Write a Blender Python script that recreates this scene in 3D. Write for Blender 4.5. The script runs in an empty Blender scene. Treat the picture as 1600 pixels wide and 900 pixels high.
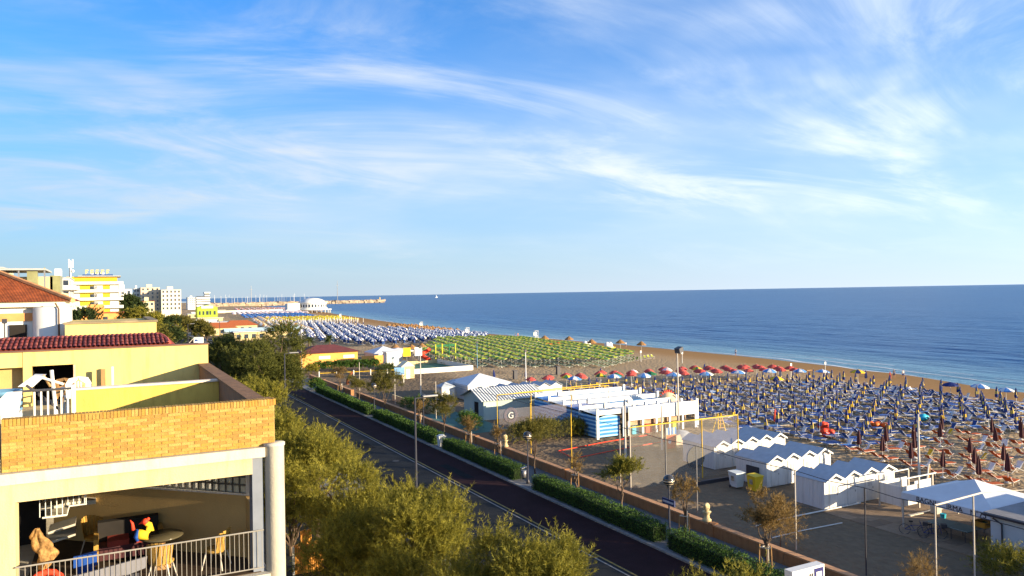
import bpy, bmesh, math, random
import numpy as np
from mathutils import Matrix, Vector
R = math.radians
scene = bpy.context.scene
COL = scene.collection
random.seed(7)

# ------------------------------------------------------------------ camera
TH = R(27.7)          # the view turned from the road direction (+Y) towards the sea (+X)
CAMZ = 16.0
cam_data = bpy.data.cameras.new('camera')
cam = bpy.data.objects.new('camera', cam_data)
COL.objects.link(cam)
cam_data.sensor_width = 36.0
cam_data.lens = 27.0
cam_data.clip_start = 0.1
cam_data.clip_end = 90000
cam.matrix_world = Matrix.Translation((0, 0, CAMZ)) @ Matrix.Rotation(-TH, 4, 'Z') @ Matrix.Rotation(R(90.37), 4, 'X') @ Matrix.Rotation(R(-0.99), 4, 'Z')
scene.camera = cam

# ------------------------------------------------------------------ sky and sun (early morning, sun behind to the right over the sea)
SUN_EL, SUN_AZ = R(10.0), R(136.0)
world = bpy.data.worlds.new('World')
scene.world = world
world.use_nodes = True
def build_world():
    nt = world.node_tree; nt.nodes.clear(); N = nt.nodes.new; L = nt.links.new
    out = N('ShaderNodeOutputWorld'); bg = N('ShaderNodeBackground')
    sky = N('ShaderNodeTexSky'); sky.sky_type = 'NISHITA'; sky.sun_disc = False
    sky.sun_elevation = SUN_EL; sky.sun_rotation = SUN_AZ
    sky.air_density = 1.0; sky.dust_density = 0.2; sky.ozone_density = 3.0; sky.altitude = 0
    # camera white balance: cooler than neutral
    grade = N('ShaderNodeMix'); grade.data_type = 'RGBA'; grade.blend_type = 'MULTIPLY'; grade.inputs[0].default_value = 1.0
    L(sky.outputs[0], grade.inputs[6]); grade.inputs[7].default_value = (0.05, 0.67, 1.18, 1)
    tc = N('ShaderNodeTexCoord'); sep = N('ShaderNodeSeparateXYZ'); L(tc.outputs['Generated'], sep.inputs[0])
    def mth(op, a, b=None, c=None, clamp=False):
        m = N('ShaderNodeMath'); m.operation = op; m.use_clamp = clamp
        for i, v in enumerate((a, b, c)):
            if v is None: continue
            if isinstance(v, (int, float)): m.inputs[i].default_value = v
            else: L(v, m.inputs[i])
        return m.outputs[0]
    def rng_(v, a, b, c=0.0, d=1.0, smooth=True):
        m = N('ShaderNodeMapRange'); L(v, m.inputs[0]); m.interpolation_type = 'SMOOTHSTEP' if smooth else 'LINEAR'
        for i, q in enumerate((a, b, c, d)): m.inputs[i + 1].default_value = q
        return m.outputs[0]
    def mixc(f, a, b):
        m = N('ShaderNodeMix'); m.data_type = 'RGBA'; L(f, m.inputs[0])
        for i, q in ((6, a), (7, b)):
            if isinstance(q, tuple): m.inputs[i].default_value = (*q, 1)
            else: L(q, m.inputs[i])
        return m.outputs[2]
    Z = mth('MAXIMUM', sep.outputs['Z'], 0.0)
    # pale sea haze towards the horizon, the same all round
    hz = mth('POWER', mth('SUBTRACT', 1.0, mth('MINIMUM', mth('MULTIPLY', Z, 1.7), 1.0)), 2.2)
    # forward scattering: haze and thin cloud brighten steadily towards the sun's side
    sdot = mth('ADD', mth('MULTIPLY', sep.outputs['X'], math.sin(SUN_AZ)), mth('MULTIPLY', sep.outputs['Y'], math.cos(SUN_AZ)))
    fw = rng_(sdot, -1.0, 0.7, 0.66, 1.42, False)
    def scaled(c):
        m = N('ShaderNodeVectorMath'); m.operation = 'SCALE'; m.inputs[0].default_value = c; L(fw, m.inputs['Scale']); return m.outputs[0]
    base = mixc(mth('MULTIPLY', hz, 0.92), grade.outputs[2], scaled(HAZE))
    zz = mth('ADD', Z, 0.16)
    u = mth('DIVIDE', sep.outputs['X'], zz); v = mth('DIVIDE', sep.outputs['Y'], zz)
    comb = N('ShaderNodeCombineXYZ'); L(u, comb.inputs[0]); L(v, comb.inputs[1])
    def noise(rot, scl, loc, scale, detail, rough, dist):
        mp = N('ShaderNodeMapping'); L(comb.outputs[0], mp.inputs['Vector'])
        mp.inputs['Rotation'].default_value = (0, 0, R(rot)); mp.inputs['Scale'].default_value = scl; mp.inputs['Location'].default_value = loc
        n = N('ShaderNodeTexNoise'); L(mp.outputs[0], n.inputs['Vector'])
        n.inputs['Scale'].default_value = scale; n.inputs['Detail'].default_value = detail
        n.inputs['Roughness'].default_value = rough; n.inputs['Distortion'].default_value = dist
        return n.outputs[0]
    big = rng_(noise(20, (0.8, 1.0, 1), BIGLOC, 0.75, 4, 0.55, 0.5), 0.36, 0.60)
    streak = rng_(noise(STROT, (0.62, 1.35, 1), (0.4, 2.0, 0), 1.15, 9, 0.62, 1.0), 0.38, 0.70)
    puff = rng_(noise(-20, (0.8, 1.1, 1), (2.2, 4.0, 0), 1.8, 8, 0.6, 0.5), 0.52, 0.80)
    veil = rng_(noise(10, (0.7, 1.0, 1), VEILLOC, 0.5, 5, 0.55, 0.4), 0.38, 0.76)
    cl = mth('ADD', mth('MULTIPLY', mth('MULTIPLY', big, streak), 0.75), mth('ADD', mth('MULTIPLY', veil, 0.52), mth('MULTIPLY', mth('MULTIPLY', puff, big), 0.35)), clamp=True)
    cl = mth('MULTIPLY', cl, rng_(sep.outputs['Z'], 0.0, 0.14))
    L(mixc(cl, base, scaled(CLOUD)), bg.inputs['Color']); bg.inputs['Strength'].default_value = 0.09
    L(bg.outputs[0], out.inputs['Surface'])
HAZE = (2.62, 2.95, 3.45); CLOUD = (3.5, 3.75, 3.95); BIGLOC = (6.0, 11.5, 0); VEILLOC = (11.5, 6.0, 0); STROT = -62
build_world()
sun_data = bpy.data.lights.new('sun', 'SUN')
sun_data.energy = 5.0; sun_data.angle = R(0.5); sun_data.color = (1.0, 0.80, 0.52)
sun = bpy.data.objects.new('sun', sun_data); COL.objects.link(sun)
sd = Vector((math.sin(SUN_AZ) * math.cos(SUN_EL), math.cos(SUN_AZ) * math.cos(SUN_EL), math.sin(SUN_EL)))
sun.rotation_euler = sd.to_track_quat('Z', 'Y').to_euler()
sun.location = (60, -60, 60)
scene.view_settings.view_transform = 'Standard'
scene.view_settings.look = 'None'
scene.view_settings.exposure = 1.62
scene.view_settings.gamma = 1.0
scene.view_settings.use_curve_mapping = False
scene.render.engine = 'CYCLES'

# ------------------------------------------------------------------ materials
MATS = {}
def mat(name, col, rough=0.7, var=0.15, scale=3.0, bump=0.0, bscale=None, metal=0.0, spec=0.25, col2=None, detail=5, world_co=True, stretch=(1, 1, 1), trans=0.0, stain=0.0):
    if name in MATS: return MATS[name]
    m = bpy.data.materials.new(name); m.use_nodes = True
    nt = m.node_tree; N = nt.nodes.new; L = nt.links.new
    b = nt.nodes['Principled BSDF']
    b.inputs['Roughness'].default_value = rough; b.inputs['Metallic'].default_value = metal
    b.inputs['Specular IOR Level'].default_value = spec
    if world_co:
        g = N('ShaderNodeNewGeometry'); co = g.outputs['Position']
    else:
        g = N('ShaderNodeTexCoord'); co = g.outputs['Object']
    mp = N('ShaderNodeMapping'); L(co, mp.inputs[0]); mp.inputs['Scale'].default_value = stretch
    n = N('ShaderNodeTexNoise'); L(mp.outputs[0], n.inputs['Vector']); n.inputs['Scale'].default_value = scale; n.inputs['Detail'].default_value = detail; n.inputs['Roughness'].default_value = 0.6
    mr = N('ShaderNodeMapRange'); L(n.outputs[0], mr.inputs[0]); mr.inputs[1].default_value = 0.3; mr.inputs[2].default_value = 0.7
    mx = N('ShaderNodeMix'); mx.data_type = 'RGBA'; L(mr.outputs[0], mx.inputs[0])
    c = Vector(col)
    if col2 is None:
        mx.inputs[6].default_value = (*[max(0, x * (1 - var)) for x in c], 1); mx.inputs[7].default_value = (*[min(1, x * (1 + var)) for x in c], 1)
    else:
        mx.inputs[6].default_value = (*c, 1); mx.inputs[7].default_value = (*col2, 1)
    if stain:                                   # rain streaks and patches of grime
        mp2 = N('ShaderNodeMapping'); L(co, mp2.inputs[0]); mp2.inputs['Scale'].default_value = (2.6, 2.6, .35)
        ns = N('ShaderNodeTexNoise'); L(mp2.outputs[0], ns.inputs['Vector']); ns.inputs['Scale'].default_value = 1.4; ns.inputs['Detail'].default_value = 7; ns.inputs['Roughness'].default_value = .65
        ms_ = N('ShaderNodeMapRange'); L(ns.outputs[0], ms_.inputs[0]); ms_.inputs[1].default_value = .48; ms_.inputs[2].default_value = .78; ms_.inputs[4].default_value = stain
        mg = N('ShaderNodeMix'); mg.data_type = 'RGBA'; L(ms_.outputs[0], mg.inputs[0]); L(mx.outputs[2], mg.inputs[6]); mg.inputs[7].default_value = (c[0] * .45, c[1] * .40, c[2] * .38, 1); mx = mg
    L(mx.outputs[2], b.inputs['Base Color'])
    if bump:
        n2 = N('ShaderNodeTexNoise'); L(mp.outputs[0], n2.inputs['Vector']); n2.inputs['Scale'].default_value = bscale or scale * 6; n2.inputs['Detail'].default_value = 4
        bp = N('ShaderNodeBump'); bp.inputs['Strength'].default_value = bump; bp.inputs['Distance'].default_value = 0.05
        L(n2.outputs[0], bp.inputs['Height']); L(bp.outputs[0], b.inputs['Normal'])
    if trans:
        t = N('ShaderNodeBsdfTranslucent'); L(mx.outputs[2], t.inputs[0]); ms = N('ShaderNodeMixShader'); ms.inputs[0].default_value = trans
        L(b.outputs[0], ms.inputs[1]); L(t.outputs[0], ms.inputs[2]); L(ms.outputs[0], nt.nodes['Material Output'].inputs[0])
    MATS[name] = m; return m
def leafmat(name, a, b_, c=None, trans=0.35):
    m = bpy.data.materials.new(name); m.use_nodes = True; nt = m.node_tree; N = nt.nodes.new; L = nt.links.new
    b = nt.nodes['Principled BSDF']; b.inputs['Roughness'].default_value = 0.65; b.inputs['Specular IOR Level'].default_value = 0.2
    at = N('ShaderNodeAttribute'); at.attribute_name = 'tint'
    cr = N('ShaderNodeValToRGB'); cr.color_ramp.elements[0].color = (*a, 1); cr.color_ramp.elements[1].color = (*b_, 1)
    if c: e = cr.color_ramp.elements.new(0.9); e.color = (*c, 1)
    L(at.outputs['Fac'], cr.inputs[0]); L(cr.outputs[0], b.inputs['Base Color'])
    t = N('ShaderNodeBsdfTranslucent'); L(cr.outputs[0], t.inputs[0]); ms = N('ShaderNodeMixShader'); ms.inputs[0].default_value = trans
    L(b.outputs[0], ms.inputs[1]); L(t.outputs[0], ms.inputs[2]); L(ms.outputs[0], nt.nodes['Material Output'].inputs[0])
    MATS[name] = m; return m
def netmat(name, col, alpha):
    m = bpy.data.materials.new(name); m.use_nodes = True; nt = m.node_tree; N = nt.nodes.new; L = nt.links.new
    b = nt.nodes['Principled BSDF']; b.inputs['Base Color'].default_value = (*col, 1); b.inputs['Roughness'].default_value = 0.9
    g = N('ShaderNodeNewGeometry'); n = N('ShaderNodeTexNoise'); L(g.outputs['Position'], n.inputs['Vector']); n.inputs['Scale'].default_value = 1.3
    mr = N('ShaderNodeMapRange'); L(n.outputs[0], mr.inputs[0]); mr.inputs[3].default_value = alpha * 0.75; mr.inputs[4].default_value = alpha * 1.25
    tr = N('ShaderNodeBsdfTransparent'); ms = N('ShaderNodeMixShader'); L(mr.outputs[0], ms.inputs[0]); L(tr.outputs[0], ms.inputs[1]); L(b.outputs[0], ms.inputs[2])
    L(ms.outputs[0], nt.nodes['Material Output'].inputs[0]); MATS[name] = m; return m

# ------------------------------------------------------------------ mesh helpers
class MB:
    def __init__(s): s.v = []; s.f = []; s.m = []
    def add(s, vs, fs, mi=0):
        o = len(s.v); s.v += [tuple(p) for p in vs]; s.f += [tuple(i + o for i in f) for f in fs]; s.m += [mi] * len(fs); return s
    def box(s, x0, x1, y0, y1, z0, z1, mi=0):
        return s.add([(x0, y0, z0), (x1, y0, z0), (x1, y1, z0), (x0, y1, z0), (x0, y0, z1), (x1, y0, z1), (x1, y1, z1), (x0, y1, z1)],
                     [(0, 3, 2, 1), (4, 5, 6, 7), (0, 1, 5, 4), (1, 2, 6, 5), (2, 3, 7, 6), (3, 0, 4, 7)], mi)
    def obox(s, c, ax, ay, az, mi=0):           # oriented box: centre and three half-axis vectors
        c, ax, ay, az = map(Vector, (c, ax, ay, az))
        vs = [c + i * ax + j * ay + k * az for k in (-1, 1) for j, i in ((-1, -1), (-1, 1), (1, 1), (1, -1))]
        return s.add(vs, [(0, 3, 2, 1), (4, 5, 6, 7), (0, 1, 5, 4), (1, 2, 6, 5), (2, 3, 7, 6), (3, 0, 4, 7)], mi)
    def prism(s, pts, z0, z1, mi=0):
        n = len(pts)
        return s.add([(x, y, z0) for x, y in pts] + [(x, y, z1) for x, y in pts],
                     [tuple(range(n))[::-1], tuple(range(n, 2 * n))] + [(i, (i + 1) % n, (i + 1) % n + n, i + n) for i in range(n)], mi)
    def extr(s, pts, vec, mi=0):                # polygon in 3D extruded by a vector
        n = len(pts); vec = Vector(vec); P = [Vector(p) for p in pts]
        return s.add(P + [p + vec for p in P], [tuple(range(n))[::-1], tuple(range(n, 2 * n))] + [(i, (i + 1) % n, (i + 1) % n + n, i + n) for i in range(n)], mi)
    def tube(s, path, r, n=8, mi=0, cap=True):
        P = [Vector(p) for p in path]; rr = r if isinstance(r, (list, tuple)) else [r] * len(P); o = len(s.v)
        for i, p in enumerate(P):
            d = (P[min(i + 1, len(P) - 1)] - P[max(i - 1, 0)]).normalized()
            a = Vector((0, 0, 1)) if abs(d.z) < 0.9 else Vector((1, 0, 0))
            x = d.cross(a).normalized(); y = d.cross(x)
            for k in range(n):
                t = 2 * math.pi * k / n; s.v.append(tuple(p + rr[i] * (math.cos(t) * x + math.sin(t) * y)))
        for i in range(len(P) - 1):
            for k in range(n):
                a, b = o + i * n + k, o + i * n + (k + 1) % n
                s.f.append((a, b, b + n, a + n)); s.m.append(mi)
        if cap:
            s.f.append(tuple(range(o, o + n))); s.f.append(tuple(range(o + (len(P) - 1) * n, o + len(P) * n))); s.m += [mi, mi]
        return s
    def lathe(s, prof, c=(0, 0, 0), n=16, mi=0, mf=None):
        o = len(s.v)
        for (r, z) in prof:
            for k in range(n):
                t = 2 * math.pi * k / n; s.v.append((c[0] + r * math.cos(t), c[1] + r * math.sin(t), c[2] + z))
        for i in range(len(prof) - 1):
            for k in range(n):
                a, b = o + i * n + k, o + i * n + (k + 1) % n
                s.f.append((a, b, b + n, a + n)); s.m.append(mf(i, k) if mf else mi)
        return s
    def ball(s, c, r, n=10, k=6, mi=0, sc=(1, 1, 1)):
        o = len(s.v)
        for i in range(k + 1):
            a = math.pi * i / k
            for j in range(n):
                t = 2 * math.pi * j / n
                s.v.append((c[0] + sc[0] * r * math.sin(a) * math.cos(t), c[1] + sc[1] * r * math.sin(a) * math.sin(t), c[2] + sc[2] * r * math.cos(a)))
        for i in range(k):
            for j in range(n):
                a, b = o + i * n + j, o + i * n + (j + 1) % n
                s.f.append((a, a + n, b + n, b)); s.m.append(mi)
        return s
    def mesh(s, name, mats, off=(0, 0, 0), smooth=False):
        me = bpy.data.meshes.new(name)
        ox, oy, oz = off
        me.from_pydata([(x - ox, y - oy, z - oz) for x, y, z in s.v], [], s.f)
        for m in (mats if isinstance(mats, (list, tuple)) else [mats]): me.materials.append(m)
        me.polygons.foreach_set('material_index', s.m)
        if smooth: me.polygons.foreach_set('use_smooth', [True] * len(s.f))
        me.update(); return me
    def build(s, name, mats, parent=None, smooth=False, off=None):
        off = off if off is not None else (tuple(parent.get('base', (0, 0, 0))) if parent else (0, 0, 0))
        o = bpy.data.objects.new(name, s.mesh(name, mats, off, smooth)); COL.objects.link(o)
        if parent: o.parent = parent
        else: o.location = off
        return o
def link(name, me, parent=None, loc=(0, 0, 0), rz=0):
    o = bpy.data.objects.new(name, me); COL.objects.link(o); o.parent = parent; o.location = loc; o.rotation_euler = (0, 0, rz); return o
def tag(o, label=None, cat=None, group=None, kind=None):
    if label: o['label'] = label
    if cat: o['category'] = cat
    if group: o['group'] = group
    if kind: o['kind'] = kind
    return o
BASES = {}
def thing(name, label, cat, loc=(0, 0, 0), rz=0, group=None):
    """an Empty at the thing's base; its parts are built in world coordinates less loc"""
    o = bpy.data.objects.new(name, None); COL.objects.link(o); o.location = loc; o.rotation_euler = (0, 0, rz); o.empty_display_size = 0.2
    BASES[o.name] = tuple(loc); tag(o, label, cat, group); return o
def part(mb, name, m, parent, smooth=False, root=None):
    """a part in world coordinates under parent (root: the thing when parent is itself a part)"""
    o = bpy.data.objects.new(name, mb.mesh(name, m, BASES.get((root or parent).name, (0, 0, 0)), smooth)); COL.objects.link(o); o.parent = parent; return o
def single(mb, name, m, label, cat, loc, group=None, kind=None, smooth=False):
    return tag(mb.build(name, m, None, smooth, loc), label, cat, group, kind)
def struct(mb, name, m, smooth=False): return tag(mb.build(name, m, None, smooth, (0, 0, 0)), kind='structure')
ORD = ['zeroth', 'first', 'second', 'third', 'fourth', 'fifth', 'sixth', 'seventh', 'eighth', 'ninth', 'tenth', 'eleventh', 'twelfth', 'thirteenth', 'fourteenth', 'fifteenth', 'sixteenth', 'seventeenth', 'eighteenth', 'nineteenth', 'twentieth']
def ordinal(n):
    if n <= 20: return ORD[n]
    t = {2: 'twenty', 3: 'thirty', 4: 'forty', 5: 'fifty'}[n // 10]
    return (t + '-' + ORD[n % 10]) if n % 10 else {20: 'twentieth', 30: 'thirtieth', 40: 'fortieth', 50: 'fiftieth'}[n]
def pixel(X, Y, Z):                            # where a point falls in the photograph, used only to skip what is out of view
    c, s = math.cos(TH), math.sin(TH); d = X * s + Y * c
    if d < 1: return (-9999, -9999)
    u = 1200 * (X * c - Y * s) / d; v = 1200 * (CAMZ - Z) / d
    return (800 + u + .0173 * v, 457.8 - .0173 * u + v)
def inview(X, Y, Z=1.0, m=30):
    p = pixel(X, Y, Z); return -m < p[0] < 1600 + m and -m < p[1] < 900 + m
SH = [(-600, -120), (-200, 60), (0, 116), (72, 132), (100, 140), (140, 147), (200, 150), (300, 147), (400, 153), (600, 178), (860, 214), (1100, 236), (1500, 262), (2000, 300), (4000, 420)]
def shore(Y):
    for (a, b), (c, d) in zip(SH, SH[1:]):
        if Y <= c: t = max(0, (Y - a) / (c - a)); return b + (d - b) * t
    return 420
SEA = -1.5
def ground_z(X, Y):
    t = (X - (shore(Y) - 42)) / 42
    if t <= 0: return 0.0
    if t <= 1: return -1.5 * t * t * (3 - 2 * t) * 0.98 - 0.03 * t
    return -1.5 - (t - 1) * 4

# ---- foliage made of thin blades on plumes (numpy)
def foliage(name, m, rng, blobs, n_pl, blades, L, bl, bw, up=0.7, spread=0.5, off=(0, 0, 0), fill=0.45, cards=False):
    vol = np.array([b[3] * b[4] * b[5] for b in blobs]) ** 0.67; vol = vol / vol.sum()
    bi = rng.choice(len(blobs), n_pl, p=vol); B = np.array(blobs)[bi]
    d = rng.normal(size=(n_pl, 3)); d /= np.linalg.norm(d, axis=1)[:, None]; d[:, 2] = np.where(d[:, 2] < -0.45, -d[:, 2], d[:, 2])
    rad = rng.uniform(fill, 1.0, (n_pl, 1)) ** 0.6
    P = B[:, :3] + d * B[:, 3:6] * rad * 0.86
    ax = d * 0.75 + np.array([0, 0, up]) + rng.normal(scale=0.28, size=(n_pl, 3)); ax /= np.linalg.norm(ax, axis=1)[:, None]
    Ls = L * rng.uniform(0.55, 1.25, (n_pl, 1))
    bend = rng.normal(scale=0.25, size=(n_pl, 3)); bend[:, 2] -= 0.12
    t = rng.uniform(0.0, 1.0, (n_pl, blades, 1)) ** 0.8
    pos = P[:, None] + ax[:, None] * Ls[:, None] * t + bend[:, None] * Ls[:, None] * t * t
    rnd = rng.normal(size=(n_pl, blades, 3)); rnd /= np.linalg.norm(rnd, axis=2)[:, :, None]
    w = L * 0.20 * (1.05 - t) * spread * 2
    pos = pos + rnd * w * rng.uniform(0.1, 1, (n_pl, blades, 1))
    bd = ax[:, None] * 0.8 + rnd * (0.75 if not cards else 1.6); bd /= np.linalg.norm(bd, axis=2)[:, :, None]
    r2 = rng.normal(size=(n_pl, blades, 3)); sd_ = np.cross(bd, r2); sd_ /= (np.linalg.norm(sd_, axis=2)[:, :, None] + 1e-9)
    bls = bl * rng.uniform(0.6, 1.3, (n_pl, blades, 1)); bws = bw * rng.uniform(0.7, 1.2, (n_pl, blades, 1))
    tint = np.clip(rng.uniform(0.1, 0.9, (n_pl, 1)) * 0.75 + rng.uniform(0, 0.3, (n_pl, blades)), 0, 1)
    off = np.array(off)
    a = pos - sd_ * bws * 0.5 - off; b = pos + sd_ * bws * 0.5 - off; c = pos + bd * bls - off
    if cards:
        a2 = pos + bd * bls * 0.5 - sd_ * bws * 0.5 - off; b2 = pos + bd * bls * 0.5 + sd_ * bws * 0.5 - off; base = pos - off
        V = np.stack([base, b2, c, a2], axis=2).reshape(-1, 3); k = 4
    else:
        V = np.stack([a, b, c], axis=2).reshape(-1, 3); k = 3
    return raw_mesh(name, m, V, k, np.repeat(tint.reshape(-1), k))
def raw_mesh(name, m, V, k, tint):
    n = len(V); me = bpy.data.meshes.new(name); me.vertices.add(n); me.vertices.foreach_set('co', V.astype(np.float32).ravel())
    me.loops.add(n); me.loops.foreach_set('vertex_index', np.arange(n, dtype=np.int32)); me.polygons.add(n // k)
    me.polygons.foreach_set('loop_start', np.arange(0, n, k, dtype=np.int32)); me.polygons.foreach_set('loop_total', np.full(n // k, k, dtype=np.int32))
    at = me.attributes.new('tint', 'FLOAT', 'POINT'); at.data.foreach_set('value', tint.astype(np.float32))
    me.materials.append(m); me.update(); me.validate(); return me

# ------------------------------------------------------------------ palette
WHITE = mat('white_paint', (.60,.60,.58), .55, .06, 2, stain=0.12)
CREAM = mat('cream_plaster', (.50, .41, .23), .85, .07, 1.2, .15, 30, stain=0.6)
YELLOW = mat('yellow_plaster', (.52, .37, .085), .85, .13, .9, .2, 25, stain=0.6)
PALEYEL = mat('pale_yellow_plaster', (.56, .44, .16), .85, .07, .8, .15, 25, stain=0.6)
CONC = mat('light_concrete', (.46, .43, .36), .8, .08, 1.5, .15, 25, stain=0.5)
GREYC = mat('grey_concrete', (.33, .33, .33), .85, .15, 1.5, .2, 20)
BRICK = [mat('brick_%s' % k, c, .85, .16, 9, .4, 60) for k, c in (('ochre', (.35, .215, .052)), ('honey', (.40, .25, .070)), ('tan', (.31, .175, .042)), ('amber', (.36, .205, .040)))]
MORTAR = mat('mortar', (.50, .37, .17), .9, .12, 12, .3, 80)
COPING = mat('weathered_coping', (.19, .105, .055), .9, .3, 5, .3, 40)
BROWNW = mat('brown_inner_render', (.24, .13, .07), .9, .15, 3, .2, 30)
TILE = mat('red_roof_tile', (.27, .06, .045), .75, .3, 4, .2, 30)
ROOF = mat('terracotta_roof', (.30, .085, .03), .85, .35, 6, .3, 30)
ASPH = mat('asphalt', (.021, .024, .028), .85, .2, .5, .3, 60, spec=.06, stain=.4)
REDASPH = mat('red_asphalt', (.027,.0135,.0155), .85, .25, .4, .3, 60, spec=.06, stain=.4)
PAINT_Y = mat('yellow_road_paint', (.22,.16,.04), .7, .3, 6)
PAINT_W = mat('white_road_paint', (.20,.20,.20), .7, .25, 6)
KERB = mat('kerb_stone', (.24, .235, .23), .85, .2, 2, .2, 30, spec=.06, stain=.4)
PAVE = mat('pavement', (.15,.155,.165), .85, .15, 1.2, .2, 25, spec=.06, stain=.4)
EARTH = mat('earth', (.08,.065,.05), .95, .3, .8, .4, 10)
WALLO = mat('orange_wall_render', (.34, .16, .07), .9, .15, 1.5, .2, 20, stain=0.5)
METAL = mat('grey_metal', (.25, .25, .26), .45, .1, 3, metal=.6)
DARKM = mat('dark_metal', (.05, .05, .06), .5, .1, 3, metal=.3)
POLEY = mat('yellow_pole_paint', (.55,.36,.03), .5, .15, 3)
POLEW = mat('pale_pole_paint', (.46,.42,.36), .5, .12, 3)
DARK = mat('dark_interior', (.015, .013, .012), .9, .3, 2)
GLASS = mat('window_glass', (.03, .04, .06), .12, .4, .6, spec=.8)
WOOD = mat('wood', (.30, .17, .07), .8, .3, 3, .3, 20, stretch=(1, 1, .2))
BAMBOO = mat('bamboo', (.55, .25, .05), .8, .3, 4, .4, 20, stretch=(6, 6, .3))
TRUNK = mat('bark', (.10, .07, .05), .95, .35, 6, .6, 25, stretch=(1, 1, .3))
BLUEF = mat('blue_fabric', (.018,.055,.20), .8, .2, 3)
BLUEL = mat('light_blue_fabric', (.06, .20, .50), .8, .2, 3)
NAVY = mat('navy_fabric', (.012, .026, .14), .8, .2, 3)
YELF = mat('yellow_fabric', (.62, .40, .02), .8, .15, 3)
WHF = mat('white_fabric', (.58,.58,.58), .8, .06, 2)
REDF = mat('faded_red_fabric', (.40, .065, .055), .8, .2, 2)
REDB = mat('bright_red', (.60, .05, .02), .6, .15, 2)
PINK = mat('pale_pink_fabric', (.60, .42, .45), .8, .15, 2)
GREENF = mat('green_fabric', (.015, .11, .05), .8, .2, 2)
LIME = mat('lime_fabric', (.33,.36,.035), .8, .15, 2)
OLIVEF = mat('dark_green_fabric', (.04, .13, .03), .8, .2, 2)
ORANGE = mat('orange_fabric', (.42,.085,.016), .8, .2, 2)
BROWNF = mat('brown_fabric', (.055, .018, .022), .8, .2, 2)
CYAN = mat('cyan_plastic', (.02, .35, .50), .5, .15, 2)
STRAW = mat('straw', (.24, .13, .05), .95, .35, 5, .5, 30)
TENTW = mat('tent_canvas', (.55,.57,.60), .6, .06, 1.5, .05, 8)
HUTW = mat('painted_hut_boards', (.56,.56,.55), .7, .05, 2, .12, 6, stretch=(8, 8, .4), stain=0.5)
HUTR = mat('blue_grey_hut_roof', (.34, .38, .43), .75, .1, 2, .1, 8)
SKIN = mat('skin', (.45, .24, .15), .6, .08, 8)
HAIR = mat('hair', (.03, .02, .015), .7, .2, 8)

# ================================================================== ground, road, beach, sea
def grid(name, xs, ys, zf, m, smooth=True):
    mb = MB(); nx, ny = len(xs), len(ys)
    vs = [(x, y, zf(x, y)) for y in ys for x in xs]
    fs = [(j * nx + i, j * nx + i + 1, (j + 1) * nx + i + 1, (j + 1) * nx + i) for j in range(ny - 1) for i in range(nx - 1)]
    mb.add(vs, fs); return struct(mb, name, m, smooth)

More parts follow.
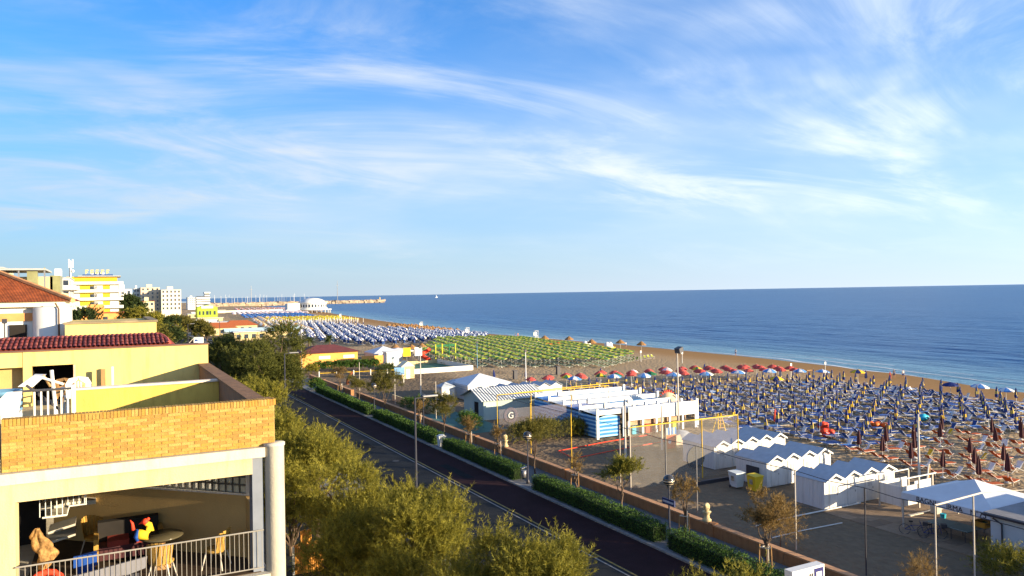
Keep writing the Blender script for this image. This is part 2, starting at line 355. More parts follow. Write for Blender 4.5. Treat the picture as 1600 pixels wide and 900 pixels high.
def sand_material():
    m = bpy.data.materials.new('sand'); m.use_nodes = True; nt = m.node_tree; N = nt.nodes.new; L = nt.links.new
    b = nt.nodes['Principled BSDF']; b.inputs['Roughness'].default_value = .95; b.inputs['Specular IOR Level'].default_value = .03
    g = N('ShaderNodeNewGeometry'); sep = N('ShaderNodeSeparateXYZ'); L(g.outputs['Position'], sep.inputs[0])
    n1 = N('ShaderNodeTexNoise'); n1.inputs['Scale'].default_value = .12; n1.inputs['Detail'].default_value = 6; L(g.outputs['Position'], n1.inputs['Vector'])
    n2 = N('ShaderNodeTexNoise'); n2.inputs['Scale'].default_value = 1.7; n2.inputs['Detail'].default_value = 5; L(g.outputs['Position'], n2.inputs['Vector'])
    r = N('ShaderNodeMapRange'); r.inputs[1].default_value = -.1; r.inputs[2].default_value = -1.15
    ad = N('ShaderNodeMath'); ad.operation = 'MULTIPLY_ADD'; L(n1.outputs[0], ad.inputs[0]); ad.inputs[1].default_value = .6; L(sep.outputs['Z'], ad.inputs[2])
    sb = N('ShaderNodeMath'); sb.operation = 'SUBTRACT'; L(ad.outputs[0], sb.inputs[0]); sb.inputs[1].default_value = .3; L(sb.outputs[0], r.inputs[0])
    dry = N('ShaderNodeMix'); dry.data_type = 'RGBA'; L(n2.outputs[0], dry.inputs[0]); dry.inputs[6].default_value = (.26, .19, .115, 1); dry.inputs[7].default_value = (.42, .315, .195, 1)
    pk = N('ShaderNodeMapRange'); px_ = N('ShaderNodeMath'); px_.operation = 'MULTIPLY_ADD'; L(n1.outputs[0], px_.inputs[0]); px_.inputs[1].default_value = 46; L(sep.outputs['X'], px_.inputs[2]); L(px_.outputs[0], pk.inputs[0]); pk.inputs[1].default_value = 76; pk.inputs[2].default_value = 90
    cs = N('ShaderNodeMix'); cs.data_type = 'RGBA'; L(n2.outputs[0], cs.inputs[0]); cs.inputs[6].default_value = (.115, .088, .060, 1); cs.inputs[7].default_value = (.20, .15, .10, 1)  # greyer packed sand near the wall, with shade darkening put into its colour
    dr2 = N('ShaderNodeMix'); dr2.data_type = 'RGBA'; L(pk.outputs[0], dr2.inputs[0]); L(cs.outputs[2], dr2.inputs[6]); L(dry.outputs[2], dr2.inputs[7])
    wet = N('ShaderNodeMix'); wet.data_type = 'RGBA'; L(n2.outputs[0], wet.inputs[0]); wet.inputs[6].default_value = (.23, .135, .055, 1); wet.inputs[7].default_value = (.31, .185, .085, 1)
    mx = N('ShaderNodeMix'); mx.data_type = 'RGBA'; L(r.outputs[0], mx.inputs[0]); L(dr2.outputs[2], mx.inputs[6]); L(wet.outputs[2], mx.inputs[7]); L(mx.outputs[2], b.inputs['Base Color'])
    # footprints and rake marks: relief
    v = N('ShaderNodeTexVoronoi'); v.inputs['Scale'].default_value = 1.6; L(g.outputs['Position'], v.inputs['Vector'])
    n3 = N('ShaderNodeTexNoise'); n3.inputs['Scale'].default_value = 2.6; n3.inputs['Detail'].default_value = 3; L(g.outputs['Position'], n3.inputs['Vector'])
    a2 = N('ShaderNodeMath'); a2.operation = 'ADD'; L(v.outputs['Distance'], a2.inputs[0]); L(n3.outputs[0], a2.inputs[1])
    bp = N('ShaderNodeBump'); bp.inputs['Distance'].default_value = .13; L(a2.outputs[0], bp.inputs['Height'])
    fl = N('ShaderNodeMapRange'); fl.inputs[1].default_value = -.1; fl.inputs[2].default_value = -1.1; fl.inputs[3].default_value = 1.0; fl.inputs[4].default_value = .12; L(sep.outputs['Z'], fl.inputs[0]); L(fl.outputs[0], bp.inputs['Strength'])
    L(bp.outputs[0], b.inputs['Normal']); return m
def sea_material():
    m = bpy.data.materials.new('sea_water'); m.use_nodes = True; nt = m.node_tree; N = nt.nodes.new; L = nt.links.new
    b = nt.nodes['Principled BSDF']; b.inputs['Roughness'].default_value = .28; b.inputs['IOR'].default_value = 1.33; b.inputs['Specular IOR Level'].default_value = .09
    g = N('ShaderNodeNewGeometry')
    def nz(rot, scl, scale, detail):
        mp = N('ShaderNodeMapping'); L(g.outputs['Position'], mp.inputs[0]); mp.inputs['Rotation'].default_value = (0, 0, R(rot)); mp.inputs['Scale'].default_value = scl
        n = N('ShaderNodeTexNoise'); n.inputs['Scale'].default_value = scale; n.inputs['Detail'].default_value = detail; n.inputs['Roughness'].default_value = .6; L(mp.outputs[0], n.inputs['Vector']); return n
    swell = nz(14, (1, .10, 1), .16, 3); chop = nz(8, (1, .3, 1), .7, 5); patch = nz(10, (1, .2, 1), .010, 5); mid = nz(14, (1, .12, 1), .05, 4)
    # shallow water over sand is greener and paler than deep water
    geo = N('ShaderNodeSeparateXYZ'); L(g.outputs['Position'], geo.inputs[0])
    at = N('ShaderNodeAttribute'); at.attribute_name = 'tint'
    deep = N('ShaderNodeMix'); deep.data_type = 'RGBA'; L(patch.outputs[0], deep.inputs[0]); deep.inputs[6].default_value = (.003, .066, .195, 1); deep.inputs[7].default_value = (.007, .105, .275, 1)
    sh = N('ShaderNodeMix'); sh.data_type = 'RGBA'; L(at.outputs['Fac'], sh.inputs[0]); L(deep.outputs[2], sh.inputs[6]); sh.inputs[7].default_value = (.12, .26, .34, 1)
    L(sh.outputs[2], b.inputs['Base Color'])
    s1 = N('ShaderNodeMath'); s1.operation = 'MULTIPLY_ADD'; L(chop.outputs[0], s1.inputs[0]); s1.inputs[1].default_value = .45; L(swell.outputs[0], s1.inputs[2])
    s2 = N('ShaderNodeMath'); s2.operation = 'MULTIPLY_ADD'; L(mid.outputs[0], s2.inputs[0]); s2.inputs[1].default_value = 1.6; L(s1.outputs[0], s2.inputs[2])
    bp = N('ShaderNodeBump'); bp.inputs['Strength'].default_value = 1.0; bp.inputs['Distance'].default_value = 1.3; L(s2.outputs[0], bp.inputs['Height']); L(bp.outputs[0], b.inputs['Normal'])
    return m
ys = [-600, -300, -100, -40, 0, 20, 40, 60, 80, 100, 120, 140, 170, 200, 250, 300, 360, 430, 520, 620, 740, 860, 1000, 1200, 1500, 2000, 2600, 3200]
# inland ground
grid('ground', [-6000, -800, -200, -60, 0, 10, 18.5], [-600] + ys[2:] , lambda x, y: -.02, EARTH, False)
# beach: columns run from the promenade wall to below the waterline
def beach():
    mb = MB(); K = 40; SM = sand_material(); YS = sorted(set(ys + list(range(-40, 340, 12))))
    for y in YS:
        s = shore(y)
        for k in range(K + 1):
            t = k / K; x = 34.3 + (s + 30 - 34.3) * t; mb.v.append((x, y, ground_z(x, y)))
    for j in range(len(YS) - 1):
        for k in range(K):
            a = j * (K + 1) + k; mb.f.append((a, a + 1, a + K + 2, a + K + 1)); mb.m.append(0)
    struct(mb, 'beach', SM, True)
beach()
def sea():
    # near the beach the swell is real relief; farther out a flat sheet with rippled normals. tint marks the shallows
    rng = np.random.default_rng(5); SMAT = sea_material()
    YS = np.concatenate([np.arange(30, 420, 3.0), np.arange(420, 900, 8.0)]); OF = np.concatenate([np.arange(-14, 120, .8), np.arange(120, 330, 2.0)])
    yy, oo = np.meshgrid(YS, OF, indexing='ij'); sx = np.array([shore(y) for y in YS])[:, None]; X = sx + oo
    zz = np.zeros_like(X)
    for k in range(26):
        lam = rng.uniform(3.0, 13.0); th = rng.normal(scale=.22) + .2; kk = 2 * math.pi / lam; amp = .0085 * lam * rng.uniform(.4, 1.0) * (.55 if lam < 5 else .8)
        u = X * math.cos(th) - yy * math.sin(th); env = .55 + .45 * np.sin(yy * rng.uniform(.01, .05) + oo * rng.uniform(.005, .03) + rng.uniform(0, 6))
        ph = kk * u + rng.uniform(0, 6.28); zz += amp * env * (np.sin(ph) + .25 * np.cos(2 * ph))
    fade = np.clip((oo + 4) / 30, .12, 1) * np.clip((328 - oo) / 60, 0, 1) * np.clip((yy - 30) / 30, 0, 1) * np.clip((890 - yy) / 200, 0, 1)
    Z = SEA + zz * fade * .55
    V = np.stack([X, yy, Z], axis=2).reshape(-1, 3); n = len(OF); m = len(YS)
    jj, ii = np.meshgrid(np.arange(m - 1), np.arange(n - 1), indexing='ij'); a = (jj * n + ii).ravel()
    F = np.stack([a, a + 1, a + n + 1, a + n], axis=1)
    me = bpy.data.meshes.new('sea'); me.from_pydata(V.tolist(), [], F.tolist()); me.materials.append(SMAT); me.polygons.foreach_set('use_smooth', [True] * len(F))
    at = me.attributes.new('tint', 'FLOAT', 'POINT'); at.data.foreach_set('value', (np.clip(1 - np.maximum(oo, 0) / 46, 0, 1) ** 1.4).ravel().astype(np.float32))
    o = bpy.data.objects.new('sea', me); COL.objects.link(o); tag(o, kind='structure')
    # open sea: round the near sheet
    mb = MB(); far = 70000; ye = 890.0
    ysn = [y for y in YS if y <= ye]
    def strip(P): mb.add([(x, y, SEA) for x, y in P], [tuple(range(len(P)))])
    for y0, y1 in zip(YS, YS[1:]): strip([(shore(y0) + 328, y0), (far, y0), (far, y1), (shore(y1) + 328, y1)])
    Y2 = [float(YS[-1])] + [y for y in (1000, 1200, 1500, 2000, 2600, 3200, 4500, 8000, 20000, 60000)]
    for y0, y1 in zip(Y2, Y2[1:]): strip([(shore(y0) - 14, y0), (far, y0), (far, y1), (shore(y1) - 14, y1)])
    Y3 = [-3000, -600, -300, -100, -40, 0, 30]
    for y0, y1 in zip(Y3, Y3[1:]): strip([(shore(y0) - 14, y0), (far, y0), (far, y1), (shore(y1) - 14, y1)])
    struct(mb, 'open_sea', SMAT)
sea()
FOAM = mat('foam', (.62, .64, .66), .9, .15, 2)
def foam_line(name, label, off, w, y0, y1, seed):
    rnd = random.Random(seed); mb = MB(); y = y0; ph = rnd.uniform(0, 9)
    pts = []
    while y < y1:
        o = off + .8 * math.sin(y * .09 + ph) + .5 * math.sin(y * .31 + 2 * ph); ww = max(.05, w * (.6 + .6 * math.sin(y * .05 + ph) + rnd.uniform(-.3, .3)))
        pts.append((shore(y) + o, y, ww)); y += 2.2
    for (a, b, c), (d, e, f) in zip(pts, pts[1:]):
        mb.add([(a, b, SEA + .03), (a + c, b, SEA + .03), (d + f, e, SEA + .03), (d, e, SEA + .03)], [(0, 1, 2, 3)])
    tag(mb.build(name, FOAM), label, 'foam', kind='stuff')
foam_line('foam', 'thin white foam edge of the water along the sand', -.6, .9, 20, 560, 1)
foam_line('foam', 'broken line of white foam just off the waterline', 5.5, .5, 30, 330, 2)
foam_line('foam', 'second broken foam line farther off the waterline', 11.0, .35, 40, 260, 3)

# road, markings, kerbs, promenade
Y0, Y1 = -60, 620
struct(MB().box(18.5, 26.2, Y0, Y1, -.3, .0), 'road', ASPH)
struct(MB().box(26.2, 29.75, Y0, Y1, -.3, .004), 'cycle_lane', REDASPH)
struct(MB().box(25.98, 26.10, Y0, Y1, .0, .006), 'road_edge_line', PAINT_Y)
struct(MB().box(25.62, 25.72, Y0, Y1, .0, .006), 'road_edge_line', PAINT_W)
kr = tag(bpy.data.objects.new('kerb', None), kind='structure'); COL.objects.link(kr)
km = MB().box(-.12, .12, .01, .99, -.1, .13).mesh('kerb_stone', KERB)
for i in range(120): link('kerb_stone', km, kr, (29.87, 26 + i, 0))
part(MB().box(29.75, 29.99, 146, Y1, -.1, .13), 'kerb_run', KERB, kr); part(MB().box(29.75, 29.99, Y0, 26, -.1, .13), 'kerb_run', KERB, kr)
struct(MB().box(29.99, 34.1, Y0, Y1, -.1, .12), 'promenade', PAVE)
struct(MB().box(18.2, 18.5, Y0, Y1, -.1, .13), 'kerb_far_side', KERB)
struct(MB().box(15.2, 18.2, Y0, Y1, -.1, .12), 'pavement', PAVE)
struct(MB().box(6.0, 15.2, Y0, 130, -.1, .06), 'parking_yard', ASPH)
# promenade wall: rendered blocks with coping
def prom_wall():
    for (a, b, lab) in ((20, 118, 'low orange rendered wall with coping between promenade and beach'), (121, 150, 'low orange wall beyond the beach entrance by the round bush')):
        t = thing('promenade_wall', lab, 'wall', (34.3, a, 0))
        y = a
        while y < b:
            e = min(b, y + 6.0)
            part(MB().box(34.12, 34.46, y + .012, e - .012, 0, .82), 'wall_block', WALLO, t)
            part(MB().box(34.07, 34.51, y + .008, e - .008, .82, .91), 'coping', mat('wall_coping', (.46, .25, .13), .9, .15, 2, .2, 20), t)
            y = e
        y = a
        while y <= b:
            part(MB().box(34.04, 34.54, y - .2, y + .2, 0, .965), 'pier', WALLO, t); y += 18
prom_wall()

# ironwork and repairs in the carriageway
for k, (x, y) in enumerate(((23.4, 47), (24.3, 71), (22.8, 96))):
    single(MB().lathe([(0, .012), (.30, .012), (.33, .006), (.33, .0)], (x, y, 0), 16), 'manhole_cover', mat('cast_iron', (.05, .045, .04), .6, .3, 8), 'round manhole cover in the %s carriageway' % ['near', 'middle', 'far'][k], 'manhole', (x, y, 0), 'manhole covers')
for k, (x0, x1, y0, y1) in enumerate(((20.6, 22.0, 58, 66), (23.2, 24.6, 78, 81), (21.5, 25.0, 41, 42.2), (27.1, 28.0, 61, 67))):
    struct(MB().box(x0, x1, y0, y1, -.05, .0085), 'road_patch', mat('asphalt_patch', (.014, .015, .017), .9, .3, 2, spec=.05))

# ================================================================== neighbouring building with brick roof terrace and loggia
def neighbour():
    FY = 18.0
    t = thing('apartment_building', 'yellow building with ochre brick roof terrace and open loggia, nearest at left', 'building', (0.7, 24, 0))
    # --- body
    part(MB().box(-9, 3.0, 23.2, 31.4, 0, 9.6).box(-9, 3.0, 18.35, 23.2, 0, 9.55), 'wall', CREAM, t)
    part(MB().box(-9, 3.12, 17.75, 31.4, 9.56, 9.84), 'balcony_slab', CONC, t)
    part(MB().box(-9, 3.05, 18.1, 31.4, 12.1, 12.36), 'roof_slab', CREAM, t)
    part(MB().box(-1.67, 2.95, 17.95, 23.0, 9.841, 9.86), 'floor_shade_sheet', mat('loggia_floor_shade', (.055, .036, .024), .7, .25, 4), t)  # thin dark sheet: the loggia's shade put into the floor colour
    # --- brick parapet
    bp = part(MB().box(-1.9, 3.30, 18.03, 18.28, 12.64, 13.62), 'brick_parapet', MORTAR, t)
    rnd = random.Random(3)
    meshes = [[MB().box(0, w, -.005, .02, 0, .0575).mesh('brick', m) for m in BRICK] for w in (.25, .122)]
    cm = [MB().box(0, .056, -.014, .27, 0, .135).mesh('coping_brick', m) for m in BRICK]
    for r in range(14):
        z = 12.645 + r * .0645; x = -1.9 if r % 2 == 0 else -1.9 + .13
        if r % 2: link('brick', rnd.choice(meshes[1]), bp, (-1.9 - .7, 18.015 - 24, z))
        while x < 3.30:
            w = 0 if x + .25 <= 3.325 else 1
            if x + .122 > 3.33: break
            link('brick', rnd.choice(meshes[w]), bp, (x - .7, 18.015 - 24 + rnd.uniform(-.003, .003), z)); x += .26
    x = -1.9
    while x < 3.29: link('coping_brick', rnd.choice(cm), bp, (x - .7, 18.015 - 24 + rnd.uniform(-.004, .004), 13.55 + rnd.uniform(-.003, .003))); x += .0655
    # right-hand parapet along the street, brown inside, weathered coping
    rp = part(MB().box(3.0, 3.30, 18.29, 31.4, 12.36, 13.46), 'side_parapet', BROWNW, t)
    y = 18.3
    while y < 31.3:
        part(MB().box(2.95, 3.36, y, min(31.38, y + .6) - .01, 13.46 + (.1 if y < 18.4 else 0), 13.53 + (.1 if y < 18.4 else 0)), 'coping', COPING, rp, root=t); y += .6
    # bands under the brick
    part(MB().box(-2.2, 3.06, 17.86, 18.3, 12.42, 12.635), 'cornice_band', CONC, t)
    part(MB().box(-1.72, 2.79, 17.95, 18.25, 12.05, 12.42), 'beam', CREAM, t)
    part(MB().box(2.79, 3.02, 17.97, 18.4, 9.84, 12.42), 'beam_end', mat('blue_grey_paint', (.16, .18, .22), .8, .1, 2), t)
    part(MB().lathe([(.0, 0), (.215, 0), (.215, 12.62), (.235, 12.64), (.235, 12.70), (0, 12.70)], (3.28, 18.0, 0), 28), 'column', CONC, t, True)
    part(MB().box(-2.9, -1.68, 17.9, 18.6, 9.84, 12.42).box(-2.9, -1.915, 18.05, 18.5, 12.42, 12.9), 'pillar', CREAM, t)
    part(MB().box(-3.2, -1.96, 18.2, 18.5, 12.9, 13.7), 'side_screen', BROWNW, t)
    # --- loggia: diagonal back wall with a band of glass blocks
    a, b = Vector((2.9, 18.95, 0)), Vector((-1.35, 23.15, 0)); dr = (b - a).normalized(); nr = Vector((-dr.y, dr.x, 0))
    Lw = (b - a).length
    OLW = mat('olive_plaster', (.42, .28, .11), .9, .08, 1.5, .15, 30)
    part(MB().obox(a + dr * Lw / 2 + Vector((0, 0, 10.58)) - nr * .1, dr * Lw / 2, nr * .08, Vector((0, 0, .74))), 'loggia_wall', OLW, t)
    gs = part(MB().obox(a + dr * Lw / 2 + Vector((0, 0, 11.345)) - nr * .1, dr * Lw / 2, nr * .11, Vector((0, 0, .02))), 'glass_block_sill', GREYC, t)
    GB = netmat('glass_block', (.80, .74, .55), .34)
    gm = MB().box(-.086, .086, -.045, .045, -.086, .086)
    gm.box(-.062, .062, -.055, .055, -.062, .062)
    gme = gm.mesh('glass_block', GB); ang = math.atan2(dr.y, dr.x)
    part(MB().obox(a + dr * .08 + Vector((0, 0, 11.7)) - nr * .1, dr * .05, nr * .1, Vector((0, 0, .36))), 'glass_block_jamb', GREYC, t)
    nb = int((Lw - .2) / .195)
    bars = MB()
    for i in range(nb):
        for k in range(4):
            if k == 3 and i > 6: continue
            p = a + dr * (.24 + i * .195) - nr * .1
            link('glass_block', gme, t, (p.x - .7, p.y - 24, 11.462 + k * .19), ang)
    for k in range(4): bars.obox(a + dr * Lw / 2 + Vector((0, 0, 11.557 + k * .19)) - nr * .1, dr * Lw / 2, nr * .07, Vector((0, 0, .013)))
    for i in range(nb + 1): bars.obox(a + dr * (.142 + i * .195) + Vector((0, 0, 11.72)) - nr * .1, dr * .013, nr * .066, Vector((0, 0, .36)))
    part(bars, 'glass_block_joint', mat('joint_mortar', (.10, .09, .075), .9, .1, 4), t)
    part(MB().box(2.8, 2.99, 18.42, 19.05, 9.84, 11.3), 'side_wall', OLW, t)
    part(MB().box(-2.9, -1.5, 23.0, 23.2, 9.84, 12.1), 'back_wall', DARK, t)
    part(MB().box(-1.4, 2.9, 25.6, 25.75, 9.84, 12.09), 'added_backing_wall', WHITE, t)  # added wall that catches the sun so the glass blocks look bright
    # --- stair with white stepped railing at the loggia's left end
    st = part(MB().box(-1.55, -.35, 21.95, 22.9, 10.9, 11.0), 'stair', CONC, t)
    steps = [(-1.30 + i * .30, 10.95 + i * .26) for i in range(5)]
    for (x, z) in steps:
        part(MB().box(x, x + .34, 21.25, 22.1, z - .09, z - .035), 'tread', CONC, st, root=t)
    sr = part(MB().tube([(-1.45, 21.2, 10.9), (-.95, 21.2, 10.9), (-.9, 21.2, 11.1), (-.55, 21.2, 11.1), (-.55, 21.2, 11.4), (-.2, 21.2, 11.4), (-.2, 21.2, 11.62), (.05, 21.2, 11.65)], .022, 6), 'stair_rail', WHITE, st, root=t)
    for i in range(12):
        x = -1.5 + i * .115; z0 = 10.92 if x < -.93 else 11.12 if x < -.56 else 11.42
        part(MB().tube([(x, 21.2, z0), (x, 21.2, 12.09)], .011, 5), 'baluster', WHITE, st, root=t)
    for k, z in enumerate((10.62, 10.38)):
        part(MB().obox((-1.05, 21.4, z), (.28, 0, .06), (0, .35, 0), (0, 0, .025)), 'tread', CONC, st, root=t)
    # --- front railing
    RAILM = mat('railing_paint', (.24, .225, .20), .5, .1, 3)
    rl = part(MB().tube([(-1.68, 17.86, 10.80), (3.0, 17.86, 10.80)], .017, 6).tube([(-1.68, 17.86, 9.97), (3.0, 17.86, 9.97)], .014, 6), 'railing', RAILM, t)
    bm = MB().tube([(0, 0, 0), (0, 0, .83)], .007, 5).mesh('baluster', RAILM)
    for i in range(48): link('baluster', bm, rl, (-1.62 + i * .0975 - .7, 17.86 - 24, 9.97))
    # --- roof terrace: partition, back wall with dark opening, coping
    part(MB().box(-1.0, 2.99, 25.4, 25.56, 12.36, 13.42), 'partition_wall', YELLOW, t)
    part(MB().box(-1.06, 3.0, 25.33, 25.63, 13.42, 13.48), 'partition_coping', mat('pale_coping', (.62, .52, .42), .8, .1, 2), t)
    bw = MB().box(-1.14, 3.33, 31.4, 31.62, 12.36, 14.24).box(-2.4, -1.14, 31.4, 31.62, 13.74, 14.24).box(-2.66, -2.4, 31.38, 31.62, 12.36, 14.24).box(-6, -2.66, 31.4, 31.62, 13.72, 14.24)
    part(bw, 'terrace_wall', PALEYEL, t)
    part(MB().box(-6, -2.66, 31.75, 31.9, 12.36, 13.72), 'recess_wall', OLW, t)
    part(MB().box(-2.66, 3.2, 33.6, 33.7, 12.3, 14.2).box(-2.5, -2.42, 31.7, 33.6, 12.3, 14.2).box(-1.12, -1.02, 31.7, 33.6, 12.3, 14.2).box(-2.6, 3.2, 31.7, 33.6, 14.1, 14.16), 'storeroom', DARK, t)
    part(MB().box(-1.145, -1.08, 31.34, 31.40, 12.36, 13.72), 'door_jamb', mat('pale_wood', (.50, .36, .26), .7, .2, 4), t)
    part(MB().box(-6, 3.37, 31.36, 31.66, 14.24, 14.29), 'wall_flashing', mat('brown_flashing', (.13, .07, .05), .6, .2, 3), t)
    # --- strip of red pantiles behind the wall
    rf = part(MB().add([(-6.2, 31.62, 14.29), (2.2, 31.62, 14.29), (1.9, 33.0, 14.62), (-6.2, 33.0, 14.62)], [(0, 1, 2, 3)]), 'tiled_roof', TILE, t)
    tm = MB(); n = 6
    for j, (y, z) in enumerate(((0, 0), (.42, .10))):
        for k in range(n + 1):
            q = math.pi * k / n; sc = 1 if j == 0 else .86
            tm.v.append((-.07 * sc * math.cos(q), y, z + .065 * sc * math.sin(q) + (0.02 if j == 0 else 0)))
    for k in range(n): tm.f.append((k, k + 1, k + n + 2, k + n + 1)); tm.m.append(0)
    tme = [tm.mesh('roof_tile', mat('roof_tile_%s' % nm, c, .75, .25, 7, .2, 30)) for nm, c in (('red', (.20, .042, .036)), ('dark', (.14, .030, .028)), ('dusty', (.24, .066, .052)))]
    cnt = 0
    for r in range(4):
        x = -4.3
        while x < 2.05 - r * .1 and cnt < 300:
            link('roof_tile', rnd.choice(tme), rf, (x - .7 + rnd.uniform(-.006, .006), 31.6 - 24 + r * .36, 14.30 + r * .085)); x += .152; cnt += 1
    part(MB().tube([(-4.4, 33.05, 14.60), (1.75, 33.05, 14.60)], .09, 8), 'ridge_tile', TILE, rf, root=t)
    part(MB().tube([(1.98, 31.7, 14.33), (1.95, 32.3, 14.45), (1.75, 33.05, 14.60)], .09, 8), 'verge_tile', TILE, rf, root=t)
    return t
neighbour()

# --- things on the roof terrace and in the loggia
def plastic_chair(loc, rz, label, m=WHITE, sc=1.0):
    t = thing('garden_chair', label, 'chair', loc, rz); t.scale = (sc,) * 3
    BASES[t.name] = (0, 0, 0)
    part(MB().box(-.24, .24, -.24, .22, .41, .44), 'seat', m, t)
    back = MB(); n = 8
    pts = [(-.25, .44), (.25, .44), (.27, .75), (.20, .88), (.0, .92), (-.20, .88), (-.27, .75)]
    hole = [(-.10, .52), (.10, .52), (.13, .72), (.0, .82), (-.13, .72)]
    for side in (-1, 1):                        # back built as a frame round an opening
        back.extr([(side * .25, .22, .44), (side * .13, .22, .46), (side * .15, .25, .74), (side * .02, .27, .84), (side * .0, .28, .92), (side * .2, .27, .88), (side * .27, .25, .75)], (0, .025, 0))
    back.box(-.13, .13, .22, .245, .44, .50)
    for x in (-.06, 0, .06): back.box(x - .015, x + .015, .235, .255, .5, .8)
    part(back, 'backrest', m, t)
    for sx in (-1, 1):
        part(MB().box(sx * .27 - .03, sx * .27 + .03, -.24, .26, .62, .65), 'armrest', m, t)
        for sy in (-1, 1): part(MB().tube([(sx * .21, sy * .2, .42), (sx * .26, sy * .25, 0)], .024, 6), 'leg', m, t)
        part(MB().tube([(sx * .26, -.22, .42), (sx * .27, -.22, .63)], .02, 6), 'arm_post', m, t)
    return t
plastic_chair((-.95, 28.3, 12.36), R(190), 'white plastic garden chair behind the yellow partition wall', WHITE, 1.35)
plastic_chair((-1.22, 29.6, 12.36), R(160), 'tan wooden chair beside the dark doorway on the terrace', WOOD, 1.2)
single(MB().box(-.28, -.14, 30.9, 30.96, 12.36, 13.55), 'leaning_board', WOOD, 'brown board leaning on the yellow terrace wall', 'board', (-.2, 30.9, 12.36))
single(MB().box(.05, .12, 30.9, 31.0, 12.36, 13.62), 'leaning_post', WHITE, 'narrow white post leaning on the yellow terrace wall', 'post', (.08, 30.9, 12.36))
def clutter():
    t = thing('clothes_rack', 'white slatted folding rack standing behind the brick parapet', 'rack', (-1.2, 20.2, 12.36))
    for i in range(6):
        x = -1.52 + i * .13; part(MB().box(x, x + .035, 20.2, 20.24, 12.36, 13.98), 'slat', WHITE, t)
    part(MB().box(-1.9, -.72, 20.16, 20.28, 13.98, 14.02), 'rail', DARKM, t)
    part(MB().box(-.78, -.70, 20.15, 20.3, 12.36, 14.08), 'post', WHITE, t)
    part(MB().obox((-1.35, 20.35, 13.82), (.32, 0, -.3), (0, .02, 0), (.02, 0, .02)), 'brace', DARKM, t)
    t = thing('folded_table', 'white folded table tilted on top of the slatted rack', 'table', (-1.4, 20.6, 14.0))
    part(MB().extr([(-1.85, 20.6, 14.07), (-1.55, 20.6, 14.05), (-1.32, 20.6, 14.28), (-1.55, 20.6, 14.30)], (0, .5, 0)), 'top', WHITE, t)
    part(MB().tube([(-1.4, 20.65, 14.25), (-.95, 20.65, 14.06)], .03, 6), 'leg', WHITE, t)
    part(MB().tube([(-1.36, 20.7, 14.3), (-1.22, 20.7, 14.02)], .03, 6), 'leg', WOOD, t)
    t = thing('white_chest', 'white slanted lid chest at the left end of the brick parapet', 'chest', (-1.9, 19.5, 12.36))
    part(MB().box(-2.3, -1.72, 19.3, 20.0, 12.36, 13.62), 'body', WHITE, t)
    part(MB().extr([(-2.35, 19.25, 13.62), (-1.72, 19.25, 13.62), (-1.72, 20.05, 13.98), (-2.0, 20.05, 13.98)], (0, 0, .04)), 'lid', WHITE, t)
    single(MB().tube([(-1.28, 24.6, 12.36), (-1.42, 24.6, 14.1)], .05, 6), 'white_plank', WHITE, 'white plank upright in front of the dark terrace doorway', 'plank', (-1.3, 24.6, 12.36))
    t = thing('stacked_chairs', 'stack of blue plastic chairs at the left edge of the terrace', 'chairs', (-2.5, 24, 12.36))
    for k in range(5):
        z = 12.9 + k * .16
        part(MB().lathe([(0, 0), (.36, .0), (.44, .06), (.45, .14), (.40, .14), (.36, .06), (0, .05)], (-2.50, 24, z), 16), 'chair_shell', mat('blue_plastic', (.10, .22, .34), .5, .1, 3), t, True)
    part(MB().tube([(-2.7, 23.8, 12.36), (-2.6, 23.85, 13.0)], .03, 6).tube([(-2.2, 23.8, 12.36), (-2.3, 23.85, 13.0)], .03, 6), 'leg', METAL, t)
clutter()
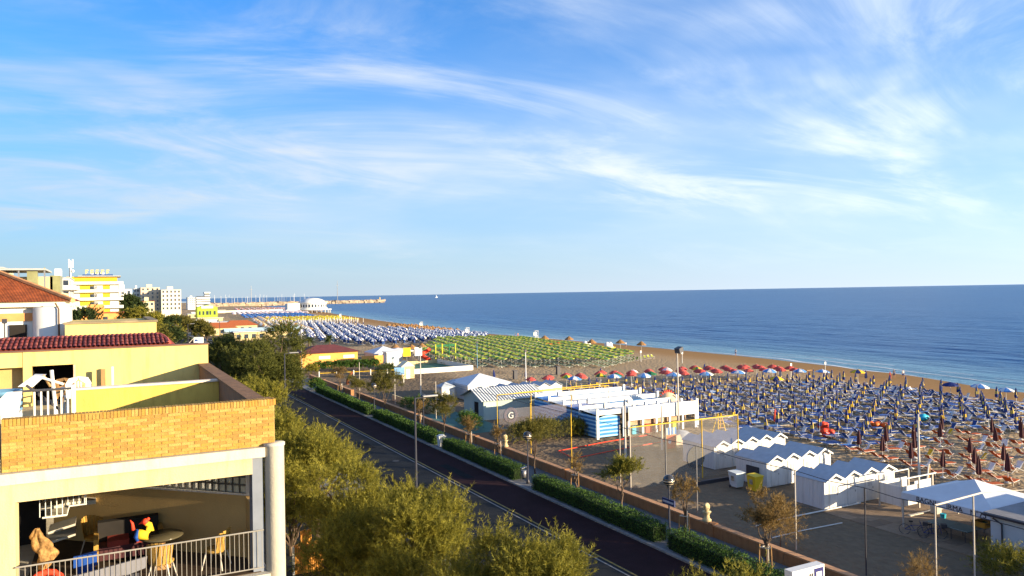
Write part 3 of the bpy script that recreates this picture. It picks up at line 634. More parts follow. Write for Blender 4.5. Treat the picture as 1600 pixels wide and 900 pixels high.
def loggia_things():
    RAT = mat('rattan', (.36, .21, .045), .8, .2, 20, .4, 60)
    def rattan(loc, rz, label):
        t = thing('rattan_chair', label, 'chair', loc, rz, 'rattan chairs in the loggia'); BASES[t.name] = (0, 0, 0)
        part(MB().lathe([(0, .40), (.24, .40), (.26, .44), (.24, .46), (0, .45)], (0, 0, 0), 14), 'seat', RAT, t, True)
        b = MB(); n = 9
        for i in range(n):
            a0, a1 = R(20 + i * 140 / n), R(20 + (i + .8) * 140 / n); h = .80 + .12 * math.sin(math.pi * (i + .5) / n)
            b.extr([(.25 * math.cos(a0), .25 * math.sin(a0), .44), (.25 * math.cos(a1), .25 * math.sin(a1), .44), (.31 * math.cos(a1), .31 * math.sin(a1), h), (.31 * math.cos(a0), .31 * math.sin(a0), h)], (0, .015, 0))
        part(b, 'backrest', RAT, t)
        for sx in (-1, 1):
            for sy in (-1, 1): part(MB().tube([(sx * .16, sy * .16, .42), (sx * .25, sy * .24, 0)], .016, 6), 'leg', POLEW, t)
    rattan((2.1, 18.75, 9.84), R(-120), 'yellow rattan chair near the right end of the loggia railing')
    rattan((.95, 18.5, 9.84), R(160), 'yellow rattan chair in front of the round loggia table')
    rattan((-.35, 21.2, 9.84), R(40), 'rattan chair in shade at the left of the loggia sofa')
    t = thing('round_table', 'round glass topped table in the loggia', 'table', (1.0, 19.4, 9.84))
    part(MB().lathe([(0, 0), (.46, 0), (.47, .02), (.46, .04), (0, .04)], (1.0, 19.4, 10.56), 24), 'table_top', mat('smoked_glass', (.07, .06, .035), .2, .1, 3), t, True)
    part(MB().lathe([(.24, 0), (.07, .2), (.05, .5), (.16, .72)], (1.0, 19.4, 9.84), 12), 'pedestal', WOOD, t, True)
    t = thing('sofa', 'dark sofa with red cushions against the loggia wall', 'sofa', (.2, 20.6, 9.84))
    part(MB().box(-.3, 1.0, 20.1, 20.7, 10.0, 10.3), 'seat', BROWNF, t); part(MB().box(-.3, 1.0, 20.6, 20.85, 10.0, 10.75), 'backrest', DARK, t)
    for x in (-.1, .5): part(MB().box(x, x + .45, 20.08, 20.6, 10.3, 10.42), 'cushion', mat('red_cushion', (.22, .03, .02), .8, .2, 5), t)
    for sx in (-.38, .98): part(MB().box(sx, sx + .1, 20.05, 20.8, 10.0, 10.52), 'armrest', RAT, t)
    # inflatable bird: red comb, yellow neck and breast, blue wing
    t = thing('inflatable_bird', 'inflatable toy bird, yellow with red head and blue wing, on the loggia table', 'toy', (.62, 19.2, 10.6))
    part(MB().tube([(.66, 19.2, 10.98), (.74, 19.2, 10.92), (.76, 19.2, 10.80), (.68, 19.2, 10.70), (.56, 19.2, 10.72), (.50, 19.2, 10.82)], [.05, .07, .09, .12, .12, .05], 10), 'body', YELF, t, True)
    part(MB().ball((.66, 19.2, 11.0), .075, 10, 7).ball((.72, 19.2, 11.05), .04, 8, 5).tube([(.6, 19.2, 10.99), (.53, 19.2, 10.96)], [.03, .006], 6), 'head', REDB, t, True)
    part(MB().tube([(.50, 19.15, 10.86), (.47, 19.15, 10.7), (.5, 19.15, 10.6)], [.03, .05, .03], 8), 'wing', mat('blue_plastic_b', (.012, .06, .28), .5, .1, 3), t, True)
    part(MB().tube([(.42, 19.2, 10.85), (.40, 19.2, 11.0), (.36, 19.2, 11.08)], [.04, .03, .008], 8), 'tail', REDB, t, True)
    # bundle of fabric hung by the pillar
    rng = random.Random(5); mb = MB(); n = 28; K = 18
    for i in range(K + 1):
        f = i / K; z = 10.5 + .85 * f; rad = .15 * math.sin(math.pi * (.10 + .86 * f)) ** .7
        for k in range(n):
            a = 2 * math.pi * k / n; w = 1 + .30 * math.sin(3 * a + 5 * f) + .24 * math.sin(6 * a - 13 * f) + .10 * math.sin(11 * f * 2 + a) + rng.uniform(-.05, .05)
            mb.v.append((-1.28 + .08 * math.sin(5 * f) + rad * w * math.cos(a), 18.5 + rad * w * .8 * math.sin(a), z))
    for i in range(K):
        for k in range(n): q, w_ = i * n + k, i * n + (k + 1) % n; mb.f.append((q, w_, w_ + n, q + n)); mb.m.append(0)
    o = single(mb, 'hanging_cushions', mat('beige_canvas', (.26, .145, .05), .9, .6, 9, 1.0, 9), 'bundle of beige cushions hanging by the loggia pillar', 'cushions', (-1.25, 18.5, 10.5), smooth=True)
    t = thing('swim_ring', 'red swim ring lying behind the left end of the railing', 'swim ring', (-1.2, 18.3, 9.84))
    part(MB().tube([(-1.2 + .28 * math.cos(i * .5236), 18.35 + .12 * math.sin(i * .5236), 10.22 + .22 * math.sin(i * .5236)) for i in range(13)], .07, 8), 'ring', REDB, t, True)
    part(MB().box(-1.5, -.9, 18.5, 18.7, 9.84, 10.3), 'box_below', DARKM, t)
    t = thing('surfboard', 'pale grey board lying on its edge behind the loggia railing', 'board', (-.2, 18.25, 9.84))
    part(MB().extr([(-1.0, 18.25, 10.32), (-.6, 18.25, 10.18), (.3, 18.25, 10.18), (.62, 18.25, 10.26), (.66, 18.25, 10.5), (.2, 18.25, 10.44), (-.6, 18.25, 10.34)], (0, .06, 0)), 'deck', mat('grey_board', (.17, .17, .19), .5, .1, 3), t)
    part(MB().box(-.9, .5, 18.28, 18.6, 9.84, 10.17), 'trestle', DARKM, t)
    single(MB().extr([(-.75, 19.2, 10.2), (-.3, 19.2, 10.2), (-.3, 19.2, 10.5), (-.75, 19.2, 10.45)], (0, .06, 0)).box(-.7, -.35, 19.2, 19.26, 9.84, 10.2), 'beach_float', mat('blue_plastic_b', (.02, .12, .5)), 'blue beach float leaning inside the loggia', 'float', (-.5, 18.6, 9.84))
loggia_things()

# ================================================================== buildings behind
def apt(name, label, x0, x1, y0, y1, h, floors, cols, wall, z0=2.0, balc=None, win=GLASS, roofm=GREYC, side_cols=3, parapet=.7, balc_w=None, frames=True):
    """box block with window openings as parts on the faces towards the camera (-Y) and the sea (+X)"""
    t = thing(name, label, 'building', ((x0 + x1) / 2, y0, 0))
    part(MB().box(x0, x1, y0, y1, 0, h), 'wall', wall, t)
    rf = part(MB().box(x0 - .2, x1 + .2, y0 - .2, y1 + .2, h, h + .25), 'roof', roofm, t)
    part(MB().box(x0 + (x1 - x0) * .3, x0 + (x1 - x0) * .6, y0 + 2, y0 + 6, h + .25, h + 2.4), 'stair_housing', wall, rf, root=t)
    fh = (h - z0) / floors; b = BASES[t.name]
    wm = MB().box(-.55, .55, -.08, .05, 0, 1.5).mesh('window', win); wf = MB().box(-.66, .66, -.05, .03, -.12, 0).mesh('sill', WHITE)
    for f in range(floors):
        z = z0 + f * fh + fh * .3
        if z < 6 and h > 14: continue
        for c in range(cols):
            x = x0 + (x1 - x0) * (c + .5) / cols
            w = link('window', wm, t, (x - b[0], y0 - b[1], z))
            if frames: link('sill', wf, w)
        for c in range(side_cols):
            y = y0 + (y1 - y0) * (c + .5) / side_cols
            w = link('window', wm, t, (x1 - b[0], y - b[1], z), R(90))
        if balc:
            zz = z0 + f * fh; bw = balc_w or (x0, x1)
            p = part(MB().box(bw[0] - .3, bw[1] + 1.3, y0 - 1.4, y0 - .01, zz - .1, zz + .1).box(x1 + .01, x1 + 1.3, y0, y1, zz - .1, zz + .1), 'balcony', CONC, t)
            part(MB().box(bw[0] - .3, bw[1] + 1.3, y0 - 1.4, y0 - 1.32, zz + .12, zz + 1.05).box(x1 + 1.22, x1 + 1.3, y0 - 1.3, y1, zz + .12, zz + 1.05), 'balcony_panel', balc, p, root=t)
    return t
BALC = mat('balcony_panel', (.55, .56, .50), .5, .1, 1)
# yellow block right behind the tiled roof
def yellow_block():
    t = thing('roof_block', 'plain pale yellow rooftop block behind the red tiled strip', 'building', (.1, 38, 0))
    part(MB().box(-1.68, 1.88, 38, 46, 0, 14.98), 'wall', PALEYEL, t)
    part(MB().box(-1.74, 1.94, 37.94, 38.3, 14.98, 15.07), 'coping', mat('dark_coping', (.20, .16, .10), .8, .3, 1.5), t)
    part(MB().box(1.62, 1.94, 38.3, 46, 14.98, 15.07), 'coping', mat('dark_coping', (.20, .16, .10)), t)
yellow_block()
def tile_roof_mat():
    m = mat('house_roof_tiles', (.30, .075, .022), .85, .4, 2.5, .2, 14)
    nt = m.node_tree; N = nt.nodes.new; L = nt.links.new; b = nt.nodes['Principled BSDF']
    g = N('ShaderNodeNewGeometry'); w = N('ShaderNodeTexWave'); w.inputs['Scale'].default_value = 5.0; w.wave_profile = 'SIN'; w.bands_direction = 'X'; L(g.outputs['Position'], w.inputs['Vector'])
    w2 = N('ShaderNodeTexWave'); w2.inputs['Scale'].default_value = 2.4; w2.bands_direction = 'Z'; w2.wave_profile = 'SAW'; L(g.outputs['Position'], w2.inputs['Vector'])
    ad = N('ShaderNodeMath'); L(w.outputs['Fac'], ad.inputs[0]); L(w2.outputs['Fac'], ad.inputs[1])
    bp = N('ShaderNodeBump'); bp.inputs['Strength'].default_value = .9; bp.inputs['Distance'].default_value = .08; L(ad.outputs[0], bp.inputs['Height']); L(bp.outputs[0], b.inputs['Normal'])
    return m
HROOF = tile_roof_mat()
def hip_house():
    t = thing('villa', 'white villa with red hipped tile roof at the left edge', 'building', (-6, 44, 0))
    part(MB().box(-14, -2.1, 45, 57, 0, 15.7), 'wall', WHITE, t)
    part(MB().box(-14.1, -3.3, 44.93, 45, 15.03, 15.42), 'frieze', mat('orange_frieze', (.55, .24, .09), .85, .1, 2), t)
    part(MB().box(-14.4, -1.75, 44.65, 57.3, 15.72, 15.98), 'cornice', mat('cream_cornice', (.76, .66, .46), .8, .05, 2), t)
    e = 15.98
    rf = part(MB().add([(-16, 44.45, e), (-1.6, 44.45, e), (-1.6, 57.5, e), (-16, 57.5, e), (-5.3, 49.5, 17.6), (-16, 49.5, 17.6)], [(0, 1, 4, 5), (1, 2, 4), (2, 3, 5, 4), (0, 3, 2, 1)]), 'roof', HROOF, t)
    part(MB().tube([(-1.6, 44.45, e + .03), (-5.3, 49.5, 17.63)], .13, 8).tube([(-5.3, 49.5, 17.63), (-16, 49.5, 17.63)], .13, 8), 'ridge_tile', mat('ridge_tile', (.52, .26, .11), .85, .2, 4), rf, root=t)
    part(MB().box(-5.45, -5.0, 46.2, 46.8, 16.3, 17.5).box(-5.52, -4.93, 46.13, 46.87, 17.5, 17.6), 'chimney', mat('chimney_brick', (.55, .30, .14), .85, .2, 4), rf, root=t)
    part(MB().box(-4.35, -3.62, 44.9, 45.02, 13.0, 14.85), 'door', DARK, t)
    part(MB().lathe([(0, 0), (.82, 0), (.82, 15.7), (0, 15.7)], (-2.55, 44.9, 0), 28), 'stair_tower', WHITE, t, True)
    part(MB().tube([(-2.35, 44.0, 15.9), (-2.2, 44.0, 15.6), (-2.2, 44.0, 0)], .05, 6), 'downpipe', mat('brown_pipe', (.10, .06, .04), .5), t)
    part(MB().box(-9, -3.4, 42, 44.9, 13.0, 13.06), 'terrace', mat('terrace_tiles', (.42, .20, .10), .85, .1, 3), t)
    for i, x in enumerate((-4.7, -4.35, -4.05)):
        single(MB().tube([(x, 40, 12), (x, 40, 14.95 + i * .05)], .035, 6).box(x - .09, x + .09, 39.9, 40.1, 14.95 + i * .05, 15.15 + i * .05), 'vent_pipe', DARKM if i == 2 else METAL,
               ['leftmost of three short vent pipes before the white villa', 'middle one of three short vent pipes before the white villa', 'rightmost and darkest of three vent pipes before the white villa'][i], 'pipe', (x, 40, 12), 'vent pipes')
    part(MB().box(-9, -3.0, 39.6, 41.9, 0, 14.35), 'annexe', PALEYEL, t)
hip_house()
# grey and cream flats far left, behind the villa
apt('apartment_block', 'cream flats with glass penthouse rising behind the villa roof', -27, -18.5, 180, 200, 22.6, 6, 4, mat('cream_far', (.55, .48, .31), .85, .08, .3), balc=BALC)
def penthouse():
    t = thing('penthouse_block', 'grey and white terraced block with rooftop glass canopies', 'building', (-13.5, 160, 0))
    part(MB().box(-20, -7.2, 160, 178, 0, 17.4), 'wall', mat('cream_far', (.70, .62, .42)), t)
    part(MB().box(-18, -9.0, 162, 176, 17.4, 20.4), 'upper_storey', CREAM, t)
    part(MB().box(-12.8, -11.2, 160.2, 161.8, 13, 21.4).box(-10.2, -10.0, 159.9, 160.2, 13, 22.0), 'stair_glazing', mat('olive_glazing', (.20, .20, .10), .3, .3, .5), t)
    part(MB().box(-18, -9.9, 159.5, 176, 21.5, 21.8), 'canopy', GREYC, t)
    for x in (-17.6, -14, -10.1): part(MB().box(x - .12, x + .12, 159.8, 160.1, 17.4, 21.5), 'post', METAL, t)
    for z in (12.8, 15.9): part(MB().box(-20.2, -7.0, 158.6, 159.95, z, z + 1.0), 'balcony_panel', BALC, t)
    for k in range(5): part(MB().box(-19.4 + k * 2.4, -18.2 + k * 2.4, 159.93, 160.05, 13.9, 15.7), 'window', GLASS, t)
    part(MB().box(-9.4, -7.8, 162, 170, 17.4, 20.6), 'roof_screen', mat('olive_glazing', (.20, .20, .10)), t)
penthouse()
apt('apartment_block', 'white flats between the penthouse block and the yellow hotel', -13, -8.4, 215, 240, 21.4, 7, 3, WHITE, balc=WHITE)
apt('apartment_block', 'flat roofed white block partly behind the villa ridge, far left', -50, -28, 190, 205, 22.5, 6, 7, mat('pale_far', (.62, .62, .58), .85, .08, .3), balc=GREYC)
def hotel():
    x0, x1, y0, y1 = -16.5, 3.5, 341, 362
    YW = mat('hotel_yellow', (.58, .43, .03), .85, .08, .4); OW = mat('hotel_orange', (.56, .31, .03), .85, .08, .4)
    t = thing('hotel', 'bright yellow hotel with white balconies and rooftop lettering', 'hotel', ((x0 + x1) / 2, y0, 0)); b = BASES[t.name]
    part(MB().box(x0, x1, y0, y1, 0, 22.2), 'wall', YW, t)
    part(MB().box(x0 + 2, x1 - .5, y0 + 1.2, y1, 22.2, 25.2), 'attic', OW, t)
    rf = part(MB().box(x0 + 6, x1 + .8, y0 - .2, y1, 25.2, 25.55), 'roof', GREYC, t)
    part(MB().box(-6, -1.5, y0 + 3, y0 + 8, 25.55, 27.0), 'lift_housing', WHITE, rf, root=t)
    wm = MB().box(-.7, .7, -.1, .05, 0, 2.0).mesh('window', GLASS); wp = MB().box(-1.5, 1.5, -.12, .04, 0, 2.55).mesh('white_panel', WHITE)
    for f in range(7):
        z = 22.2 - 3.1 * (7 - f)
        p = part(MB().box(x0 - 1.2, x1 + 1.6, y0 - 1.7, y0 - .01, z + 2.95, z + 3.12), 'balcony', CONC, t)
        part(MB().box(x0 - 1.2, x1 + 1.6, y0 - 1.7, y0 - 1.6, z + 3.13, z + 4.15), 'balcony_panel', BALC, p, root=t)
        for k, x in enumerate((-11.5, -3.6, 1.9)): link('white_panel', wp, t, (x - b[0], -.03, z + .25))
        for k, x in enumerate((-5.7, -4.7, -14.6)): link('window', wm, t, (x - b[0], -.05, z + .4))
        for k in range(4): link('window', wm, t, (x1 - b[0] + .02, 3 + k * 5, z + .4), R(90))
    # rooftop sign: a row of separate pale letters over a blue board
    part(MB().box(-9.0, 1.5, y0 + .3, y0 + .5, 25.6, 26.1), 'sign_board', BLUEF, rf, root=t)
    for i in range(5):                          # too far away to read: each letter a pale notched plate
        x = -8.0 + i * 1.8
        part(MB().box(x, x + .35, y0 + .3, y0 + .45, 26.2, 27.9).box(x + .36, x + 1.1, y0 + .3, y0 + .45, 27.5, 27.9).box(x + .36, x + .9 + .2 * (i % 2), y0 + .3, y0 + .45, 26.8 - .2 * (i % 3), 27.1), 'letter', PALEYEL, rf, root=t)
    return t
hotel()
def mast():
    t = thing('antenna_mast', 'tall grey antenna mast with white panels beside the yellow hotel', 'mast', (-12.6, 330, 0))
    part(MB().tube([(-12.6, 330, 18), (-12.6, 330, 30.8)], [.45, .3], 8), 'pole', METAL, t)
    for k, a in enumerate((0, 2.1, 4.2)): part(MB().box(-12.6 + .8 * math.cos(a) - .2, -12.6 + .8 * math.cos(a) + .2, 330 + .8 * math.sin(a) - .2, 330 + .8 * math.sin(a) + .2, 28.2, 31.4), 'panel_antenna', WHITE, t)
    part(MB().ball((-11.8, 329.5, 27), .55, 10, 6, 0, (1, .4, 1)), 'dish', WHITE, t, True)
    part(MB().box(-13.6, -11.6, 329, 331, 0, 18), 'plinth', GREYC, t)
mast()
apt('hotel', 'large white hotel with small dark windows beyond the trees', 32.5, 45.2, 590, 615, 22.3, 7, 5, mat('white_far', (.62, .56, .42), .85, .06, .2), balc=None)
apt('hotel', 'taller cream hotel left of the large white hotel', 20, 32.3, 604, 640, 24.2, 8, 4, mat('cream_far2', (.58, .46, .32), .85, .06, .2), balc=None)
apt('apartment_block', 'narrow pale flats at the left of the two hotels', 16.5, 20.2, 640, 660, 24, 7, 2, mat('pale_far', (.62, .62, .58)))
apt('villa', 'small cream villa with square windows below the far hotels', 15.3, 22.3, 470, 482, 14.8, 4, 3, mat('cream_far', (.70, .62, .42)), roofm=ROOF)
apt('apartment_block', 'low white flats at the right foot of the yellow hotel', 2, 10, 420, 440, 21, 6, 3, WHITE)
apt('terrace_house', 'small orange house with tiled roof below the yellow hotel', -9, 4, 230, 242, 12.5, 3, 4, mat('orange_far', (.56, .25, .08), .85, .1, .5), roofm=ROOF)
def tower():
    t = thing('control_tower', 'white striped building with a square tower near the harbour', 'building', (122, 1200, 0))
    for k in range(4): part(MB().box(112.7, 131, 1200, 1220, 4 + k * 3.8, 6.4 + k * 3.8), 'storey', WHITE, t); part(MB().box(113.2, 130.5, 1201, 1219, 6.4 + k * 3.8, 7.8 + k * 3.8), 'window_band', GLASS, t)
    part(MB().box(112.7, 131, 1200.5, 1219, 0, 4), 'ground_storey', GREYC, t)
    part(MB().box(124, 130.5, 1203, 1217, 19.2, 21).box(123.5, 131.5, 1201, 1219, 23, 25), 'tower', WHITE, t); part(MB().box(124, 130.5, 1203, 1217, 21, 23), 'tower_glazing', GLASS, t)
    apt('apartment_block', 'low white block left of the striped harbour building', 100, 110, 1190, 1215, 17.5, 5, 4, WHITE)
tower()
def green_house():
    GW = mat('lime_green_wall', (.24, .33, .04), .85, .08, .4)
    t = thing('bathing_pavilion', 'lime green seafront pavilion with dark drawings on its wall', 'building', (60, 600, 0))
    part(MB().extr([(56.7, 600, 0), (70.6, 600, 0), (70.6, 600, 9.4), (67, 600, 10.2), (63.6, 600, 11.2), (60, 600, 10.2), (56.7, 600, 9.4)], (0, 14, 0)), 'wall', GW, t)
    part(MB().box(59.5, 67.5, 599.7, 599.98, 8.6, 10.4), 'sign', WHITE, t)
    for k, (x, w) in enumerate(((58.4, .9), (60.9, .9), (63.6, 1.4), (65.6, .8), (68.6, 1.1))):
        part(MB().box(x - w / 2, x + w / 2, 599.75, 599.98, 4.0, 6.6), 'window', GLASS, t)
    part(MB().box(56.2, 71.1, 599.4, 614.4, -.1, .6), 'plinth', WHITE, t)
green_house()
# low seafront roofs strung along the far promenade
def low_roofs():
    rnd = random.Random(11)
    spec = [(47, 300, 12, 8, 'flat', 'long flat pale roof of the nearest far beach bar'), (42, 350, 14, 9, 'hip', 'low cream beach house with red roof beside the far road'), (54, 375, 15, 9, 'hip', 'low yellow beach house with red roof left of the green pavilion'),
            (52, 430, 13, 9, 'flat', 'low white beach bar roof in the far row, third along'), (48, 480, 16, 9, 'flat', 'low white beach bar roof in the far row, fourth along'), (58, 530, 15, 9, 'flat', 'low pale roof just before the green pavilion'),
            (66, 680, 18, 9, 'flat', 'low white roof just beyond the green pavilion'), (78, 760, 22, 10, 'flat', 'long white roof far along the beach'), (96, 860, 26, 10, 'flat', 'last low white roof before the harbour')]
    for (x, y, w, d, kd, lab) in spec:
        t = thing('beach_bar', lab, 'building', (x, y, 0))
        part(MB().box(x - w / 2, x + w / 2, y, y + d, 0, 3.1), 'wall', rnd.choice([WHITE, CREAM, CREAM]), t)
        if kd == 'flat': part(MB().box(x - w / 2 - .5, x + w / 2 + .5, y - .6, y + d + .5, 3.1, 3.45), 'roof', rnd.choice([WHITE, CONC, HUTR]), t)
        else: part(MB().add([(x - w / 2 - .5, y - .5, 3.1), (x + w / 2 + .5, y - .5, 3.1), (x + w / 2 + .5, y + d + .5, 3.1), (x - w / 2 - .5, y + d + .5, 3.1), (x - w / 4, y + d / 2, 5.4), (x + w / 4, y + d / 2, 5.4)], [(0, 1, 5, 4), (1, 2, 5), (2, 3, 4, 5), (3, 0, 4), (0, 3, 2, 1)]), 'roof', ROOF, t)
        for k in range(4): part(MB().box(x - w / 2 + .8 + k * w / 4.4, x - w / 2 + 2.2 + k * w / 4.4, y - .06, y + .02, .8, 2.3), 'window', GLASS, t)
    t = thing('canopy_hall', 'long pale blue canopy roof in front of the far umbrellas', 'building', (52, 305, 0))
    part(MB().extr([(38, 303, 3.2), (66, 303, 3.2), (66, 307, 4.3), (38, 307, 4.3)], (0, 0, .12)), 'roof', mat('pale_blue_roof', (.42, .56, .62), .5, .08, .5), t)
    part(MB().extr([(38, 307.02, 4.3), (66, 307.02, 4.3), (66, 313, 3.2), (38, 313, 3.2)], (0, 0, .12)), 'roof', mat('pale_blue_roof', (.42, .56, .62)), t)
    part(MB().box(38.5, 65.5, 303.6, 312.4, 0, 3.15), 'wall', CREAM, t)
low_roofs()
# round white sea pavilion on piles with its pier
def rotunda():
    c = (190, 815); t = thing('rotunda', 'round white domed pavilion standing on piles in the sea', 'pavilion', (c[0], c[1], SEA))
    part(MB().lathe([(0, 1.8), (19.5, 1.8), (19.5, 2.6), (0, 2.6)], (c[0], c[1], 0), 40), 'deck', WHITE, t)
    part(MB().lathe([(15.2, 2.6), (15.2, 4.0), (14.4, 4.0), (14.4, 9.2), (15.0, 9.2), (15.0, 9.9), (0, 9.9)], (c[0], c[1], 0), 40), 'drum', WHITE, t)
    part(MB().lathe([(12.8, 9.9), (12.0, 11.3), (9.4, 12.9), (5.5, 14.0), (0, 14.4)], (c[0], c[1], 0), 40), 'dome', WHITE, t, True)
    wm = MB().box(-.12, .12, -.8, .8, 0, 3.0).mesh('window', GLASS)
    for k in range(28):
        a = 2 * math.pi * k / 28; link('window', wm, t, (14.42 * math.cos(a), 14.42 * math.sin(a), 6.2), a)
    part(MB().box(c[0] - 27, c[0] - 14.6, c[1] - 7, c[1] + 7, 2.61, 9.0), 'entrance_block', WHITE, t); part(MB().box(c[0] - 29, c[0] - 10, c[1] - 9, c[1] + 9, 1.7, 2.58), 'entrance_deck', WHITE, t)
    pm = MB().tube([(0, 0, -2), (0, 0, 3.3)], .45, 6).mesh('pile', GREYC)
    for k in range(24):
        a = 2 * math.pi * k / 24; link('pile', pm, t, (18.2 * math.cos(a), 18.2 * math.sin(a), 0))
    for k in range(6): link('pile', pm, t, (-27 + k * 3, -8, 0))
    t = thing('pier', 'long white pier leading from the beach to the round pavilion', 'pier', (120, 815, SEA))
    part(MB().box(92, 160.5, 812.5, 817.5, 1.5, 2.2), 'deck', WHITE, t); part(MB().box(92, 160.5, 812.4, 812.48, 2.2, 3.2), 'railing', WHITE, t)
    for k in range(6): link('pile', pm, t, (50 + k * 5 - 14, -2, 0))
rotunda()
def harbour():
    rnd = random.Random(4); ROCK = mat('breakwater_rock', (.30, .24, .18), .95, .35, .12, .6, .4)
    def mole(name, label, p, q, w, h, n, seed):
        r = random.Random(seed); t = thing(name, label, 'breakwater', ((p[0] + q[0]) / 2, (p[1] + q[1]) / 2, SEA)); P, Q = Vector((*p, 0)), Vector((*q, 0)); d = (Q - P).normalized(); s = Vector((-d.y, d.x, 0)); L = (Q - P).length
        part(MB().obox((P + Q) / 2 + Vector((0, 0, SEA + h * .3)), d * L / 2, s * w * .35, Vector((0, 0, h * .6))), 'core', ROCK, t)
        mb = MB()
        for i in range(n):
            c = P + d * r.uniform(0, L) + s * r.uniform(-w / 2, w / 2); z = SEA + r.uniform(0, h); k = r.uniform(2, 5)
            mb.obox(c + Vector((0, 0, z)), (k, r.uniform(-1, 1), r.uniform(-1, 1)), (r.uniform(-1, 1), k * .8, 0), (r.uniform(-.6, .6), 0, k * .5))
        o = part(mb, 'rocks', ROCK, t); o['kind'] = 'stuff'
    mole('breakwater', 'long rocky breakwater reaching out to sea beyond the round pavilion', (330, 1690), (575, 1760), 14, 5.5, 420, 1)
    mole('breakwater', 'rocky harbour mole lying inshore, left of the round pavilion', (150, 1500), (340, 1660), 16, 6, 380, 2)
    t = thing('harbour_beacon', 'small beacon at the tip of the long breakwater', 'beacon', (568, 1757, 3))
    part(MB().lathe([(2, 0), (1.5, 4), (1.5, 8), (0, 9)], (568, 1757, 3), 10), 'tower', CREAM, t); part(MB().box(564, 572, 1754, 1760, 0, 3.5), 'base', CREAM, t)
    mm = MB().tube([(0, 0, 0), (0, 0, 1)], [.28, .18], 5).mesh('mast', WHITE); hm = MB().extr([(-5, -1.4, 0), (5.6, 0, .3), (-5, 1.4, 0)], (0, 0, 1.6)).mesh('hull', WHITE)
    for i in range(44):
        x = 170 + i * 5.6 + rnd.uniform(-2, 2); y = 1800 + rnd.uniform(-30, 60); h = rnd.uniform(15, 25)
        t = thing('sailing_boat', 'moored sailing boat in the harbour, %s mast from the left' % ordinal(i + 1), 'boat', (x, y, SEA), 0, 'sailing boats in the harbour')
        link('hull', hm, t, (0, 0, .6)); o = link('mast', mm, t, (0, 0, 1)); o.scale = (1, 1, h)
    for (x, y, h, lab) in ((452, 1700, 50, 'thin pale mast standing on the breakwater behind the round pavilion'), (258, 1640, 40, 'dark harbour mast, the tallest one left of the round pavilion')):
        t = thing('signal_mast', lab, 'mast', (x, y, 0)); part(MB().tube([(x, y, 0), (x, y, h)], [.8, .35], 6), 'pole', METAL, t); part(MB().box(x - 3, x + 3, y - .2, y + .2, h * .8, h * .8 + .5), 'yard', METAL, t)
harbour()
def sail_far():
    for i, (x, y) in enumerate(((1500, 3700), (620, 1950))):
        t = thing('sailing_boat', ['tiny white sailing boat far out near the horizon', 'white motor boat off the breakwater tip'][i], 'boat', (x, y, SEA))
        part(MB().extr([(x - 6, y - 2, SEA), (x + 7, y, SEA), (x - 6, y + 2, SEA)], (0, 0, 2)), 'hull', WHITE, t); part(MB().extr([(x - 1, y, SEA + 2), (x + 5, y, SEA + 2.4), (x - .5, y, SEA + (14 if i == 0 else 5))], (0, .3, 0)), 'sail', WHF, t)
sail_far()

# ================================================================== trees, bushes, hedges
TAM = leafmat('tamarisk_leaves', (.020, .034, .004), (.125, .135, .013), (.29, .26, .036), .28)
DKTAM = leafmat('dark_tamarisk_leaves', (.035, .046, .010), (.12, .115, .020), (.18, .155, .03))
DRY = leafmat('dry_tamarisk_leaves', (.10, .060, .018), (.22, .14, .04), (.28, .19, .07))
OAK = leafmat('dark_oak_leaves', (.014, .026, .006), (.055, .070, .012), (.12, .125, .022), .2)
HEDGE = leafmat('hedge_leaves', (.012, .040, .008), (.045, .105, .014), (.08, .15, .022), .2)
EVER = leafmat('evergreen_leaves', (.012, .026, .010), (.045, .065, .016), None, .2)
PALM = leafmat('palm_leaves', (.030, .050, .014), (.09, .11, .03))
def limbs(mb, base, tips, r0, rnd):
    base = Vector(base)
    for (tx, ty, tz, r1) in tips:
        T = Vector((tx, ty, tz)); pts = [base]; n = 5
        for k in range(1, n + 1):
            f = k / n; p = base.lerp(T, f); p += Vector((rnd.uniform(-.12, .12), rnd.uniform(-.12, .12), .18 * math.sin(f * 3.14) * (T - base).length * .3)) * (1 if k < n else 0); pts.append(p)
        mb.tube(pts, [r0 + (r1 - r0) * k / n for k in range(n + 1)], 6)
def tree(name, label, x, y, h, r, seed, m=TAM, n_pl=900, blades=44, L=1.1, bl=.17, bw=.028, low=.35, group=None, z=0.1, trunk_r=.16, squash=1.0, lobes=11, up=.85, spread=.25, cat='tree', cards=False):
    rng = np.random.default_rng(seed); rnd = random.Random(seed)
    t = thing(name, label, cat, (x, y, z), 0, group)
    blobs = []; tips = []
    zc = h * (low + (1 - low) * .45)
    for i in range(lobes):
        a = 6.283 * i / lobes + rnd.uniform(-.4, .4); q = rnd.uniform(.3, .85) * r if i else 0
        bz = zc + rnd.uniform(-.35, .42) * h * (1 - low) * .8; br = r * rnd.uniform(.28, .48)
        bx, by = q * math.cos(a), q * math.sin(a); bh = br * rnd.uniform(.8, 1.15) * squash
        bz = min(bz, h - bh - L * .35); blobs.append((bx, by, bz, br, br, bh)); tips.append((bx, by, bz + bh * .3, trunk_r * .18))
    th = h * low * .75
    tb = MB().tube([(0, 0, -.1), (rnd.uniform(-.08, .08), rnd.uniform(-.08, .08), th * .5), (rnd.uniform(-.15, .15), rnd.uniform(-.15, .15), th)], [trunk_r * 1.25, trunk_r, trunk_r * .85], 8)
    limbs(tb, (0, 0, th - .05), tips, trunk_r * .62, rnd)
    link('trunk', tb.mesh('trunk', TRUNK), t)
    link('crown', foliage('crown', m, rng, blobs, n_pl, blades, L, bl, bw, up=up, spread=spread, cards=cards, fill=.62), t)
    return t
G1 = 'tamarisks on the near pavement'
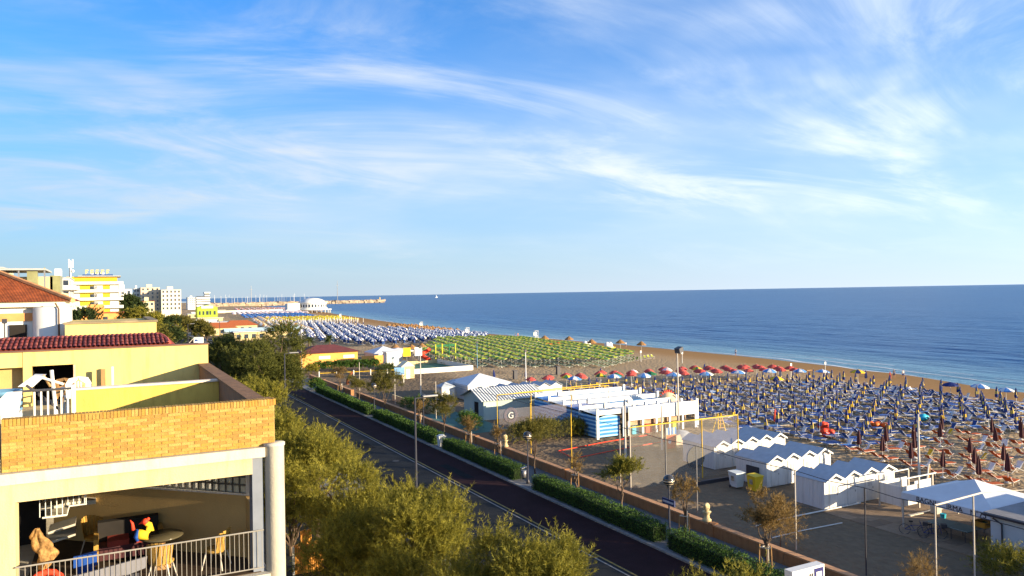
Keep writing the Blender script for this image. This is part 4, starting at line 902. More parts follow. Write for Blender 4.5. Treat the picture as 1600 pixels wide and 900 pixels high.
tree('tamarisk_tree', 'feathery golden green tamarisk at the bottom right, in front of the hedge', 16.4, 18.8, 7.2, 2.0, 1, n_pl=950, blades=52, L=.95, bl=.15, bw=.022, group=G1, low=.3)
tree('tamarisk_tree', 'bright feathery tamarisk at the bottom centre, right end of the tamarisk row', 14.2, 26.0, 6.3, 2.2, 2, n_pl=1500, blades=50, L=1.0, bl=.16, bw=.024, group=G1, low=.25)
tree('tamarisk_tree', 'low leaning tamarisk with red and white figure before it, bottom centre', 12.6, 27.6, 5.4, 2.3, 3, n_pl=1200, blades=46, bl=.16, bw=.025, group=G1, low=.2)
tree('tamarisk_tree', 'large golden tamarisk in the middle of the near tree row', 12.8, 34.0, 6.4, 2.5, 4, n_pl=1700, blades=48, bl=.18, bw=.027, group=G1, low=.25)
tree('tamarisk_tree', 'golden tamarisk just left of the tall dark street lamp', 12.2, 42.4, 6.8, 2.4, 5, n_pl=1500, blades=44, bl=.18, bw=.030, group=G1, low=.25)
tree('tamarisk_tree', 'golden tamarisk right of the loggia column, over the bamboo screen', 12.0, 51, 7.3, 2.8, 6, n_pl=1400, blades=42, bl=.20, bw=.033, group=G1, low=.25)
tree('tamarisk_tree', 'tall tamarisk rising beside the brick parapet corner', 11.8, 62, 7.9, 2.5, 7, n_pl=1300, blades=40, bl=.22, bw=.038, group=G1, low=.25)
tree('tamarisk_tree', 'slender tamarisk behind the weathered parapet coping', 12.2, 75, 7.6, 2.4, 8, n_pl=1100, blades=38, bl=.24, bw=.045, group=G1, low=.25)
tree('tamarisk_tree', 'second tamarisk behind the parapet coping, beside the big dark crown', 12.6, 88, 7.4, 2.4, 9, n_pl=1000, blades=36, bl=.26, bw=.05, group=G1, low=.25)
tree('tamarisk_tree', 'bushy tamarisk low behind the bamboo screen, second row', 9.8, 48.5, 5.8, 2.3, 13, n_pl=1100, blades=44, bl=.18, bw=.030, group=G1, low=.12)
tree('tamarisk_tree', 'bushy tamarisk in the second row, left of the large golden one', 10.8, 37.6, 5.4, 2.3, 14, n_pl=1200, blades=44, bl=.17, bw=.028, group=G1, low=.12)
tree('tamarisk_tree', 'bushy tamarisk at the bottom edge, second row from the road', 10.6, 31.0, 4.8, 2.2, 15, n_pl=1100, blades=46, bl=.16, bw=.025, group=G1, low=.12)
tree('holm_tree', 'large round dark olive tree crown standing at the roadside bend', 18.6, 103, 12.6, 5.7, 10, m=OAK, n_pl=2600, blades=40, L=1.2, bl=.26, bw=.055, low=.12, lobes=14, trunk_r=.3, up=.5)
tree('holm_tree', 'dark olive tree left of the large round crown', 14.6, 112, 10.6, 4.2, 11, m=OAK, n_pl=1500, blades=38, L=1.2, bl=.28, bw=.06, low=.15, lobes=10, trunk_r=.3, up=.5)
tree('holm_tree', 'yellow green tree at the right of the large round crown', 22.6, 121, 8.2, 3.8, 12, m=TAM, n_pl=1100, blades=36, L=1.2, bl=.28, bw=.06, low=.12, lobes=9, trunk_r=.25, up=.5)
# far street trees
rnd = random.Random(21)
far = [(31.5, 300 + 20 * i, 6.5 + rnd.uniform(-1, 1), 3.6) for i in range(10)]
for i, (x, y, h, r) in enumerate(far):
    tree('street_tree', 'olive green street tree along the far road, %s from the near end' % ordinal(i + 1), x, y, h, r, 40 + i, m=DKTAM, n_pl=260, blades=26, L=1.6, bl=.6, bw=.20, low=.2, lobes=7, group='street trees along the far road')
for i in range(9):
    y = 190 + i * 36
    tree('garden_tree', 'dark garden tree on the inland side of the far road, %s from the near end' % ordinal(i + 1), 13 + rnd.uniform(-4, 4) + i * .8, y, 8.8 + rnd.uniform(-1.0, 1.5), 4.2, 60 + i, m=[DKTAM, EVER, TAM][i % 3], n_pl=320, blades=26, L=1.6, bl=.6, bw=.2, low=.15, lobes=8, group='garden trees inland')
tree('pine_tree', 'dark round evergreen right of the yellow hotel', 7.0, 390, 18.5, 4.0, 80, m=EVER, n_pl=700, blades=26, L=2.2, bl=1.0, bw=.4, low=.25, lobes=10, trunk_r=.5, up=.3)
tree('pine_tree', 'darkest evergreen clump at the left of the far hotels', 11.6, 400, 19.5, 4.2, 81, m=EVER, n_pl=700, blades=26, L=2.2, bl=1.0, bw=.4, low=.2, lobes=10, trunk_r=.5, up=.3)
tree('garden_tree', 'dark leafy tree below the villa eaves', -3.4, 110, 15.4, 3.6, 82, m=EVER, n_pl=700, blades=30, L=1.1, bl=.35, bw=.12, low=.3, lobes=9, trunk_r=.25, up=.4)
tree('garden_tree', 'pale yellow green tree behind the rooftop block', 5.5, 195, 15.0, 5.0, 83, m=TAM, n_pl=700, blades=30, L=1.4, bl=.45, bw=.14, low=.3, lobes=9, trunk_r=.25, up=.4)
tree('garden_tree', 'tree in front of the orange house roof', 2.0, 150, 13.6, 3.4, 84, m=DKTAM, n_pl=600, blades=30, L=1.2, bl=.4, bw=.12, low=.3, lobes=9, trunk_r=.25, up=.4)
# young trees on the promenade, each in a wooden stake guard
def stake_guard(x, y, label):
    t = thing('tree_guard', label, 'tree guard', (x, y, .12), 0, 'wooden tree guards on the promenade')
    for a in (0.5, 2.6, 4.7):
        part(MB().tube([(x + .42 * math.cos(a), y + .42 * math.sin(a), .12), (x + .36 * math.cos(a), y + .36 * math.sin(a), 1.75)], .035, 6), 'stake', WOOD if a > 1 else POLEW, t)
    for z in (1.55,):
        for a, b in ((.5, 2.6), (2.6, 4.7), (4.7, .5)):
            part(MB().tube([(x + .37 * math.cos(a), y + .37 * math.sin(a), z), (x + .37 * math.cos(b), y + .37 * math.sin(b), z)], .028, 6), 'rail', POLEW, t)
def young(x, y, h, r, seed, label, m=TAM, n_pl=260, guard=None, low=.42):
    tree('young_tamarisk', label, x, y, h, r, seed, m=m, n_pl=n_pl, blades=34, L=.7, bl=.16, bw=.035, low=low, lobes=6, trunk_r=.07, group='young trees on the promenade', z=.12, spread=.6)
    if guard: stake_guard(x, y, guard)
young(32.35, 31.6, 4.6, 1.05, 101, 'half bare russet tree in a stake guard, nearest on the promenade', DRY, 210, 'stake guard round the nearest russet promenade tree')
young(32.5, 38.6, 4.2, .75, 102, 'thin bare brown tree beside the globe lamp with blue sign', DRY, 70, 'stake guard right of the globe lamp with the blue sign')
young(32.45, 45.4, 4.3, 1.25, 103, 'small golden tree with round crown on the promenade, left of the globe lamp', TAM, 330)
young(32.5, 51.6, 3.0, .5, 104, 'spindly bare sapling in a stake guard behind the long hedge', DRY, 40, 'stake guard round the bare sapling behind the long hedge')
young(32.9, 58.9, 5.0, 1.7, 105, 'spreading olive tree on the promenade behind the globe lamp and litter bin', DKTAM, 420)
young(33.0, 66.2, 3.0, .6, 106, 'small brown sapling by the stone post of the wall', DRY, 60, 'stake guard by the stone post of the wall')
young(32.7, 72.3, 3.1, .7, 107, 'small brown sapling in a stake guard beyond the white bin', DRY, 90, 'stake guard just beyond the white street bin')
young(33.0, 79.6, 4.7, 1.6, 108, 'olive tree with leaning crown beyond the tall street lamp', DKTAM, 360)
young(32.8, 87, 3.2, .7, 109, 'brown sapling in a stake guard behind the second globe lamp', DRY, 80, 'stake guard behind the farther globe lamp')
young(33.0, 100.5, 5.6, 2.6, 110, 'broad olive tree spreading over the promenade, middle distance', DKTAM, 620, low=.25)
young(32.8, 112, 4.0, 1.6, 111, 'low bushy tree beside the broad olive promenade tree', DKTAM, 260)
young(33.2, 124, 4.2, 1.3, 112, 'small brown tree near the far end of the low wall', DRY, 160, 'stake guard near the far end of the low wall')
def bush(name, label, blobs, seed, m, n, L=.45, bl=.13, bw=.05, blades=22, group=None, cards=True, stems=True):
    x = sum(b[0] for b in blobs) / len(blobs); y = sum(b[1] for b in blobs) / len(blobs)
    t = thing(name, label, 'bush', (x, y, 0), 0, group); rng = np.random.default_rng(seed)
    link('leaves', foliage('leaves', m, rng, [(b[0] - x, b[1] - y, b[2], b[3], b[4], b[5]) for b in blobs], n, blades, L, bl, bw, up=.4, fill=.3, cards=cards, spread=.7), t)
    mb = MB()
    for b in blobs: mb.tube([(b[0] - x, b[1] - y, -.05), (b[0] - x + .1, b[1] - y, b[2])], [.05, .02], 5)
    link('stems', mb.mesh('stems', TRUNK), t)
bush('bush', 'long golden bush bank behind the printed court net', [(38.4 + i * 1.35, 72.6 - .25 * (i % 2), .75, 1.3, 1.2, 1.05 + .25 * (i % 2)) for i in range(8)], 201, TAM, 1800, cards=False, L=.6, bl=.16, bw=.04, blades=30)
bush('bush', 'round yellow bush at the end of the bush bank by the striped pavilion', [(49.2, 71.6, .6, .9, .9, .9)], 202, TAM, 300, cards=False, L=.6, bl=.16, bw=.04, blades=30)
bush('bush', 'dark green square bush beside the printed net', [(37.6, 82.5, .8, 1.4, 1.8, 1.0), (38.2, 85, .8, 1.3, 1.3, 1.0)], 203, HEDGE, 420)
bush('bush', 'round dark green bush behind the wall, left of the green court', [(37.2, 98, 1.0, 1.8, 2.0, 1.3), (36.6, 101, .8, 1.5, 1.5, 1.0)], 204, HEDGE, 420)
bush('bush', 'sparse russet shrub on the sand at the bottom, left of the net posts', [(36.6, 25.2, .9, .5, .6, 1.0)], 205, DRY, 90, cards=False, L=.9, bl=.2, bw=.02, blades=30)
bush('bush', 'olive shrub against the bar wall at the lower right corner', [(42.0, 23.6, .9, 1.3, 1.6, 1.1), (42.8, 25.2, .7, 1.0, 1.0, .9)], 206, TAM, 420, cards=False, L=.7, bl=.16, bw=.03, blades=30)
bush('bush', 'tall russet reeds behind the wall beside the nearest russet tree', [(36.4, 34.4, 1.3, .8, .9, 1.3)], 207, DRY, 260, cards=False, L=1.0, bl=.18, bw=.022, blades=30)
bush('bush', 'pile of cut grass and shrubs on the sand behind the bush bank', [(46 + i * .8, 73.4 - i * .5, .15, .9, .9, .45) for i in range(4)], 208, DRY, 200, L=.3)
bush('bush', 'clipped dark green shrub row before the orange beach house', [(39 + i * 1.9, 163 - i * .4, 1.1, 1.4, 1.4, 1.1) for i in range(7)], 209, HEDGE, 800, bl=.25, bw=.1)
bush('bush', 'yellow green shrub at the left end of the shrub row', [(37.0, 160, .9, 1.4, 1.4, 1.1)], 210, LIME if False else TAM, 160, bl=.25, bw=.1)
bush('bush', 'spiky agave clump left of the small white hut', [(49, 150, .5, 1.2, 1.2, .8), (51.5, 154, .5, 1.2, 1.2, .8)], 211, PALM, 160, cards=False, L=1.0, bl=.4, bw=.07)
bush('bush', 'round dark bush at the far end of the promenade', [(31.0, 131, .9, 1.5, 2.0, 1.2)], 212, HEDGE, 260, bl=.2, bw=.08)
bush('bush', 'shrubs at the foot of the bamboo screen under the tamarisks', [(12.5, 40, .8, 1.6, 2.2, 1.1), (11.5, 36, .7, 1.4, 2.0, 1.0), (13, 32, .7, 1.5, 2, .9)], 213, DKTAM, 700, cards=False, L=.8, bl=.2, bw=.05)
def hedge(y0, y1, label, seed, x0=30.15, x1=31.35, h=1.02):
    t = thing('hedge', label, 'hedge', ((x0 + x1) / 2, (y0 + y1) / 2, .12), 0, 'clipped hedges along the cycle lane'); b = BASES[t.name]
    core = MB().box(x0 + .10, x1 - .10, y0 + .1, y1 - .1, .12, .12 + h - .12); part(core, 'core', mat('hedge_core', (.012, .022, .008), .95, .3, 3), t)
    rng = np.random.default_rng(seed); L = y1 - y0
    dens = 330 if y0 < 75 else 170; sz = 1.0 if y0 < 75 else 1.5
    P = []
    W = x1 - x0
    for (area, fn) in ((W * L, lambda u, v: (x0 + u * W, y0 + v * L, .12 + h)), (h * L, lambda u, v: (x0, y0 + v * L, .12 + u * h)), (h * L, lambda u, v: (x1, y0 + v * L, .12 + u * h)), (W * h, lambda u, v: (x0 + u * W, y0, .12 + v * h)), (W * h, lambda u, v: (x0 + u * W, y1, .12 + v * h))):
        n = int(area * dens); u = rng.uniform(0, 1, n); v = rng.uniform(0, 1, n); q = fn(u, v)
        P.append(np.stack([np.broadcast_to(np.asarray(c, dtype=float), (n,)) for c in q], axis=1))
    P = np.concatenate(P); n = len(P)
    lump = .07 * np.sin(P[:, 1] * 3.1 + seed) * np.sin(P[:, 0] * 5 + 1) + .06 * np.sin(P[:, 1] * 7.3) + .08 * np.sin(P[:, 1] * .9 + seed) * np.sin(P[:, 1] * .37)
    P += rng.normal(scale=.045, size=P.shape); P[:, 2] += lump; P[:, 0] += .5 * lump
    d = rng.normal(size=(n, 3)); d[:, 2] += .5; d /= np.linalg.norm(d, axis=1)[:, None]; r = rng.normal(size=(n, 3)); s = np.cross(d, r); s /= np.linalg.norm(s, axis=1)[:, None]
    l = .085 * sz * rng.uniform(.7, 1.4, (n, 1)); w = l * .55
    P = P - np.array(b); V = np.stack([P, P + d * l * .5 + s * w * .5, P + d * l, P + d * l * .5 - s * w * .5], axis=1).reshape(-1, 3)
    tint = np.repeat(rng.uniform(0, 1, n), 4)
    link('leaves', raw_mesh('leaves', HEDGE, V, 4, tint), t)
hedge(19, 37.6, 'clipped green hedge at the bottom right, nearest one', 301)
hedge(38.9, 54.6, 'long clipped hedge in the middle, between globe lamp and litter bin', 302)
hedge(57.8, 73.6, 'clipped hedge between the litter bin and the white street bin', 303)
hedge(75.8, 97, 'clipped hedge behind the tall street lamp, beyond the white bin', 304)
hedge(99.4, 128, 'farthest clipped hedge at the bend of the road', 305)
# palms
def palm(x, y, h, seed, label):
    rnd = random.Random(seed); t = thing('palm_tree', label, 'palm', (x, y, 0), 0, 'palms by the orange beach house')
    link('trunk', MB().tube([(0, 0, 0), (.1, 0, h * .5), (0, .05, h)], [.32, .26, .3], 8).mesh('trunk', TRUNK), t)
    V = []; T = []
    for k in range(34):
        a = rnd.uniform(0, 6.283); e = rnd.uniform(-.3, 1.25); L = rnd.uniform(1.8, 2.5); p = Vector((0, 0, h)); d = Vector((math.cos(a) * math.cos(e), math.sin(a) * math.cos(e), math.sin(e)))
        s = Vector((-math.sin(a), math.cos(a), 0)); pts = []
        for i in range(11): f = i / 10; pts.append(p + d * L * f + Vector((0, 0, -1.1 * f * f * L * .5)))
        ti = rnd.random()
        for i in range(1, 11):
            for sg in (-1, 1):
                q = pts[i]; w = .62 * math.sin(math.pi * (i / 10) ** .8) + .12
                V += [tuple(pts[i - 1]), tuple(q), tuple(q + s * sg * w + Vector((0, 0, -.22)) + (pts[i] - pts[i - 1]) * .6)]; T += [ti] * 3
    link('fronds', raw_mesh('fronds', PALM, np.array(V), 3, np.array(T)), t)
palm(50.5, 222, 3.6, 1, 'bushy palm right of the pole behind the orange beach house roof'); palm(44.5, 228, 3.2, 2, 'palm half hidden behind the left of the orange house roof'); palm(60, 236, 3.2, 3, 'palm at the right behind the orange house roof'); palm(33.5, 262, 4, 4, 'dark palm beside the road near the walking group')

# ================================================================== street furniture
def globe_lamp(x, y, label, sign=False, h=4.1):
    t = thing('globe_lamp', label, 'street lamp', (x, y, .12), 0, 'globe lamps on the promenade')
    part(MB().tube([(x, y, .12), (x, y, h - .3)], [.07, .05], 8), 'post', DARKM, t, True)
    part(MB().lathe([(.0, .12), (.16, .12), (.14, .3), (.08, .45)], (x, y, 0), 10), 'base', DARKM, t, True)
    c = (x, y, h); g = MB(); g.ball(c, .36, 18, 12); part(g, 'globe', mat('dark_globe', (.03, .028, .026), .18, .2, 3, spec=.7), t, True)
    part(MB().lathe([(.0, -.33), (.30, -.22), (.355, -.05), (.365, .0), (.355, .0)], c, 18), 'reflector', mat('lamp_glass', (.50, .42, .30), .15, .2, 4, spec=.8), t, True)
    part(MB().lathe([(.06, -.46), (.12, -.42), (.16, -.30)], c, 10), 'collar', METAL, t, True)
    if sign:
        s = part(MB().box(x - .05, x + .05, y - .55, y + .62, 2.55, 2.92), 'street_sign', mat('sign_blue', (.02, .03, .10), .5), t)
        part(MB().box(x - .056, x - .05, y - .48, y + .55, 2.67, 2.80), 'sign_strip', mat('sign_pale', (.40, .40, .45), .5), s, root=t)
globe_lamp(30.9, 38.2, 'near globe lamp with a blue street sign, at the hedge gap', True)
globe_lamp(30.7, 56.2, 'middle globe lamp beside the litter bin at the hedge gap')
globe_lamp(32.2, 84.0, 'farther globe lamp behind the hedge near the tall street lamp')
globe_lamp(30.8, 98.3, 'farthest globe lamp at the gap before the last hedge')
def tall_lamp(x, y, h, label, arm=1.6):
    t = thing('street_lamp', label, 'street lamp', (x, y, .12), 0, 'tall street lamps')
    part(MB().tube([(x, y, .1), (x, y, h)], [.10, .065], 8), 'post', DARKM, t, True)
    part(MB().tube([(x, y, h - .03), (x + arm, y, h)], .035, 6), 'arm', DARKM, t)
    part(MB().box(x + arm * .35, x + arm, y - .14, y + .14, h + .03, h + .12), 'lamp_head', METAL, t)
tall_lamp(18.0, 48.5, 9.1, 'tall dark street lamp rising from the tamarisks in the centre')
tall_lamp(18.0, 91.5, 9.4, 'tall dark street lamp before the big round tree crown')
tall_lamp(18.0, 150, 9.4, 'tall street lamp beyond the big round tree crown')
tall_lamp(18.0, 215, 9.4, 'street lamp near the walking group on the far road')
tall_lamp(29.9, 250, 9.0, 'street lamp on the sea side of the far road')
def bin_small(x, y, label):
    t = thing('litter_bin', label, 'litter bin', (x, y, .12))
    part(MB().lathe([(0, .35), (.2, .35), (.23, .95), (.21, .95), (0, .9)], (x, y, .12), 14), 'bucket', METAL, t, True)
    part(MB().tube([(x - .27, y, .12), (x - .27, y, 1.25)], .03, 6), 'post', DARKM, t); part(MB().tube([(x + .27, y, .12), (x + .27, y, 1.2)], .03, 6), 'post', DARKM, t)
    part(MB().obox((x, y, 1.3), (.26, 0, .05), (0, .16, 0), (0, 0, .02)), 'lid', METAL, t)
bin_small(30.75, 57.0, 'small metal litter bin between two posts at the hedge gap')
def white_bin():
    x, y = 30.55, 74.7; t = thing('street_bin', 'white tapered street bin with lid between two hedges', 'bin', (x, y, .12))
    part(MB().add([(x - .28, y - .25, .14), (x + .28, y - .25, .14), (x + .28, y + .25, .14), (x - .28, y + .25, .14), (x - .36, y - .33, 1.15), (x + .36, y - .33, 1.15), (x + .36, y + .33, 1.15), (x - .36, y + .33, 1.15)], [(0, 3, 2, 1), (4, 5, 6, 7), (0, 1, 5, 4), (1, 2, 6, 5), (2, 3, 7, 6), (3, 0, 4, 7)]), 'body', WHITE, t)
    part(MB().box(x - .40, x + .40, y - .37, y + .37, 1.155, 1.22).lathe([(.36, 1.22), (.3, 1.33), (.0, 1.37)], (x, y, 0), 12), 'lid', WHITE, t)
white_bin()
def wheelie(x, y, m, label, lid):
    t = thing('wheeled_bin', label, 'bin', (x, y, 0))
    part(MB().add([(x - .34, y - .36, .12), (x + .34, y - .36, .12), (x + .34, y + .36, .12), (x - .34, y + .36, .12), (x - .45, y - .46, 1.2), (x + .45, y - .46, 1.2), (x + .45, y + .46, 1.2), (x - .45, y + .46, 1.2)], [(0, 3, 2, 1), (4, 5, 6, 7), (0, 1, 5, 4), (1, 2, 6, 5), (2, 3, 7, 6), (3, 0, 4, 7)]), 'body', m, t)
    part(MB().extr([(x - .5, y - .5, 1.205), (x + .5, y - .5, 1.205), (x + .48, y + .48, 1.27), (x - .48, y + .48, 1.27)], (0, 0, .07)), 'lid', lid, t)
    for s in (-1, 1): part(MB().tube([(x + s * .33, y + .36, .12), (x + s * .40, y + .36, .12)], .12, 10), 'wheel', DARKM, t)
    part(MB().box(x - .46, x - .405, y - .16, y + .16, .62, 1.0), 'label_plate', mat('grey_label', (.25, .22, .16), .6, .5, 6), t)
wheelie(44.6, 46.6, mat('pale_grey_plastic', (.45, .50, .52), .5, .08, 2), 'pale grey wheeled bin beside the middle row of cabins', mat('pale_grey_plastic', (.45, .50, .52)))
wheelie(45.0, 45.0, mat('yellow_plastic', (.60, .42, .02), .5, .1, 2), 'yellow wheeled bin beside the middle row of cabins', mat('yellow_plastic', (.60, .42, .02)))
# stone posts with busts on the promenade wall
def stone_post(y, label):
    t = thing('stone_bust', label, 'sculpture', (34.3, y, .91))
    part(MB().lathe([(0, 0), (.30, 0), (.30, .10), (.22, .16), (.16, .40), (.24, .55), (.30, .62), (.0, .64)], (34.3, y, .93), 14), 'pedestal', CREAM, t, True)
    part(MB().ball((34.28, y - .02, 1.85), .24, 12, 8, 0, (1.0, .8, 1.15)).ball((34.12, y - .1, 1.98), .12, 8, 6).tube([(34.4, y, 1.7), (34.5, y + .12, 2.0)], [.12, .06], 8), 'figure', CREAM, t, True)
stone_post(67.3, 'pale stone figure on the low wall left of the middle globe lamp'); stone_post(38.6, 'pale stone figure on the low wall behind the near globe lamp')
# bamboo screen hut in the yard under the trees
def bamboo_box():
    t = thing('bamboo_screen', 'orange bamboo screen box with lattice under the tamarisks beside the column', 'screen', (10, 45, 0))
    n = 15
    for i in range(n): part(MB().tube([(9.3 + i * .11, 45, 0), (9.3 + i * .11, 45, 1.75 + (.75 if 2 < i < 9 else 0) + .03 * (i % 3))], .052, 6), 'bamboo_cane', BAMBOO, t)
    for k in range(6):
        part(MB().obox((9.6 + k * .22, 44.92, 1.5), (.22, 0, .22), (0, .012, 0), (-.015, 0, .015)), 'lattice_slat', WOOD, t); part(MB().obox((9.6 + k * .22, 44.90, 1.5), (-.22, 0, .22), (0, .012, 0), (.015, 0, .015)), 'lattice_slat', WOOD, t)
    part(MB().box(9.12, 9.22, 44.9, 45.02, 0, 1.65), 'post', WHITE, t)
bamboo_box()
pf = thing('picket_fence', 'short white picket fence glimpsed beneath the tamarisks', 'fence', (13.4, 41, 0))
for i in range(6): part(MB().extr([(13.0 + i * .16, 41, 0), (13.1 + i * .16, 41, 0), (13.1 + i * .16, 41, .95), (13.05 + i * .16, 41, 1.05), (13.0 + i * .16, 41, .95)], (0, .04, 0)), 'picket', WHITE, pf)
part(MB().box(12.95, 14.0, 41.045, 41.08, .6, .68), 'rail', WHITE, pf)
# red and white road barrier lamp half hidden in the trees
def gnome():
    x, y = 15.3, 26.2; t = thing('beach_flag_pole', 'red and white striped pole head poking out of the bottom tamarisk', 'pole', (x, y, .1))
    part(MB().tube([(x, y, .1), (x, y, 5.0)], .035, 6), 'pole', METAL, t)
    part(MB().lathe([(0, 0), (.13, .02), (.15, .25), (.11, .42), (0, .44)], (x, y, 4.35), 12), 'red_band', REDB, t, True); part(MB().lathe([(0, .44), (.10, .44), (.08, .66), (0, .68)], (x, y, 4.35), 12), 'white_band', WHITE, t, True); part(MB().lathe([(0, .68), (.09, .68), (.05, .86), (0, .9)], (x, y, 4.35), 12), 'red_tip', REDB, t, True)
    part(MB().lathe([(0, -1.0), (.26, -.9), (.24, -.4), (.12, -.02), (0, 0)], (x, y, 4.35), 12), 'straw_skirt', mat('pale_straw', (.48, .32, .16), .95, .3, 6, .4, 30), t, True)
gnome()
# signs
def text(body, size, loc, rot, m, parent, ext=.01, name='lettering'):
    cu = bpy.data.curves.new(name, 'FONT'); cu.body = body; cu.size = size; cu.extrude = ext; cu.materials.append(m); cu.align_x = 'CENTER'
    o = bpy.data.objects.new(name, cu); COL.objects.link(o); dg = bpy.context.evaluated_depsgraph_get(); me = bpy.data.meshes.new_from_object(o.evaluated_get(dg)); bpy.data.objects.remove(o)
    o = bpy.data.objects.new(name, me); COL.objects.link(o); o.parent = parent; o.location = loc; o.rotation_euler = rot; return o
def street_sign_board():
    x0, x1, y, z1 = 16.95, 18.25, 15.6, 8.0; t = thing('sign_board', 'white roadside sign board with a dark blue square, cut off at the bottom', 'sign', (17.6, y, 0))
    part(MB().box(x0, x1, y, y + .28, 6.6, z1), 'panel', WHITE, t)
    part(MB().box(x1 - .42, x1 - .06, y - .012, y - .001, 6.9, z1 - .07), 'blue_square', mat('sign_navy', (.012, .014, .12), .5, .05), t); part(MB().box(x1 - .35, x1 - .13, y - .02, y - .013, 6.9, z1 - .17), 'white_mark', WHITE, t)
    for k in range(2): part(MB().obox((x1 - .60 + k * .09, y - .008, 7.72), (.022, 0, 0), (0, .006, 0), (.02, 0, .1)), 'stroke', DARKM, t)
    for s in (.3, 1.0): part(MB().tube([(x0 + s, y + .33, 0), (x0 + s, y + .33, 7.8)], .05, 8), 'post', METAL, t)
street_sign_board()
def billboard():
    t = thing('billboard', 'small white billboard with blue logo on a strut above the far road', 'billboard', (9.6, 100, 0))
    part(MB().box(9.0, 10.1, 100, 100.1, 10.6, 11.28), 'panel', WHITE, t)
    part(MB().box(9.12, 9.42, 99.97, 99.995, 10.82, 11.06), 'logo', BLUEF, t); part(MB().box(9.46, 9.95, 99.97, 99.995, 10.88, 11.0), 'logo_text', BLUEL, t)
    part(MB().tube([(8.4, 100.1, 10.55), (9.0, 100.1, 11.2)], .04, 6), 'strut', POLEW, t); part(MB().tube([(9.5, 100.15, 0), (9.5, 100.15, 10.7)], .09, 8), 'post', METAL, t)
billboard()

# ================================================================== beach: cabins, tent, courts, pavilion
def cabin_proto(w, d, eave=2.02, peak=2.5):
    wall = MB(); wall.box(-w / 2, w / 2, 0, d, .05, eave)
    for y in (0.0, d): wall.extr([(-w / 2, y - (0 if y else 0), eave), (w / 2, y, eave), (0, y, peak - .06)], (0, .05 if y == 0 else -.05, 0))
    roof = MB()
    for s in (-1, 1): roof.extr([(0, -.22, peak), (s * (w / 2 + .04), -.22, eave - .02), (s * (w / 2 + .04), d + .15, eave - .02), (0, d + .15, peak)], (0, 0, .05))
    trim = MB()
    for s in (-1, 1): trim.extr([(0, -.24, peak + .06), (s * (w / 2 + .05), -.24, eave + .04), (s * (w / 2 + .05), -.24, eave - .1), (0, -.24, peak - .1)], (0, .03, 0))
    vent = MB().extr([(-.26, -.012, eave + .10), (.26, -.012, eave + .10), (0, -.012, peak - .2)], (0, .01, 0))
    door = MB().box(-.42, .42, -.04, -.005, .12, 1.86)
    frame = MB().box(-.47, -.43, -.035, -.004, .08, 1.92).box(.43, .47, -.035, -.004, .08, 1.92).box(-.43, .43, -.035, -.004, 1.87, 1.92)
    louv = MB()
    for k in range(3): louv.box(-.2 + k * .16, -.14 + k * .16, -.052, -.041, 1.15, 1.65)
    handle = MB().box(.30, .36, -.07, -.041, .95, 1.08)
    boards = MB()
    n = int(d / .3)
    for k in range(1, n): boards.box(-w / 2 - .012, -w / 2 - .001, k * d / n - .012, k * d / n + .012, .06, eave - .06)
    return dict(wall=(wall.mesh('wall', HUTW), None), roof=(roof.mesh('roof', HUTR), None), trim=(trim.mesh('trim', WHITE), 'roof'), vent=(vent.mesh('vent', DARK), None), door=(door.mesh('door', HUTW), None),
                frame=(frame.mesh('door_frame', WHITE), 'door'), louvre=(louv.mesh('louvre', GREYC), 'door'), handle=(handle.mesh('handle', METAL), 'door'), cover_strips=(boards.mesh('cover_strips', WHITE), 'wall'))
def cabin_row(x0, y0, n, w, d, words, first=None):
    P = cabin_proto(w, d); nm = {'frame': 'door_frame'}
    for i in range(n):
        t = thing('beach_cabin', 'white gabled beach cabin, %s from the left in the %s' % (ordinal(i + 1), words), 'cabin', (x0 + w * (i + .5), y0, 0), 0, 'white beach cabins'); made = {}
        for k, (me, par) in P.items():
            if k == 'cover_strips' and i > 0: continue
            made[k] = link(nm.get(k, k), me, made[par] if par else t)
cabin_row(45.3, 38.6, 4, 1.93, 2.65, 'cabin row nearest the tent'); cabin_row(46.5, 45.2, 4, 1.85, 3.4, 'middle cabin row by the bins'); cabin_row(47.3, 52.1, 5, 1.75, 4.2, 'cabin row behind the grey net')
single(MB().box(46.44, 46.49, 46.0, 47.4, .75, 1.5).box(46.42, 46.44, 45.95, 47.45, .7, .75), 'window_flap', DARKM, 'dark window opening in the side of the middle cabin row', 'window', (46.46, 46.7, .75))
single(MB().tube([(50.6, 44.3, .05), (51.5, 45.1, 1.1)], .03, 6).tube([(51.5, 44.0, .05), (50.9, 45.1, .7)], .03, 6), 'leaning_poles', WOOD, 'crossed poles leaning on the middle cabin row', 'poles', (51, 44.5, 0))
single(MB().box(52.2, 53.6, 44.0, 44.5, .02, .16).box(52.3, 53.5, 44.05, 44.45, .16, .3), 'yellow_board', YELF, 'yellow board lying by the end of the middle cabin row', 'board', (52.9, 44.2, 0))
